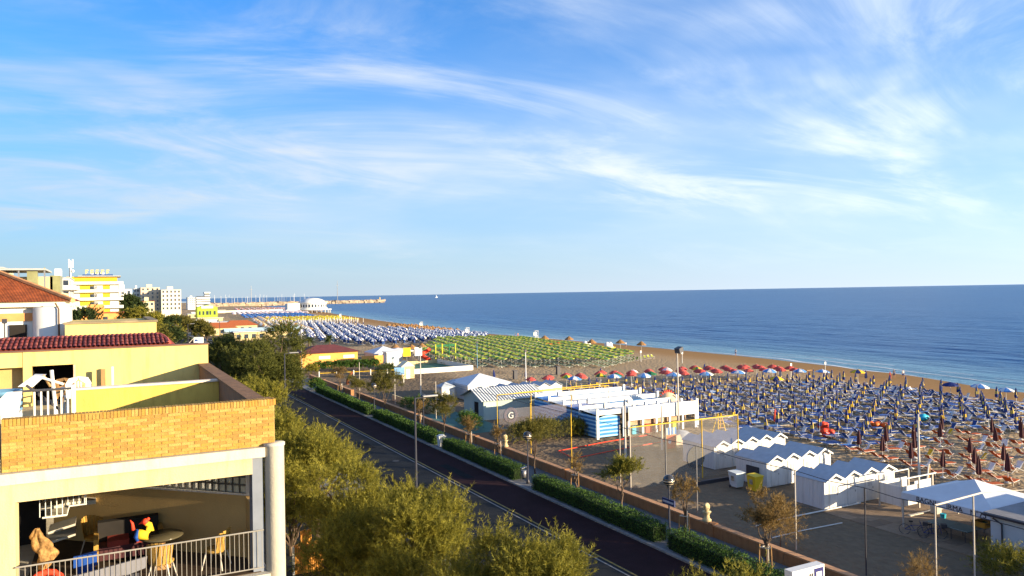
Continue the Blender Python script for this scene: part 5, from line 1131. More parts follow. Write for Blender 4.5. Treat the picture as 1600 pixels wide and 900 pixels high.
# open-topped white changing enclosure beside the tent
def enclosure():
    x0, x1, y0, y1 = 49.6, 52.9, 35.6, 37.4; t = thing('shower_enclosure', 'open white shower enclosure between cabins and tent', 'enclosure', (51, 36.5, 0))
    part(MB().box(x0, x1 - 1.4, y0, y0 + .05, .35, 1.75), 'panel', HUTW, t); part(MB().box(x0, x0 + .05, y0 + .06, y1, .35, 1.75), 'panel', HUTW, t); part(MB().box(x1 - 1.38, x1 + .6, y0 + .3, y0 + .35, .25, 1.85), 'panel', WHITE, t); part(MB().box(x0 + .06, x1, y1, y1 + .05, .35, 1.75), 'panel', HUTW, t)
    for (x, y) in ((x0, y0), (x1 - 1.4, y0), (x1 + .6, y0 + .3), (x0, y1), (x1, y1)): part(MB().box(x - .05, x + .05, y - .08, y - .005, 0, 2.25), 'post', POLEW, t)
    part(MB().box(x0, x1 + .6, y0 - .06, y0 - .01, 2.26, 2.34), 'top_rail', WHITE, t); part(MB().box(x0, x1, y1 - .06, y1 - .01, 2.26, 2.34), 'top_rail', WHITE, t)
    part(MB().box(x0 - .6, x1, y0 - 1.1, y0 - .9, .0, .1), 'floor_beam', POLEW, t)
enclosure()
single(MB().box(51.0, 51.5, 33.9, 34.4, 0, 1.6), 'concrete_pillar', CONC, 'pale square pillar behind the tent corner', 'pillar', (51.25, 34.1, 0))
single(MB().lathe([(0, 0), (.16, 0), (.2, .32), (.17, .32), (0, .3)], (50.6, 33.2, 0), 12), 'bucket', CYAN, 'small cyan bucket beside the pale pillar', 'bucket', (50.6, 33.2, 0))
def timber_frame():
    t = thing('timber_rail', 'wooden handrail ramp rising behind the tent', 'handrail', (56, 38, 0))
    part(MB().tube([(54.2, 36.8, 1.0), (58.5, 39.5, 1.6)], .06, 6), 'rail', POLEW, t)
    for k in range(3): part(MB().box(54.3 + k * 2, 54.42 + k * 2, 36.8 + k * 1.25, 36.92 + k * 1.25, 0, .95 + k * .27), 'post', WOOD, t)
timber_frame()
def tent():
    x0, x1, y0, y1, e, pk = 46.4, 52.4, 27.2, 33.3, 2.35, 3.45; t = thing('gazebo_tent', 'white gazebo tent with lettering on its valance, lower right', 'tent', ((x0 + x1) / 2, (y0 + y1) / 2, 0)); b = BASES[t.name]
    mb = MB(); n = 8; V = {}
    cx, cy = (x0 + x1) / 2, (y0 + y1) / 2
    for i in range(n + 1):                      # canvas sags slightly between ridge lines
        f = i / n
        for k, (x, y) in enumerate(((x0, y0), (x1, y0), (x1, y1), (x0, y1))):
            V[i, k] = (x + (cx - x) * f, y + (cy - y) * f, e + (pk - e) * f ** 1.12)
    for i in range(n):
        for k in range(4):
            q = [V[i, k], V[i, (k + 1) % 4], V[i + 1, (k + 1) % 4], V[i + 1, k]]; mb.add(q, [(0, 1, 2, 3)])
    part(mb, 'canopy', TENTW, t)
    for nm, bb in (('valance', (x0 - .02, x0, y0, y1)), ('valance', (x0, x1, y0 - .02, y0)), ('valance', (x1, x1 + .02, y0, y1)), ('valance', (x0, x1, y1, y1 + .02))):
        part(MB().box(*bb, e - .42, e), nm, TENTW, t)
    for (x, y) in ((x0 + .06, y0 + .06), (x1 - .06, y0 + .06), (x0 + .06, y1 - .06), (x1 - .06, y1 - .06)): part(MB().box(x - .04, x + .04, y - .04, y + .04, 0, e - .01), 'post', POLEW, t)
    INK = mat('sign_ink', (.03, .03, .04), .7, .1)
    text('BAGNI', .46, (x0 - .03 - b[0], y1 - 1.75 - b[1], e - .36), (R(90), 0, R(-90)), INK, t); text('IRMA', .46, (x0 - .03 - b[0], y1 - 3.62 - b[1], e - .36), (R(90), 0, R(-90)), INK, t); text('N°75', .46, (x0 - .03 - b[0], y1 - 5.1 - b[1], e - .36), (R(90), 0, R(-90)), INK, t)
tent()
def bar():
    x0, x1, y0, y1 = 45.4, 56, 8, 26.9; t = thing('beach_bar', 'pale beach bar with dark roof edge at the lower right corner', 'building', (50, 18, 0))
    part(MB().box(x0, x1, y0, y1, 0, 2.55), 'wall', mat('pale_blue_render', (.44, .48, .50), .85, .08, .8, .1, 20), t)
    part(MB().box(x0 - .35, x1 + .4, y0 - .4, y1 + .35, 2.552, 2.66), 'roof_edge', DARKM, t); part(MB().box(x0 - .25, x1 + .3, y0 - .3, y1 + .25, 2.66, 2.74), 'roof', mat('felt_roof', (.20, .20, .21), .9, .2, 1), t)
    part(MB().box(x0 - .04, x0 - .005, 23.3, 25.0, 1.35, 1.85), 'window', GLASS, t); part(MB().box(x0 - .06, x0 - .045, 23.2, 25.1, 1.25, 1.32), 'window_sill', WHITE, t)
    part(MB().tube([(x0 - .3, 26.6, 2.5), (x0 - .1, 26.2, 2.2), (x0 - .1, 26.2, 0)], .05, 8), 'downpipe', DARKM, t)
    part(MB().box(x1 - 4, x1 - .5, y0 + 2, y1 - 4, 2.74, 4.2), 'upper_volume', mat('pale_blue_render', (.44, .48, .50)), t)
bar()
# paved area under the tent
def paving():
    t = tag(bpy.data.objects.new('paving', None), kind='structure'); COL.objects.link(t); ms = [MB().box(.01, .99, .01, .99, .0, .03).mesh('paving_slab', mat('paving_%s' % k, c, .9, .15, 2, .2, 20)) for k, c in (('a', (.20, .14, .09)), ('b', (.165, .115, .075)), ('c', (.225, .16, .105)))]
    rnd = random.Random(2)
    for i in range(10):
        for j in range(14):
            if 44 + i + .5 < 45.2 + .0 * j: continue
            link('paving_slab', rnd.choice(ms), t, (43.8 + i, 27.2 + j, 0))
paving()
def ping_pong():
    t = thing('table_tennis_table', 'dark green table tennis table under the tent', 'table', (47.4, 30.4, 0)); G = mat('table_green', (.05, .12, .12), .45, .08, 2)
    part(MB().box(46.65, 48.15, 29.05, 30.4, .73, .77), 'table_top', G, t); part(MB().box(46.65, 48.15, 30.42, 31.8, .73, .77), 'table_top', G, t)
    part(MB().box(46.65, 46.67, 29.05, 31.8, .771, .775), 'edge_line', WHITE, t)
    for (x, y) in ((46.8, 29.3), (48.0, 29.3), (46.8, 31.5), (48.0, 31.5), (46.8, 30.2), (48.0, 30.2)): part(MB().tube([(x, y, 0), (x, y, .73)], .025, 6), 'leg', DARKM, t)
    t = thing('foosball_table', 'wooden table football game under the tent', 'game table', (49.3, 29.6, 0)); W = mat('honey_wood', (.50, .29, .05), .6, .15, 3)
    part(MB().box(48.7, 49.9, 29.2, 29.25, .62, .95).box(48.7, 49.9, 30.0, 30.05, .62, .95).box(48.7, 48.75, 29.25, 30.0, .62, .95).box(49.85, 49.9, 29.25, 30.0, .62, .95), 'box_side', W, t); part(MB().box(48.75, 49.85, 29.25, 30.0, .7, .73), 'pitch', OLIVEF, t)
    for (x, y) in ((48.8, 29.3), (49.8, 29.3), (48.8, 29.95), (49.8, 29.95)): part(MB().tube([(x, y, 0), (x, y, .62)], .035, 6), 'leg', METAL, t)
    for k in range(4): part(MB().tube([(48.9 + k * .28, 28.95, .86), (48.9 + k * .28, 30.3, .86)], .012, 5), 'rod', METAL, t)
ping_pong()
def bicycles():
    for k, (x, y, lab) in enumerate(((45.6, 31.9, 'dark bicycle under the tent corner, left of the two'), (46.0, 30.9, 'dark bicycle by the table tennis table, right of the two'))):
        t = thing('bicycle', lab, 'bicycle', (x, y, 0), R(-55 + 12 * k), 'parked bicycles'); BASES[t.name] = (0, 0, 0)
        for s in (-.52, .52): w = part(MB().tube([(s + .33 * math.cos(i * .5236), 0, .34 + .33 * math.sin(i * .5236)) for i in range(13)], .022, 6), 'wheel', DARKM, t)
        part(MB().tube([(-.52, 0, .34), (-.15, 0, .62), (.38, 0, .66), (.05, 0, .3), (-.15, 0, .62)], .02, 6).tube([(-.52, 0, .34), (.05, 0, .3)], .018, 6).tube([(.52, 0, .34), (.36, 0, .9)], .02, 6), 'frame', NAVY, t)
        part(MB().box(-.28, -.04, -.07, .07, .84, .9).tube([(-.15, 0, .62), (-.16, 0, .85)], .015, 5), 'saddle', DARK, t); part(MB().tube([(.3, -.28, .98), (.36, 0, .92), (.3, .28, .98)], .016, 6), 'handlebar', DARKM, t); part(MB().box(.5, .8, -.16, .16, .72, .95), 'basket', DARKM, t)
bicycles()
# --- court fence with nets
NETG = netmat('grey_net', (.36, .33, .30), .19); NETT = netmat('thin_net', (.25, .22, .18), .16); NETP = netmat('printed_net', (.30, .27, .28), .24)
def court():
    t = thing('court_fence', 'tall yellow posted ball court fence with grey nets', 'fence', (37, 62, 0)); zt = 5.0
    for y, m in ((74.4, POLEY), (67.0, POLEY), (59.4, POLEY), (51.9, POLEW), (50.5, POLEW)): part(MB().tube([(37, y, 0), (37, y, zt)], .045, 8), 'post', m, t)
    for x in (41.2, 46.4, 51.6): part(MB().tube([(x, 74.4, 0), (x, 74.4, zt)], .045, 8), 'post', POLEY if x < 50 else POLEW, t)
    for x in (40.6, 44.5, 48.6): part(MB().tube([(x, 50.5, 0), (x, 50.5, zt)], .045, 8), 'post', POLEY if x > 44 and x < 45 or x > 48 else METAL, t)
    part(MB().tube([(37, 74.4, zt), (51.6, 74.4, zt)], .045, 6), 'top_rail', POLEY, t); part(MB().tube([(37, 50.5, zt), (48.6, 50.5, zt)], .05, 6), 'top_rail', POLEY, t); part(MB().tube([(37, 51.3, zt - .2), (48.6, 51.1, zt - .2)], .035, 6), 'top_rail', POLEW, t)
    part(MB().tube([(37, 74.4, zt), (37, 67, zt - .12), (37, 59.4, zt - .05), (37, 50.5, zt - .15)], .022, 5), 'top_rope', DARKM, t)
    part(MB().add([(37, 74.4, .05), (37, 59.4, .05), (37, 59.4, zt - .1), (37, 74.4, zt - .1)], [(0, 1, 2, 3)]), 'net', NETT, t)
    part(MB().add([(37, 50.52, .05), (48.6, 50.52, .05), (48.6, 50.52, zt), (37, 50.52, zt)], [(0, 1, 2, 3)]), 'net', NETG, t)
    pn = part(MB().add([(37.2, 74.38, .05), (51.6, 74.38, .05), (51.6, 74.38, 3.4), (37.2, 74.38, 3.4)], [(0, 1, 2, 3)]), 'printed_net', NETP, t)
    # printed disc on the near net, ring and letter on the far one
    part(MB().extr([(43.8 + .95 * math.cos(i * .2618), 50.46, 1.85 + .95 * math.sin(i * .2618)) for i in range(24)], (0, .01, 0)), 'printed_disc', netmat('disc_print', (.10, .10, .10), .7), t)
    ring = MB()
    for i in range(24):
        a, c = i * .2618, (i + 1) * .2618; ring.add([(38.6 + .55 * math.cos(a), 74.3, 2.7 + .55 * math.sin(a)), (38.6 + .55 * math.cos(c), 74.3, 2.7 + .55 * math.sin(c)), (38.6 + .85 * math.cos(c), 74.3, 2.7 + .85 * math.sin(c)), (38.6 + .85 * math.cos(a), 74.3, 2.7 + .85 * math.sin(a))], [(0, 1, 2, 3)])
    part(ring, 'printed_ring', netmat('ring_print', (.13, .11, .14), .6), t)
    b = BASES[t.name]; text('G', .95, (38.6 - b[0], 74.28 - b[1], 2.36), (R(90), 0, 0), WHITE, t, .004)
court()
def beach_fence():
    t = thing('net_post_line', 'row of tall thin net posts joined by a dark rope behind the low wall', 'fence', (37, 36, 0)); zt = 4.85
    for k, (y, m) in enumerate(((42.6, METAL), (33.7, POLEW), (28.8, DARKM), (24.7, POLEW))): part(MB().tube([(37, y, 0), (37, y, zt)], .04, 8), 'post', m, t)
    pts = [(37, 50.3, 4.85)]
    for a, b in ((50.3, 42.6), (42.6, 33.7), (33.7, 28.8), (28.8, 24.7), (24.7, 12)):
        pts += [(37, a + (b - a) * .5, zt - .12), (37, b, zt)]
    part(MB().tube(pts, .022, 5), 'rope', DARKM, t)
    part(MB().tube([(37, 24.7, zt), (41.0, 24.7, 4.95)], .05, 8), 'cross_bar', POLEW, t); part(MB().tube([(40.2, 24.7, 0), (40.2, 24.7, 4.9)], .045, 8), 'post', POLEW, t)
    part(MB().tube([(41.0, 24.7, 4.95), (46, 24.2, 4.6), (52, 23.8, 4.9)], .02, 5), 'rope', POLEW, t)
    for y in (92, 108, 126): part(MB().tube([(37, y, 0), (37, y, zt)], .045, 8), 'post', POLEW, t)
    part(MB().tube([(37, 74.6, zt + .1), (37, 83, zt - .15), (37, 92, zt), (37, 100, zt - .15), (37, 108, zt), (37, 117, zt - .2), (37, 126, zt)], .02, 5), 'rope', DARKM, t)
    t = thing('boundary_rope', 'pale pipe lying across the sand in front of the cabins', 'pipe', (43, 38, 0)); part(MB().tube([(38.3, 38.3, .06), (40.2, 38.4, .12), (48.8, 38.35, .1)], .05, 6), 'pipe', WHITE, t)
    single(MB().tube([(37.4, 36.0, .04), (40, 36.05, .06), (43.8, 35.9, .04)], .035, 6), 'court_tape', WHITE, 'white court tape on the shaded sand near the wall', 'tape', (40, 36, 0))
    single(MB().box(41.5, 47.4, 48.75, 49.0, 0, .28), 'low_barrier', DARKM, 'low dark barrier on the sand before the grey net', 'barrier', (44.5, 48.9, 0))
    single(MB().box(46.3, 47.1, 48.4, 49.3, 0, .45).box(46.1, 46.5, 47.8, 48.4, 0, .3), 'red_crate', REDB, 'red crates beside the low dark barrier', 'crate', (46.6, 48.6, 0))
beach_fence()
def red_tape():
    t = thing('court_marking', 'red tape outlining the sand court beside the bushes', 'court marking', (45, 65, 0)); P = [(39.2, 62.6), (39.8, 66.4), (52.6, 68.4), (52.0, 64.6)]
    for i in range(4):
        a, c = Vector((*P[i], .05)), Vector((*P[(i + 1) % 4], .05)); part(MB().tube([a, (a + c) / 2 + Vector((0, .05, .05)), c], .045, 5), 'tape', REDB, t)
red_tape()
def flood(x, y, h, label, m=POLEW, head='flood'):
    t = thing('light_pole', label, 'pole', (x, y, 0)); part(MB().tube([(x, y, 0), (x, y, h)], [.11, .07], 8), 'post', m, t, True)
    if head == 'flood': part(MB().obox((x + .25, y, h + .15), (.35, .1, .1), (0, .45, 0), (-.05, 0, .28)), 'floodlight', DARKM, t); part(MB().box(x - .08, x + .5, y - .04, y + .04, h - .1, h - .02), 'bracket', METAL, t)
    elif head == 'speaker':
        o = link('loudspeaker', MB().lathe([(.05, 0), (.12, .18), (.36, .42), (.40, .5), (.36, .5), (.1, .2)], (0, 0, 0), 16).mesh('loudspeaker', WHITE, smooth=True), t, (.1, -.1, h - .25)); o.rotation_euler = (R(75), 0, R(20))
    elif head == 'box': part(MB().box(x - .2, x + .2, y - .15, y + .15, h - .1, h + .3), 'lamp_box', DARKM, t)
    return t
flood(57.4, 69.0, 9.0, 'tall pale floodlight pole at the edge of the blue umbrellas')
flood(42.9, 59.3, 5.8, 'grey pole with round white loudspeaker before the striped pavilion', POLEW, 'speaker')
flood(61.5, 112.7, 6.2, 'white pole with small dark lamp beside the red umbrellas', WHITE, 'box')
flood(43.5, 114.5, 7.6, 'wooden pole with dark box left of the small yellow hut', POLEW, 'box')
flood(34.9, 160, 9.4, 'tall pale pole before the orange beach house', POLEW, 'none')
flood(70, 150, 5.4, 'short blue grey pole at the corner of the green umbrella field', mat('blue_grey_pole', (.12, .22, .30), .5), 'box')
flood(58.0, 40, 5.6, 'thin pole rising behind the shower enclosure', POLEW, 'none')
flood(49.0, 61.5, 4.4, 'slim white pole beside the red rescue board', POLEW, 'none')
def rescue_board():
    t = thing('rescue_stand', 'red stand with blue and white striped top by the court', 'stand', (49.2, 60.3, 0))
    part(MB().box(48.7, 49.7, 60.3, 60.4, .3, 1.6), 'panel', REDB, t); part(MB().extr([(49.0 + .2 * math.cos(i), 60.28, 1.0 + .2 * math.sin(i)) for i in [k * .7854 for k in range(8)]], (0, .01, 0)), 'ring_print', WHITE, t)
    for k in range(6): part(MB().box(48.55 + k * .22, 48.66 + k * .22, 60.2, 60.3, 1.7, 2.4), 'striped_slat', BLUEL if k % 2 else WHITE, t)
    part(MB().box(48.55, 49.85, 60.31, 60.37, 0, 1.7), 'back_board', WOOD, t)
rescue_board()
def stripes(name, a, b, scale):
    m = bpy.data.materials.new(name); m.use_nodes = True; nt = m.node_tree; N = nt.nodes.new; L = nt.links.new; bs = nt.nodes['Principled BSDF']; bs.inputs['Roughness'].default_value = .8
    g = N('ShaderNodeNewGeometry'); w = N('ShaderNodeTexWave'); w.bands_direction = 'Z'; w.inputs['Scale'].default_value = scale; w.inputs['Distortion'].default_value = .6; L(g.outputs['Position'], w.inputs[0])
    cr = N('ShaderNodeValToRGB'); cr.color_ramp.interpolation = 'CONSTANT'; cr.color_ramp.elements[0].color = (*a, 1); cr.color_ramp.elements[1].position = .62; cr.color_ramp.elements[1].color = (*b, 1); L(w.outputs['Fac'], cr.inputs[0]); L(cr.outputs[0], bs.inputs[0]); return m
def pavilion():
    t = thing('bathing_pavilion', 'white bathing pavilion with blue striped curtains and stepped roofs', 'pavilion', (52, 76, 0)); ST = stripes('blue_striped_curtain', (.02, .16, .42), (.25, .50, .70), .75)
    xs0, xs1 = 46.6, 60.5
    RW = mat('pavilion_roof', (.44, .50, .55), .6, .06, .6)
    for j in range(5):
        y = 69.6 + j * 4.0; x0 = xs0 + .35 * j; x1 = xs1 + .3 * j
        bm = part(MB().box(x0, x1, y - .12, y + .12, 2.55, 3.05), 'beam', WHITE, t)
        if j < 4:
            ry = y + 2.0
            rf = part(MB().add([(x0 + 3.4, y + .13, 2.55), (x1, y + .13, 2.55), (x1, ry, 2.8), (x0 + 3.4, ry, 2.8), (x1, y + 3.86, 2.55), (x0 + 3.4, y + 3.86, 2.55)], [(0, 1, 2, 3), (3, 2, 4, 5), (0, 3, 5), (1, 4, 2)]), 'roof', mat('light_blue_awning', (.16, .36, .56), .7, .12, 1) if j in (1, 3) else RW, t)
            part(MB().add([(x0 + .3, y + .13, 2.5), (x0 + 3.3, y + .13, 2.5), (x0 + 3.3, y + 3.86, 2.7), (x0 + .3, y + 3.86, 2.7)], [(0, 1, 2, 3)]), 'awning', BLUEL if j % 2 else RW, t)
            part(MB().extr([(x0 + .3, y + .16, .1), (x0 + 3.2, y + .16, .1), (x0 + 3.2, y + .16, 2.2), (x0 + 1.75, y + .16, 2.54), (x0 + .3, y + .16, 2.2)], (0, .05, 0)), 'curtain', ST, t)
            part(MB().box(x0 + .1, x0 + .16, y + .3, y + 3.7, .1, 2.4), 'curtain', ST, t)
        for x in (x0 - .02, x0 + 3.45): part(MB().box(x - .15, x + .15, y - .29, y - .13, 0, 3.3), 'post', WHITE, t)
        part(MB().box(x1 - .15, x1 + .15, y - .29, y - .13, 0, 3.35), 'post', WHITE, t)
    # white front wall panel towards the court, open below with bright things inside
    y = 69.3
    part(MB().box(50.6, 60.2, y - .08, y, 1.65, 3.15), 'fascia_wall', WHITE, t)
    for k in range(6): part(MB().box(50.6 + k * 1.9, 50.85 + k * 1.9, y + .01, y + .2, 0, 1.65), 'post', WHITE, t)
    for k in range(5): part(MB().box(51.5 + k * 1.7, 51.8 + k * 1.7, y + .3, y + .6, 3.1, 3.5), 'post', WHITE, t)
    part(MB().box(50.9, 60, y + 1.5, y + 1.6, 0, 2.5), 'back_panel', mat('mixed_store', (.28, .14, .08), .9, .6, 2.0, col2=(.45, .36, .26)), t)
    for j, (x, z0) in enumerate(((51.5, 0), (53.4, 0), (55.3, 0), (57.2, 0))):
        part(MB().box(x, x + .9, y + .5, y + 1.0, z0, .9), 'stored_crate', [CYAN, REDB, WOOD, LIME][j], t)
    part(MB().tube([(45.5, 86.2, 3.3), (61.5, 86.2, 3.6)], .06, 6), 'top_rail', POLEY, t)
pavilion()
def playhouse():
    x, y = 60.3, 74.5; SH = mat('shell_plastic', (.72, .52, .30), .5, .1, 2); t = thing('playhouse', 'beige dinosaur roofed playhouse with red spikes at the pavilion end', 'playhouse', (x, y, 0))
    for (dx, dy) in ((-1.1, -.8), (1.1, -.8), (-1.1, .8), (1.1, .8)): part(MB().tube([(x + dx, y + dy, 0), (x + dx, y + dy, 2.4)], .08, 8), 'post', BROWNF, t)
    part(MB().lathe([(1.75, 0), (1.7, .12), (1.35, .3), (1.1, .7), (.75, 1.05), (.3, 1.22), (0, 1.25)], (x, y, 2.3), 20), 'roof', SH, t, True)
    for k in range(9):
        a = R(15 + k * 16); part(MB().extr([(x + 1.12 * math.cos(a) - .12, y - .1, 2.35 + 1.22 * math.sin(a)), (x + 1.12 * math.cos(a) + .12, y - .1, 2.35 + 1.22 * math.sin(a)), (x + 1.4 * math.cos(a), y - .1, 2.4 + 1.5 * math.sin(a))], (0, .2, 0)), 'spike', REDB, t)
    part(MB().box(x - 1, x + 1, y - .7, y + .7, 1.0, 1.1), 'platform', WOOD, t); part(MB().extr([(x + 1, y - .3, 1.1), (x + 2.4, y - .3, .1), (x + 2.4, y - .3, 0), (x + .9, y - .3, .98)], (0, .6, 0)), 'slide', LIME, t); part(MB().box(x - 1.3, x - .5, y - .9, y - .8, .0, .9), 'side_panel', CYAN, t)
    t = thing('step_ladder', 'yellow step ladder standing by the court net', 'ladder', (59.5, 64.5, 0))
    for s in (-1, 1): part(MB().tube([(59.5 + s * .6, 64.2, 0), (59.5 + s * .2, 64.6, 2.3)], .05, 6), 'stile', YELF, t); part(MB().tube([(59.5 + s * .6, 65.2, 0), (59.5 + s * .2, 64.65, 2.3)], .05, 6), 'stile', YELF, t)
    for k in range(5): part(MB().box(59.5 - .5 + k * .07, 59.5 + .5 - k * .07, 64.2 + k * .07, 64.36 + k * .07, .35 + k * .4, .42 + k * .4), 'step', WOOD, t)
    single(MB().lathe([(0, 0), (1.6, 0), (1.5, .5), (.9, 1.0), (0, 1.2)], (53.5, 64.2, 0), 12), 'covered_heap', mat('grey_tarp', (.22, .24, .28), .7, .2, 2, .6, 2), 'grey tarpaulin covered heap behind the red stand', 'heap', (53.5, 64.2, 0), smooth=True)
    single(MB().add([(51.2, 62.6, 0), (52.6, 62.4, 0), (52.8, 63.4, 0), (51.3, 63.6, 0), (51.5, 62.9, .8), (52.4, 62.8, 1.0), (52.3, 63.2, .7)], [(0, 1, 5, 4), (1, 2, 6, 5), (2, 3, 4, 6), (3, 0, 4), (4, 5, 6)]), 'boulder', mat('pale_rock', (.40, .33, .25), .95, .2, 1, .4, 5), 'pale boulder beside the red stand', 'rock', (52, 63, 0))
playhouse()
# --- grey-white tents and the hut with ribbed roof, left of the pavilion
def ribbed_hut():
    x0, x1, y0, y1 = 41.6, 50.3, 87.5, 93.5; t = thing('ribbed_hut', 'pale green hut with ribbed grey roof behind the green court', 'hut', (46, 90, 0)); W = mat('pale_green_boards', (.36, .44, .42), .8, .1, 2, .15, 8, stretch=(8, 8, .4))
    part(MB().box(x0, x1, y0, y1, 0, 2.5), 'wall', W, t)
    part(MB().extr([(x0, y0, 2.5), (x0, y1, 2.5), (x0, (y0 + y1) / 2, 3.55)], (.06, 0, 0)), 'gable', W, t)
    rf = part(MB().add([(x0 - .5, y0 - .4, 2.42), (x1 + .3, y0 - .4, 2.42), (x1 + .3, (y0 + y1) / 2, 3.66), (x0 - .5, (y0 + y1) / 2, 3.66), (x1 + .3, y1 + .4, 2.42), (x0 - .5, y1 + .4, 2.42)], [(0, 1, 2, 3), (3, 2, 4, 5)]), 'roof', mat('grey_ribbed_roof', (.30, .34, .36), .6, .1, 1), t)
    rb = MB().extr([(-.09, -.4, 2.44), (.09, -.4, 2.44), (.09, 3, 3.68), (-.09, 3, 3.68)], (0, 0, .06)).mesh('roof_rib', mat('pale_rib', (.62, .64, .64), .5, .05, 1)); b = BASES[t.name]
    for k in range(22): link('roof_rib', rb, rf, (x0 - .35 + k * .415 - b[0], y0 - b[1], 0))
    part(MB().box(x0 - .03, x0 - .005, y0 + 1.5, y0 + 2.7, .1, 2.1), 'door', DARK, t)
    struct(MB().box(36.5, 41.5, 80, 96, 0, .03), 'green_court', mat('green_court_surface', (.06, .15, .13), .8, .15, .8))
    t = thing('low_fence_wall', 'long cream low wall beside the green court', 'wall', (40, 100, 0)); part(MB().box(37.9, 38.1, 96, 112, 0, .9), 'wall', CREAM, t); part(MB().box(38.1, 41.4, 96, 96.2, 0, .9), 'wall_return', CREAM, t)
ribbed_hut()
def peak_tent(x, y, w, d, e, p, label, m=TENTW, walls=True):
    t = thing('peaked_tent', label, 'tent', (x, y, 0))
    part(MB().add([(x - w / 2, y - d / 2, e), (x + w / 2, y - d / 2, e), (x + w / 2, y + d / 2, e), (x - w / 2, y + d / 2, e), (x, y, p)], [(0, 1, 4), (1, 2, 4), (2, 3, 4), (3, 0, 4)]), 'canopy', m, t)
    part(MB().box(x - w / 2, x + w / 2, y - d / 2 - .02, y - d / 2, e - .3, e).box(x - w / 2 - .02, x - w / 2, y - d / 2, y + d / 2, e - .3, e), 'valance', m, t)
    for sx in (-1, 1):
        for sy in (-1, 1): part(MB().box(x + sx * (w / 2 - .06) - .04, x + sx * (w / 2 - .06) + .04, y + sy * (d / 2 - .06) - .04, y + sy * (d / 2 - .06) + .04, 0, e), 'post', POLEW, t)
    if walls: part(MB().box(x - w / 2 + .1, x + w / 2 - .1, y - d / 2 + .1, y + d / 2 - .1, 0, e - .05), 'side_walls', HUTW, t)
peak_tent(51, 108.5, 7.5, 7.5, 2.3, 3.6, 'large white peaked tent behind the ribbed hut'); peak_tent(45.0, 108.0, 2.2, 2.4, 2.1, 2.7, 'small grey gabled booth left of the ribbed hut', HUTR); peak_tent(47.6, 111.0, 2.2, 2.4, 2.1, 2.7, 'second small grey booth beside the large white tent', HUTR)
peak_tent(58.2, 178, 7, 8, 2.4, 3.8, 'white tent right of the orange beach house'); peak_tent(64, 184, 6, 6, 2.2, 2.8, 'low pale canopy right of the white beach house tent', WHF, False)
for i in range(5):
    t = thing('beach_cabin', 'blue grey roofed cabin, %s from the left, behind the striped pavilion' % ordinal(i + 1), 'cabin', (51.5 + i * 2.0, 99.5, 0), 0, 'blue grey cabins behind the pavilion')
    P = cabin_proto(2.0, 3.0)
    for k in ('wall', 'roof', 'door'): link(k, P[k][0], t)
def kids_hut():
    x, y = 50.4, 140.5; t = thing('cream_hut', 'small cream hut with gabled roof on the open sand', 'hut', (x, y, 0))
    part(MB().box(x - 1.3, x + 1.3, y - 1.2, y + 1.2, 0, 2.3), 'wall', CREAM, t); part(MB().extr([(x - 1.4, y - 1.3, 2.3), (x + 1.4, y - 1.3, 2.3), (x, y - 1.3, 3.3)], (0, 2.6, 0)), 'roof', mat('pale_roof', (.66, .60, .44), .7, .1, 1), t); part(MB().box(x - .4, x + .4, y - 1.24, y - 1.205, 0, 1.8), 'door', WHITE, t)
    t = thing('notice_board', 'blue and white notice board on two white legs before the cream hut', 'sign', (45.9, 131.5, 0)); part(MB().box(45.0, 46.9, 131.5, 131.6, 1.7, 3.0), 'panel', mat('notice_blue', (.12, .26, .48), .5, .2, 2), t)
    for s in (45.1, 46.8): part(MB().box(s - .06, s + .06, 131.62, 131.7, 0, 3.0), 'leg', WHITE, t)
    t = thing('play_pool', 'white walled play court with green floor beside the green umbrellas', 'play court', (62, 155, 0))
    part(MB().box(53.8, 67.2, 146.4, 146.55, 0, 1.0), 'front_wall', WHITE, t); part(MB().box(67.2, 67.35, 146.4, 166, 0, 1.0), 'side_wall', WHITE, t); part(MB().box(53.65, 53.8, 146.4, 166, 0, .8), 'side_wall', CREAM, t); part(MB().box(53.8, 67.2, 166, 166.15, 0, .8), 'back_wall', CREAM, t); part(MB().box(53.9, 67.1, 146.6, 165.9, .01, .05), 'floor', mat('green_floor', (.06, .16, .10), .8, .2, .5), t)
    for k in range(9): part(MB().tube([(67.27, 148 + k * 2.1, 1.0), (67.27, 148 + k * 2.1, 2.4)], .03, 5), 'fence_post', METAL, t)
    t = thing('playground_slide', 'red spiral slide with green and yellow frame beyond the play court', 'slide', (68, 170, 0))
    part(MB().tube([(66 + .9 * math.cos(i * .6), 170 + .9 * math.sin(i * .6), 3.0 - i * .26) for i in range(11)], .45, 8), 'chute', REDB, t, True)
    for k, x in enumerate((68.5, 70.2, 72.0, 73.6)): part(MB().box(x - .12, x + .12, 169.9, 170.1, 0, 4.2), 'post', [LIME, YELF, GREENF, LIME][k], t)
    part(MB().box(68.5, 73.6, 169.95, 170.05, 3.5, 4.0), 'beam', GREENF, t)
    for (x, m, lab) in ((60.6, YELF, 'yellow square panel sign beyond the play court'), (63.4, WHITE, 'white square panel sign beyond the play court')):
        t = thing('panel_sign', lab, 'sign', (x, 168, 0)); part(MB().box(x - .9, x + .9, 168, 168.1, 1.8, 3.8), 'panel', m, t); part(MB().tube([(x, 168.15, 0), (x, 168.15, 1.8)], .06, 6), 'post', METAL, t)
kids_hut()
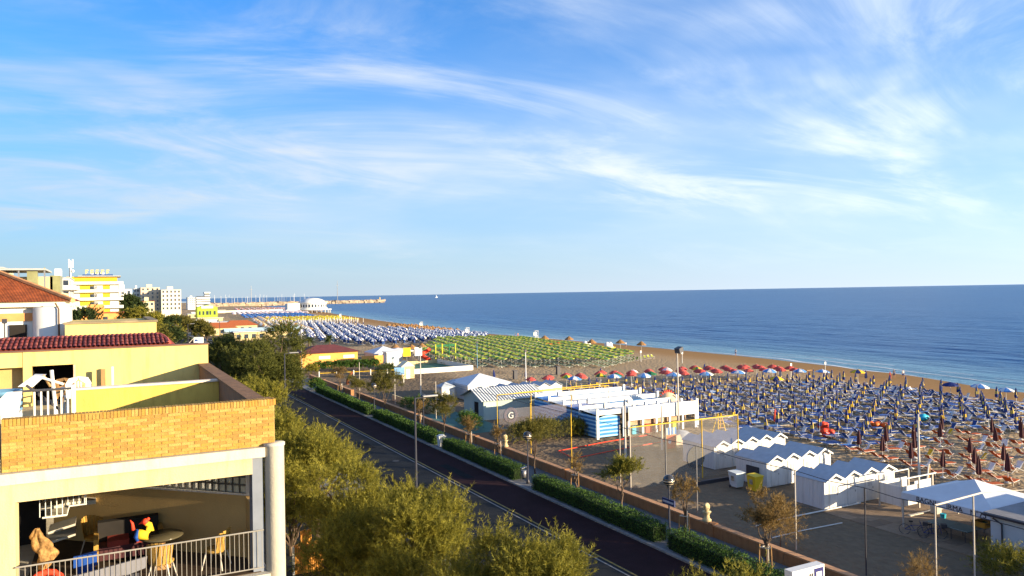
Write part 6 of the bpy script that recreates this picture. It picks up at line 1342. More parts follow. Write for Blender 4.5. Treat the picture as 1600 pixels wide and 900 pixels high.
def orange_house():
    x0, x1, y0, y1 = 37.8, 51.0, 174.8, 186; OW = mat('orange_render', (.60, .30, .08), .85, .08, .5); t = thing('beach_house', 'orange beach house with low maroon hipped roof', 'building', (44.5, 180, 0))
    part(MB().box(x0, x1, y0, y1, 0, 3.15), 'wall', OW, t)
    xa, xb, ym = x0 + 5, x1 - 4, (y0 + y1) / 2
    part(MB().add([(x0 - .7, y0 - .7, 3.15), (x1 + .7, y0 - .7, 3.15), (x1 + .7, y1 + .7, 3.15), (x0 - .7, y1 + .7, 3.15), (xa, ym, 4.6), (xb, ym, 4.6)], [(0, 1, 5, 4), (1, 2, 5), (2, 3, 4, 5), (3, 0, 4), (0, 3, 2, 1)]), 'roof', mat('maroon_roof', (.13, .035, .035), .8, .2, 1), t)
    for x in (42.0, 47.6): part(MB().box(x, x + 2.6, y0 - .05, y0 - .005, 1.7, 2.4), 'window', WHITE, t)
    part(MB().box(x1 - .2, x1 + 5.5, y0 - 4, y0 - 3.8, 0, 2.2), 'garden_wall', OW, t)
    t = thing('white_kiosk', 'white kiosk block right of the orange garden wall', 'kiosk', (56, 166, 0)); part(MB().box(54.6, 57.4, 164.5, 167, 0, 3.2), 'wall', WHITE, t); part(MB().box(54.4, 57.6, 164.3, 167.2, 3.2, 3.35), 'roof', WHITE, t)
    t = thing('rope_fence', 'low yellow rail with white posts before the shrub row', 'fence', (44, 155, 0)); part(MB().tube([(36.5, 152, .8), (53, 149, .8)], .06, 6), 'rail', YELF, t)
    for k in range(6): part(MB().lathe([(.12, 0), (.12, 1.1), (0, 1.2)], (36.5 + k * 3.3, 152 - k * .6, 0), 8), 'post', WHITE, t)
    t = thing('driftwood_sculpture', 'bent rusty sculpture standing on the sand by the promenade', 'sculpture', (38.3, 137, 0)); part(MB().tube([(38.0, 137, 0), (38.1, 137, .9), (38.5, 137, 1.7), (39.0, 137, 2.2)], [.3, .32, .26, .15], 8), 'body', mat('rust', (.16, .05, .02), .9, .3, 3), t, True)
orange_house()

# ================================================================== umbrellas and sunbeds
E1 = Vector((.2, .98, 0)).normalized(); E2 = Vector((.98, -.2, 0)).normalized()
ROWA = math.atan2(E2.y, E2.x)
def closed_meshes(a, b, tag_):
    n = 8
    prof = [(.05, .92), (.21, .98), (.24, 1.18), (.22, 1.42), (.18, 1.80), (.12, 2.12), (.05, 2.38), (.012, 2.46)]
    mb = MB(); n = 12
    for i, (r, z) in enumerate(prof):
        for k in range(n):
            t = 2 * math.pi * k / n; rr = r * (1.0 if k % 2 else .66 if i not in (0, len(prof) - 1) else 1); mb.v.append((rr * math.cos(t), rr * math.sin(t), z))
    for i in range(len(prof) - 1):
        for k in range(n):
            q, w = i * n + k, i * n + (k + 1) % n
            mi = 1 if ((i == 3 and k % 3 != 2) or (i == 4 and k % 6 == 0) or (i == 2 and k % 6 == 2)) else 0
            mb.f.append((q, w, w + n, q + n)); mb.m.append(mi)
    pole = MB().tube([(0, 0, 0), (0, 0, 1.0), (0, 0, 2.56)], [.028, .024, .012], 6)
    base = MB().lathe([(0, 0), (.22, 0), (.22, .06), (.06, .1), (.05, .3)], n=8)
    return [('canopy', mb.mesh('closed_canopy_' + tag_, [a, b])), ('pole', pole.mesh('pole', WHITE)), ('base', base.mesh('base', WHITE))]
def open_meshes(ms, tag_, r=.93, z0=1.92, z1=2.38, fr=True):
    mb = MB(); n = 16; nm = len(ms)
    prof = [(r, z0 - .12), (r, z0), (r * .55, z0 + (z1 - z0) * .62), (.03, z1)]
    o = 0
    for i, (q, z) in enumerate(prof):
        for k in range(n):
            t = 2 * math.pi * k / n; sag = .03 if (k % 2 and i < 2) else 0; mb.v.append((q * math.cos(t) * (1 - sag), q * math.sin(t) * (1 - sag), z - sag))
    for i in range(3):
        for k in range(n): a, b = i * n + k, i * n + (k + 1) % n; mb.f.append((a, b, b + n, a + n)); mb.m.append((k // 2) % nm)
    pole = MB().tube([(0, 0, 0), (0, 0, z1 + .08)], .026, 6)
    base = MB().lathe([(0, 0), (.22, 0), (.22, .06), (.06, .1), (.05, .3)], n=8)
    return [('canopy', mb.mesh('open_canopy_' + tag_, ms)), ('pole', pole.mesh('pole', WHITE)), ('base', base.mesh('base', WHITE))]
def merged(parts, name):
    """one mesh with several materials, for things too far off to show their parts"""
    mb = MB(); mats = []
    for p_ in parts:
        me = p_[1]; dx = p_[2][0] if len(p_) > 2 else 0
        o = len(mb.v); mb.v += [(v.co.x + dx, v.co.y, v.co.z) for v in me.vertices]
        for p in me.polygons:
            m = me.materials[p.material_index]
            if m not in mats: mats.append(m)
            mb.f.append(tuple(i + o for i in p.vertices)); mb.m.append(mats.index(m))
    return mb, mats
def sunbed_meshes(fab, tag_, back=.55, frm=WHITE):
    W = .31; c, s_ = math.cos(back), math.sin(back); e = (.30 + .75 * c, .34 + .75 * s_)
    fr = MB().tube([(e[0], -W, e[1]), (.30, -W, .34), (-.95, -W, .34), (-.95, W, .34), (.30, W, .34), (e[0], W, e[1])], .017, 5)
    leg = MB().tube([(-.08, -W, 0), (0, -W, .34), (0, W, .34), (-.08, W, 0)], .017, 5).mesh('leg', frm)
    fa = MB()
    ts = [(-.94, .365), (.30, .365), (.30 + .74 * c, .365 + .74 * s_)]
    for (a, z), (b_, w) in zip(ts, ts[1:]): pass
    fa.add([(x, y, z) for x, z in ts for y in (-.30, .30)] + [(x, y, z + .03) for x, z in ts for y in (-.30, .30)], [(0, 1, 3, 2), (2, 3, 5, 4), (6, 8, 9, 7), (8, 10, 11, 9), (0, 6, 7, 1), (4, 5, 11, 10), (0, 2, 8, 6), (2, 4, 10, 8), (1, 7, 9, 3), (3, 9, 11, 5)])
    return [('frame', fr.mesh('frame', frm)), ('leg', leg, (-.72, 0, 0)), ('leg', leg, (.45, 0, 0)), ('fabric', fa.mesh('fabric_' + tag_, fab))]
def deckchair_meshes(fab, tag_):
    fr = MB()
    for s in (-1, 1): fr.tube([(-.45, s * .27, .0), (.42, s * .27, .85)], .016, 5); fr.tube([(.42, s * .29, .0), (-.38, s * .29, .40)], .016, 5)
    for (x, z) in ((-.45, .02), (.42, .85), (.42, .02), (-.38, .40)): fr.tube([(x, -.29, z), (x, .29, z)], .018, 5)
    fa = MB()
    pts = [(-.38, .38), (-.1, .25), (.16, .38), (.42, .84)]
    for (a, b), (c, d) in zip(pts, pts[1:]): fa.extr([(a, -.25, b), (c, -.25, d), (c, .25, d), (a, .25, b)], (0, 0, .015))
    return [('frame', fr.mesh('frame', WHITE)), ('fabric', fa.mesh('fabric_' + tag_, fab))]
def place(parts, name, label, cat, loc, rz, group):
    t = thing(name, label, cat, loc, rz, group); k = rnd.uniform(.94, 1.06); t.scale = (k, k, rnd.uniform(.93, 1.05))
    if 'umbrella' in name: t.rotation_euler = (rnd.gauss(0, .03), rnd.gauss(0, .03), rz)
    for p in parts: link(p[0], p[1], t, p[2] if len(p) > 2 else (0, 0, 0))
    return t
rnd = random.Random(77); NAVY2 = mat('faded_blue_fabric', (.03, .05, .17), .8, .2, 3); YELF2 = mat('faded_yellow_fabric', (.50, .37, .07), .8, .2, 3); BLUEF2 = mat('faded_sunbed_fabric', (.035, .10, .34), .8, .25, 3)
BYCS = [closed_meshes(NAVY, YELF, 'blue'), closed_meshes(NAVY2, YELF2, 'faded'), closed_meshes(NAVY, YELF2, 'mixed')]; BYC = BYCS[0]; BRC = closed_meshes(BROWNF, BROWNF, 'brown'); GRC = closed_meshes(GREENF, GREENF, 'green'); RDC = closed_meshes(REDB, REDB, 'red'); NVC = closed_meshes(NAVY, NAVY, 'navy')
BED_B = sunbed_meshes(BLUEF, 'blue', .50); BED_L = sunbed_meshes(BLUEF, 'blue_flat', .12); BED_O = sunbed_meshes([ORANGE], 'orange', .62); DCH_B = deckchair_meshes(BLUEF, 'blue'); DCH_W = deckchair_meshes(WHF, 'white'); DCH_O = deckchair_meshes(ORANGE, 'orange'); DCH_Y = deckchair_meshes(YELF, 'yellow'); BED_F = sunbed_meshes(BLUEL, 'lightblue', .35); BED_L2 = sunbed_meshes(BLUEF2, 'faded_flat', .05); BED_B2 = sunbed_meshes(BLUEF2, 'faded', .8)
S = 3.3; O = Vector((66, 46, 0)); rnd = random.Random(77)
beds = []          # (depth, loc, rot, label, kind)
field = []
def red_line(X): return 107 - .30 * (X - 60)
for j in range(-5, 26):
    for i in range(-9, 24):
        p = O + E2 * (S * i) + E1 * (S * j); X, Y = p.x, p.y
        if X < 57 or X > 113.5 + (0 if Y > 60 else -4): continue
        if X < 57.8 + max(0, (92 - Y) * .13) and Y > 50: continue
        if Y > red_line(X) - 1 or Y < 30: continue
        if Y > 84 and X > 110: continue
        if 57 < X < 63.5 and 68 < Y < 78: continue
        orange = (X < 84.5 and Y < 51.5 - (X - 62) * .05)
        if orange and X < 60.5: continue
        if not inview(X, Y, 1.0, 10): continue
        q = p + Vector((rnd.uniform(-.18, .18), rnd.uniform(-.18, .18), 0))
        field.append((j, i, q.x, q.y, orange))
rows = sorted({f[0] for f in field}); rowix = {}
for j in rows:
    for n, f in enumerate(sorted([f for f in field if f[0] == j], key=lambda f: f[1])): rowix[f[0], f[1]] = (rows.index(j) + 1, n + 1)
for (j, i, X, Y, orange) in field:
    r, c = rowix[j, i]; z = ground_z(X, Y); where = '%s from the land, %s row back' % (ordinal(c), ordinal(r))
    skip = rnd.random() < (.10 if not orange else .2)
    if not skip:
        if orange: place(BRC, 'closed_umbrella', 'closed dark brown umbrella, ' + where, 'umbrella', (X, Y, z), rnd.uniform(0, 3), 'closed umbrellas of the orange sunbed field')
        else: place(BYCS[rnd.randrange(3)], 'closed_umbrella', 'closed blue and yellow umbrella, ' + where, 'umbrella', (X, Y, z), rnd.uniform(0, 3), 'closed blue and yellow umbrellas')
    d = math.hypot(X, Y)
    for s, wd in ((-.55, 'near side'), (.55, 'far side'), (-1.3, 'outer near side'), (1.3, 'outer far side')):
        if rnd.random() < (.05 if abs(s) < 1 else (1 if orange else .3)): continue
        q = Vector((X, Y, 0)) + E1 * s * rnd.uniform(.9, 1.15) + E2 * rnd.uniform(-.45, .45)
        kd = ('orange' if orange else 'blue'); rz = ROWA + math.pi + rnd.gauss(0, .16)
        beds.append((d + (0 if abs(s) < 1 else .5), (q.x, q.y, ground_z(q.x, q.y)), rz, '%s sunbed, %s of umbrella place %s' % (kd, wd, where), kd, rnd.random()))
    if rnd.random() < .5:
        q = Vector((X, Y, 0)) + E2 * rnd.uniform(1.0, 1.35) + E1 * rnd.uniform(-.5, .5)
        beds.append((d + 60, (q.x, q.y, ground_z(q.x, q.y)), ROWA + rnd.uniform(-.5, .5), '%s deck chair beside umbrella place %s' % ('orange and white' if orange else 'white framed', where), 'deck_o' if orange else 'deck', rnd.random()))
beds.sort(key=lambda b: b[0])
def rest_mesh(items, parts_of):
    mb = MB(); mats = []; cache = {}
    for it in items:
        ps = parts_of(it); key = id(ps)
        if key not in cache: cache[key] = merged(ps, 'x')
        src, sm = cache[key]; o = len(mb.v); c, s = math.cos(it[2]), math.sin(it[2]); x, y, z = it[1]
        mb.v += [(x + c * a - s * b, y + s * a + c * b, z + d) for a, b, d in src.v]
        for m in sm:
            if m not in mats: mats.append(m)
        mp = [mats.index(m) for m in sm]
        mb.f += [tuple(k + o for k in f) for f in src.f]; mb.m += [mp[k] for k in src.m]
    return mb, mats
def bed_parts(b):
    if b[4] == 'orange': return BED_O if b[5] < .75 else DCH_O
    if b[4] == 'deck_o': return DCH_W if b[5] < .6 else DCH_Y
    if b[4] == 'deck': return DCH_W if b[5] < .5 else DCH_B
    return BED_L if b[5] < .34 else BED_L2 if b[5] < .5 else BED_B if b[5] < .78 else BED_B2 if b[5] < .93 else BED_F
nb = nd = 0; rest = []; restd = []
for b in beds:
    if b[4] in ('blue', 'orange'):
        nb += 1
        if nb <= 300: place(bed_parts(b), 'sunbed', b[3], 'sunbed', b[1], b[2], 'sunbeds under the closed umbrellas')
        else: rest.append(b)
    else:
        nd += 1
        if nd <= 300: place(bed_parts(b), 'deck_chair', b[3], 'deck chair', b[1], b[2], 'deck chairs among the sunbeds')
        else: restd.append(b)
if rest: mb, ms = rest_mesh(rest, bed_parts); tag(mb.build('sunbeds', ms), 'blue and white sunbeds crowded under the closed umbrellas towards the sea', 'sunbeds', kind='stuff')
if restd: mb, ms = rest_mesh(restd, bed_parts); tag(mb.build('deck_chairs', ms), 'white deck chairs among the seaward closed umbrellas', 'deck chairs', kind='stuff')
# boardwalk through the field
def boardwalk():
    t = tag(bpy.data.objects.new('boardwalk', None), kind='structure'); COL.objects.link(t); me = MB().box(-.55, .55, -.48, .48, 0, .06).mesh('boardwalk_slab', mat('pale_slab', (.50, .48, .46), .9, .12, 2))
    p = Vector((62.5, 66.6, 0)); 
    for k in range(42): q = p + E2 * 1.12 * k; link('boardwalk_slab', me, t, (q.x, q.y, ground_z(q.x, q.y) + .01), ROWA)
boardwalk()
# open red umbrellas at the back of the field, with blue and white, green and pink ones among them
RED_O = open_meshes([REDF], 'red'); PINK_O = open_meshes([PINK, WHF], 'pink'); GRN_O = open_meshes([GREENF], 'green'); BW_O = open_meshes([BLUEL, WHF], 'bluewhite', 1.2); GY_O = open_meshes([GREENF, YELF], 'greenyellow'); NV_O = open_meshes([NAVY], 'navy', 1.25); YB_O = open_meshes([NAVY, YELF], 'blueyellow', 1.2)
reds = []
for r_ in range(4):
    for k in range(17):
        X = 60.5 + k * 2.85 + (1.4 if r_ % 2 else 0) + rnd.uniform(-.3, .3); Y = red_line(X) + 3.0 + r_ * 2.5 + rnd.uniform(-.4, .4)
        if r_ == 2 and k < 5 or r_ == 3 and (k < 9 or k > 15): continue
        if r_ == 1 and k in (0,): continue
        reds.append((r_, k, X, Y))
for (r_, k, X, Y) in reds:
    kind, nm = (RED_O, 'open faded red umbrella')
    if r_ == 2 and k in (7, 9): kind, nm = PINK_O, 'open pale pink umbrella'
    if r_ == 2 and k == 11: kind, nm = GY_O, 'open green and yellow umbrella'
    if r_ == 0 and k in (5, 7): kind, nm = GRN_O, 'open dark green umbrella'
    if r_ == 0 and k in (2, 4): kind, nm = GY_O, 'open green and yellow umbrella'
    place(kind, 'beach_umbrella', '%s, %s from the land in the %s red row' % (nm, ordinal(k + 1), ['front', 'second', 'third', 'back'][r_]), 'umbrella', (X, Y, ground_z(X, Y)), rnd.uniform(0, 1), 'open umbrellas of the red rows')
for k, X in enumerate((66.5, 73, 78, 83, 88.5, 94, 99.5, 105, 109)):
    Y = red_line(X) + .6
    place(BW_O, 'beach_umbrella', 'open blue and white umbrella before the red rows, %s from the land' % ordinal(k + 1), 'umbrella', (X, Y, ground_z(X, Y)), .2 * k, 'open blue and white umbrellas')
for k, (X, Y, P, lab) in enumerate(((111.3, 71.4, NV_O, 'open navy umbrella at the seaward edge of the field'), (113.2, 68.3, BW_O, 'open blue and white umbrella right of the open navy one'), (113.4, 64.6, BW_O, 'rightmost open blue and white umbrella at the seaward edge'), (114.5, 90, YB_O, 'lone open blue and yellow umbrella at the sea end of the field'), (93, 88, YB_O, 'open blue and yellow umbrella standing among closed ones'))):
    place(P, 'beach_umbrella', lab, 'umbrella', (X, Y, ground_z(X, Y)), .3, 'open umbrellas at the edge of the field')
for k, (X, Y, P, lab) in enumerate(((77, 113.5, NVC, 'closed dark umbrella behind the red rows, left one'), (66, 121, NVC, 'closed dark umbrella alone on the sand behind the red rows'), (97, 109, NVC, 'closed dark umbrella behind the red rows, right one'), (116, 89.5, NVC, 'closed navy umbrella at the far sea corner'), (118.5, 86.8, RDC, 'closed red umbrella at the far sea corner'), (60.5, 122.5, NVC, 'closed black umbrella beside the white lamp pole'), (66.8, 63.5, RDC, 'closed red umbrella inside the blue field near the court'))):
    place(P, 'beach_umbrella', lab, 'umbrella', (X, Y, ground_z(X, Y)), 0, 'single closed umbrellas')
# stack of white plastic loungers and odd bright things in the field
for k in range(6):
    place(DCH_W, 'deck_chair', 'white chair in the seaward chair cluster, %s from the left' % ordinal(k + 1), 'deck chair', (106.5 + k * .75, 79.6 - k * .55, ground_z(107, 79)), .4 * k, 'white chairs at the seaward edge')
def heap(x, y, m, label, r=.8, seed=1):
    g = random.Random(seed); mb = MB()
    for k in range(9): mb.ball((x + g.uniform(-r, r), y + g.uniform(-r, r) * .6, g.uniform(.2, .7)), g.uniform(.25, .45), 8, 5, 0, (1.2, 1, .8))
    single(mb, 'inflatables', m, label, 'inflatable', (x, y, 0), smooth=True)
heap(76.5, 57.8, mat('orange_plastic', (.62, .13, .02), .5, .2, 2), 'heap of orange and red inflatables in the blue field', 1.0, 1); heap(85, 58, CYAN, 'cyan inflatable mattress pile in the blue field', .8, 2); heap(71.0, 60.5, REDB, 'red and white inflatable left of the orange heap', .4, 3); heap(68.0, 57.5, REDB, 'small red float near the cabins', .5, 4)
single(MB().box(88.0, 90.4, 47.9, 48.5, .2, .35).obox((90.8, 48.2, .6), (.5, 0, .35), (0, .3, 0), (-.04, 0, .06)), 'lime_board', LIME, 'lime green lounger at the right of the blue field', 'lounger', (89.5, 48.2, 0))

# ---- green and yellow open umbrellas
def inside(x, y, P):
    c = False; n = len(P)
    for i in range(n):
        (x1, y1), (x2, y2) = P[i], P[(i + 1) % n]
        if (y1 > y) != (y2 > y) and x < (x2 - x1) * (y - y1) / (y2 - y1) + x1: c = not c
    return c
GREEN_Z = [(66, 152), (93, 133), (110, 146), (115, 175), (122, 226), (97, 238), (70, 186)]
GO = [merged(open_meshes([LIME, OLIVEF], 'lime_a', 1.2, 1.95, 2.12), 'a'), merged(open_meshes([OLIVEF, LIME], 'lime_b', 1.2, 1.95, 2.12), 'b'), merged(open_meshes([LIME, LIME, OLIVEF], 'lime_c', 1.2, 1.95, 2.12), 'c')]
GPARTS = open_meshes([LIME, OLIVEF], "lime_d", 1.28, 1.95, 2.2)
GOM = [mb.mesh('lime_umbrella', ms) for mb, ms in GO]
pts = []
for j in range(-2, 40):
    for i in range(-20, 20):
        p = Vector((92, 134, 0)) + E2 * (3.3 * i) + E1 * (3.25 * j)
        if inside(p.x, p.y, GREEN_Z): pts.append((j, i, p.x + rnd.uniform(-.2, .2), p.y + rnd.uniform(-.2, .2)))
pts.sort(key=lambda p: math.hypot(p[2], p[3])); jr = sorted({p[0] for p in pts}); cnt = {}
green_extra = []
for n, (j, i, X, Y) in enumerate(pts):
    cols = sorted(q[1] for q in pts if q[0] == j); c = cols.index(i) + 1
    if n < 300: tag(link('lime_umbrella', GOM[rnd.randrange(3)], None, (X, Y, ground_z(X, Y)), rnd.uniform(0, .7)), 'open lime and green umbrella, %s from the land, %s row of the green field' % (ordinal(c), ordinal(jr.index(j) + 1)), 'umbrella', 'open lime and green umbrellas')
    else: green_extra.append((0, (X, Y, ground_z(X, Y)), rnd.uniform(0, .7)))
if green_extra: mb, ms = rest_mesh(green_extra, lambda it: GPARTS); tag(mb.build('lime_umbrellas', ms), 'open lime and green umbrellas at the far end of the green field', 'umbrellas', kind='stuff')
DCH_G = deckchair_meshes(LIME, 'lime'); BED_G = sunbed_meshes(OLIVEF, 'green', .4)
its = []
for (j, i, X, Y) in pts:
    for s in (-1, 1): q = Vector((X, Y, 0)) + E1 * s * .75; its.append((0, (q.x, q.y, ground_z(q.x, q.y)), ROWA + rnd.uniform(-.2, .2)))
mb, ms = rest_mesh(its, lambda it: BED_G); tag(mb.build('sunbeds', ms), 'dark green sunbeds shaded under the lime umbrellas', 'sunbeds', kind='stuff')
for k in range(7):
    X, Y = 99 + k * 1.9, 138.5 + k * 1.0
    place(DCH_G, 'deck_chair', 'lime deck chair outside the green field, %s from the left' % ordinal(k + 1), 'deck chair', (X + 4, Y + 2, ground_z(X, Y)), .3 * k, 'lime deck chairs')
# ---- blue and white field farther on
BLUE_Z = [(60, 292), (72, 232), (113, 236), (126, 262), (124, 300), (108, 340), (106, 455), (84, 455), (70, 380)]
bwp = [('canopy', open_meshes([mat('pale_blue_fabric', (.36, .42, .50), .8, .15, .5), NAVY, WHF, BLUEF], 'bw_far', 1.1, 1.75, 2.45)[0][1]), ('skirt', MB().lathe([(.30, .5), (.36, .9), (.12, 1.8)], n=8).mesh('skirt', BLUEF)), ('pole', MB().tube([(0, 0, 0), (0, 0, 2.5)], .05, 5).mesh('pole', WHITE))]
bwm = merged(bwp, 'bw'); bwme = bwm[0].mesh('blue_white_umbrella', bwm[1]); pts = []
for j in range(-3, 70):
    for i in range(-16, 16):
        p = Vector((95, 236, 0)) + E2 * (3.5 * i) + E1 * (3.5 * j)
        if inside(p.x, p.y, BLUE_Z): pts.append((j, i, p.x + rnd.uniform(-.7, .7), p.y + rnd.uniform(-.7, .7)))
pts.sort(key=lambda p: math.hypot(p[2], p[3])); jr = sorted({p[0] for p in pts}); ex = []
for n, (j, i, X, Y) in enumerate(pts):
    cols = sorted(q[1] for q in pts if q[0] == j); c = cols.index(i) + 1
    if n < 300: tag(link('blue_white_umbrella', bwme, None, (X, Y, ground_z(X, Y)), rnd.uniform(0, 1)), 'white and blue umbrella, %s from the land, %s row of the far blue field' % (ordinal(c), ordinal(jr.index(j) + 1)), 'umbrella', 'white and blue umbrellas of the far field')
    else: ex.append((0, (X, Y, ground_z(X, Y)), rnd.uniform(0, 1)))
mb, ms = rest_mesh(ex, lambda it: bwp); tag(mb.build('blue_umbrellas', ms), 'white and blue umbrellas beyond the far blue field', 'umbrellas', kind='stuff')
its = [(0, (p[2] + rnd.uniform(.6, 1.4), p[3] + rnd.uniform(-.6, .6), ground_z(p[2], p[3])), ROWA + rnd.uniform(-.3, .3)) for p in pts for _ in range(1)]
mb, ms = rest_mesh(its, lambda it: BED_B); tag(mb.build('sunbeds', ms), 'blue sunbeds set between the far white and blue umbrellas', 'sunbeds', kind='stuff')
# straw umbrellas
stm = MB().lathe([(1.45, 1.7), (1.25, 2.0), (.5, 2.55), (0, 2.9)], n=10, mi=0).tube([(0, 0, 0), (0, 0, 2.4)], .05, 5, 1).mesh('straw_umbrella', [STRAW, POLEW]); n = 0
for j in range(9):
    for i in range(4):
        X, Y = 113 + i * 4.2 + j * .5, 285 + j * 8 + i * 1.0
        if X > shore(Y) - 12: continue
        n += 1; tag(link('straw_umbrella', stm, None, (X, Y, ground_z(X, Y)), j), 'thatched umbrella, %s from the land in the %s straw row' % (ordinal(i + 1), ordinal(j + 1)), 'umbrella', 'thatched umbrellas by the water')
for k, (X, Y, lab) in enumerate(((67.5, 196, 'thatched umbrella beside the slide, left one'), (71, 193, 'thatched umbrella beside the slide, middle one'), (75, 196, 'thatched umbrella beside the slide, right one'), (121, 209, 'brown thatched umbrella near the lifeguard chair'), (122, 184, 'brown thatched umbrella left of the pedal boats'), (132, 184, 'brown thatched umbrella right of the pedal boats'), (132, 174, 'lone brown thatched umbrella near the water'), (127.5, 205, 'brown thatched umbrella at the end of the red boat'))):
    tag(link('straw_umbrella', stm, None, (X, Y, ground_z(X, Y)), k), lab, 'umbrella', 'single thatched umbrellas')
# masses of umbrellas far along the beach
def mass(name, label, parts, x0, x1, y0, y1, sx, sy, keep=.92, seed=1):
    g = random.Random(seed); it = []; y = y0
    while y < y1:
        x = x0 + (y - y0) * .12; xe = x1 + (y - y0) * .12
        while x < xe:
            if g.random() < keep: it.append((0, (x + g.uniform(-.5, .5), y + g.uniform(-.8, .8), ground_z(x, y)), g.uniform(0, 1)))
            x += sx
        y += sy
    mb, ms = rest_mesh(it, lambda k: parts); tag(mb.build(name, ms), label, 'umbrellas', kind='stuff')
far_b = [('c', open_meshes([BLUEL, BLUEF], 'fb', 1.6, 1.9, 2.5)[0][1])]; far_y = [('c', open_meshes([YELF, LIME], 'fy', 1.5, 1.9, 2.5)[0][1]), ('p', MB().tube([(0, 0, 0), (0, 0, 2.4)], .07, 4).mesh('p', WHITE))]; far_w = [('c', open_meshes([WHF, PINK], 'fw', 1.7, 1.9, 2.5)[0][1])]; far_p = [('c', MB().tube([(0, 0, 0), (0, 0, 4.2)], [.13, .1], 5).mesh('p', WHITE)), ('n', closed_meshes(NAVY, BLUEF, 'far')[0][1])]
mass('closed_umbrellas', 'pale poles and closed navy umbrellas beyond the blue field', far_p, 72, 118, 385, 450, 4.5, 11, .9, 1)
mass('yellow_umbrellas', 'yellow umbrellas in the far beach section', far_y, 82, 138, 470, 560, 4.2, 9, .9, 2)
mass('blue_umbrellas', 'bright blue umbrellas in the far beach section', far_b, 86, 135, 570, 690, 4.0, 8, .9, 3)
mass('pale_umbrellas', 'pale umbrellas on the beach near the pier', far_w, 96, 160, 700, 800, 4.5, 9, .85, 4)
mass('mixed_umbrellas', 'tiny reddish umbrellas on the beach beyond the pier', [('c', open_meshes([REDF, WHF], 'fr', 1.9, 1.9, 2.6)[0][1])], 120, 205, 835, 1100, 7, 14, .8, 5)
mass('beach_tents', 'low mixed sunshades inland of the far umbrellas', [('c', open_meshes([CREAM, WHF, STRAW], 'fc', 1.9, 2.2, 3.0)[0][1])], 60, 80, 330, 560, 5, 9, .7, 6)

# ================================================================== people, boats and small things on the shore
def person_mesh(tag_, arms, legs, shirt, trousers, lean=0.0):
    """one continuous skinned figure 1.72 m tall facing +Y; materials split at neckline, waist and hems"""
    J = {'pel': (0, 0, .93), 'spine': (0, lean * .5, 1.15), 'chest': (0, lean, 1.38), 'neck': (0, lean * 1.1, 1.50), 'head': (0, lean * 1.2 + .01, 1.60), 'crown': (0, lean * 1.2 + .01, 1.70)}
    Rr = {'pel': (.15, .11), 'spine': (.125, .095), 'chest': (.165, .11), 'neck': (.05, .05), 'head': (.085, .10), 'crown': (.055, .065)}
    E = [('pel', 'spine'), ('spine', 'chest'), ('chest', 'neck'), ('neck', 'head'), ('head', 'crown')]
    for s, nm in ((-1, 'l'), (1, 'r')):
        a = arms[nm]; J['sh' + nm] = (s * .18, lean, 1.42); J['el' + nm] = (s * .23, lean + a[0][0], a[0][1]); J['wr' + nm] = (s * .24, lean + a[1][0], a[1][1]); J['hd' + nm] = (s * .235, lean + a[2][0], a[2][1])
        Rr.update({'sh' + nm: (.058, .058), 'el' + nm: (.042, .042), 'wr' + nm: (.03, .03), 'hd' + nm: (.035, .025)}); E += [('chest', 'sh' + nm), ('sh' + nm, 'el' + nm), ('el' + nm, 'wr' + nm), ('wr' + nm, 'hd' + nm)]
        l = legs[nm]; J['hp' + nm] = (s * .095, 0, .86); J['kn' + nm] = (s * .10, l[0][0], l[0][1]); J['an' + nm] = (s * .10, l[1][0], l[1][1]); J['to' + nm] = (s * .11, l[1][0] + .16, l[1][1] - .05)
        Rr.update({'hp' + nm: (.088, .09), 'kn' + nm: (.057, .06), 'an' + nm: (.038, .042), 'to' + nm: (.04, .028)}); E += [('pel', 'hp' + nm), ('hp' + nm, 'kn' + nm), ('kn' + nm, 'an' + nm), ('an' + nm, 'to' + nm)]
    ks = list(J); me = bpy.data.meshes.new('skeleton'); me.from_pydata([J[k] for k in ks], [(ks.index(a), ks.index(b)) for a, b in E], [])
    o = bpy.data.objects.new('skeleton', me); COL.objects.link(o); o.modifiers.new('skin', 'SKIN'); sv = me.skin_vertices[0].data
    for i, k in enumerate(ks): sv[i].radius = Rr[k]
    sv[ks.index('pel')].use_root = True; su = o.modifiers.new('sub', 'SUBSURF'); su.levels = 2; su.render_levels = 2
    dg = bpy.context.evaluated_depsgraph_get(); out = bpy.data.meshes.new_from_object(o.evaluated_get(dg)); out.name = 'body_' + tag_
    bpy.data.objects.remove(o)
    for m in (SKIN, shirt, trousers, HAIR): out.materials.append(m)
    for p in out.polygons:
        c = p.center; mi = 0
        if c.z > 1.64 or (c.z > 1.555 and c.y < lean * 1.2 - .03): mi = 3
        elif .96 < c.z < 1.475 and (abs(c.x) < .205 or c.z > 1.22): mi = 1
        elif .55 < c.z <= .96 and abs(c.x) < .2: mi = 2
        p.material_index = mi; p.use_smooth = True
    return out
AR = {'l': ((-.05, 1.14), (.06, .92), (.08, .82)), 'r': ((.05, 1.14), (.16, .94), (.20, .86))}
LG = {'l': ((.14, .50), (.05, .08)), 'r': ((-.02, .48), (-.26, .13))}
LS = {'l': ((.02, .48), (0, .08)), 'r': ((.0, .48), (-.03, .08))}
PW = person_mesh('white_walk', AR, LG, WHF, NAVY, .04); PD = person_mesh('dark_walk', AR, LG, mat('grey_shirt', (.10, .11, .14), .8, .1), NAVY, .04); PO = person_mesh('orange', AR, LG, REDB, NAVY, .03); PY = person_mesh('yellow', AR, LG, LIME, NAVY, .03); PS = person_mesh('stand', AR, LS, WHF, BLUEF); PB = person_mesh('bather', AR, LS, SKIN, REDB)
def person(me, x, y, rz, label, z=None, group=None):
    tag(link('person', me, None, (x, y, ground_z(x, y) - .03 if z is None else z), rz), label, 'person', group)
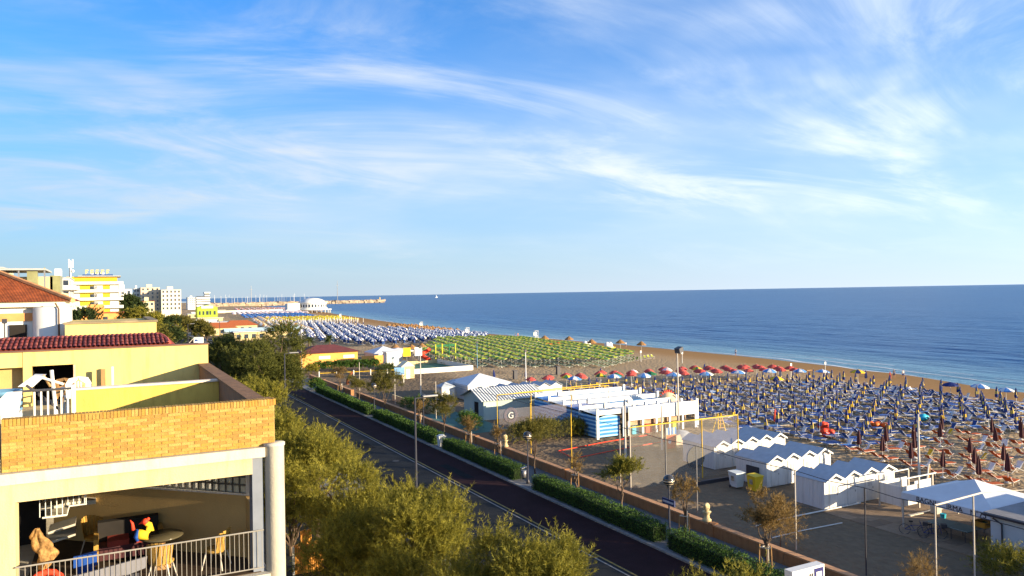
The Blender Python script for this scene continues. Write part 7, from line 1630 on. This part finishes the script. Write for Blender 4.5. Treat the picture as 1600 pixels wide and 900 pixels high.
person(PD, 131.6, 95.5, R(150), 'person in dark clothes walking along the waterline, left of the pair'); person(PW, 133.0, 94.6, R(150), 'person in white top walking along the waterline, right of the pair')
person(PW, 140.5, 193, R(200), 'person in white walking by the water beyond the pedal boats'); person(PS, 146, 152, R(100), 'person in white standing at the waterline, right of centre')
for k, (x, y, me, lab) in enumerate(((143, 268, PB, 'bather at the far waterline, nearest of the far group'), (144, 272, PD, 'dark clothed walker beside the nearest far bather'), (141, 330, PB, 'bather standing at the water beyond the blue umbrellas'), (142.5, 338, PD, 'walker at the water beyond the blue umbrellas'), (148, 395, PD, 'distant walker on the wet sand'), (150, 402, PB, 'distant bather on the wet sand'))): person(me, x, y, k, lab)
for k, (x, y, me, lab) in enumerate(((29.0, 252, PO, 'walker in a red shirt on the far road'), (31.2, 252, PY, 'walker in a lime shirt on the far road'), (33.4, 249, PS, 'walker in white right of the lime shirt on the far road'), (36.6, 237, PW, 'walker in white nearest of the far road group'), (26.0, 256, PW, 'walker in white left of the red shirt on the far road'), (38.6, 240, PS, 'walker at the right end of the far road group'))): person(me, x, y, R(180 + 20 * k), lab, .1)
def lifeguard(x, y, label):
    z = ground_z(x, y); t = thing('lifeguard_chair', label, 'lifeguard chair', (x, y, z), 0, 'white lifeguard chairs')
    for sx in (-1, 1):
        for sy in (-1, 1): part(MB().tube([(x + sx * 1.0, y + sy * .8, z), (x + sx * .5, y + sy * .4, z + 2.4)], .07, 6), 'leg', WHITE, t)
    part(MB().box(x - .6, x + .6, y - .5, y + .5, z + 2.4, z + 2.5), 'seat', WHITE, t); part(MB().box(x - .6, x + .6, y + .42, y + .5, z + 2.5, z + 3.6), 'backrest', WHITE, t); part(MB().box(x - .7, x + .7, y - .6, y + .6, z + 4.0, z + 4.1).box(x - .6, x - .52, y - .5, y - .42, z + 2.5, z + 4.0).box(x + .52, x + .6, y - .5, y - .42, z + 2.5, z + 4.0), 'roof', WHITE, t)
    for k in range(5): part(MB().box(x - .7 + k * .06, x + .7 - k * .06, y - .82 + k * .08, y - .76 + k * .08, z + .4 + k * .4, z + .47 + k * .4), 'rung', WHITE, t)
lifeguard(121.8, 216, 'white lifeguard chair by the green umbrella field'); lifeguard(112, 248, 'white booth like lifeguard chair at the corner of the far blue field'); lifeguard(128, 335, 'white lifeguard chair beside the thatched umbrellas'); lifeguard(140, 520, 'distant white lifeguard chair near the round pavilion')
def boats():
    x, y = 124, 209; z = ground_z(x, y); t = thing('rescue_boat', 'red rescue rowing boat drawn up on the wet sand', 'boat', (x, y, z))
    for s in (-1, 1): part(MB().tube([(x - 3.2, y + s * .6, z + .55), (x - 2.4, y + s * .6, z + .3), (x + 2.4, y + s * .6, z + .3), (x + 3.2, y + s * .6, z + .55)], [.08, .26, .26, .08], 8), 'float', REDB, t, True)
    part(MB().box(x - 1.6, x + 1.6, y - .8, y + .8, z + .55, z + .65).box(x - .3, x + .3, y - .5, y + .5, z + .65, z + .95), 'deck', REDB, t)
    for k, (x, y, m) in enumerate(((124.6, 190.5, WHITE), (128.2, 184.5, YELF))):
        z = ground_z(x, y); t = thing('pedal_boat', ['white pedal boat with canopies on the wet sand', 'white and yellow pedal boat on the wet sand'][k], 'pedal boat', (x, y, z))
        for s in (-1, 1): part(MB().tube([(x - 1.9, y + s * .6, z + .5), (x - 1.3, y + s * .6, z + .28), (x + 1.4, y + s * .6, z + .28), (x + 1.9, y + s * .6, z + .5)], [.1, .28, .28, .1], 8), 'float', m, t, True)
        part(MB().box(x - 1.2, x + 1.2, y - .8, y + .8, z + .5, z + .7), 'deck', WHITE, t)
        for s in (-.6, .5): part(MB().lathe([(.8, 0), (.75, .5), (.45, 1.0), (0, 1.2)], (x + s, y, z + .9), 10), 'seat_shell', WHITE, t, True)
boats()
for k, (x, y) in enumerate(((66.5, 126), (77, 128))): single(MB().box(x - .35, x + .35, y - .3, y + .3, 0, 1.5).box(x - .4, x + .4, y - .35, y + .35, 1.5, 1.6), 'dark_bin', DARKM, ['dark tall bin alone on the sand, left one', 'dark tall bin alone on the sand, right one'][k], 'bin', (x, y, 0), 'dark bins on the open sand')
for k, (x, y) in enumerate(((111, 101.5), (123, 104), (112, 133), (106, 140))): single(MB().tube([(x, y, ground_z(x, y)), (x, y, ground_z(x, y) + 2.4)], .06, 6).box(x - .2, x + .2, y - .05, y + .05, ground_z(x, y) + 2.0, ground_z(x, y) + 2.5), 'marker_post', WHITE, ['white marker post behind the red umbrella rows', 'small white marker post on the wet sand near the red rows', 'white post right of the lime deck chairs', 'white post at the end of the lime deck chairs'][k], 'post', (x, y, 0), 'white marker posts')
single(MB().box(118, 124, 112, 112.6, -.75, -.62).box(125.5, 127, 110.6, 111, -.85, -.75), 'driftwood', WOOD, 'dark driftwood strip lying on the wet sand', 'driftwood', (121, 112, -.7))
def car(x, y, m, label):
    t = thing('parked_car', label, 'car', (x, y, 0), 0, 'cars on the far road')
    part(MB().extr([(x - .85, y - 2.1, .35), (x - .85, y + 2.1, .35), (x - .85, y + 2.05, .85), (x - .85, y + 1.0, .95), (x - .85, y - 1.9, .95), (x - .85, y - 2.1, .8)], (1.7, 0, 0)), 'body', m, t); part(MB().extr([(x - .72, y - 1.7, .95), (x - .72, y + .9, .95), (x - .72, y + .3, 1.45), (x - .72, y - 1.3, 1.45)], (1.44, 0, 0)), 'cabin', GLASS, t); part(MB().box(x - .7, x + .7, y - 1.28, y + .28, 1.451, 1.49), 'roof', m, t)
    for sx in (-1, 1):
        for sy in (-1.3, 1.3): part(MB().tube([(x + sx * .7, y + sy, .32), (x + sx * .88, y + sy, .32)], .32, 12), 'wheel', DARKM, t)
        part(MB().box(x + sx * .6 - .18, x + sx * .6 + .18, y - 2.13, y - 2.1, .62, .76), 'tail_light', REDB, t)
car(22.5, 262, WHITE, 'white car on the far road beside the walking group'); car(20.2, 300, METAL, 'grey car farther along the far road')
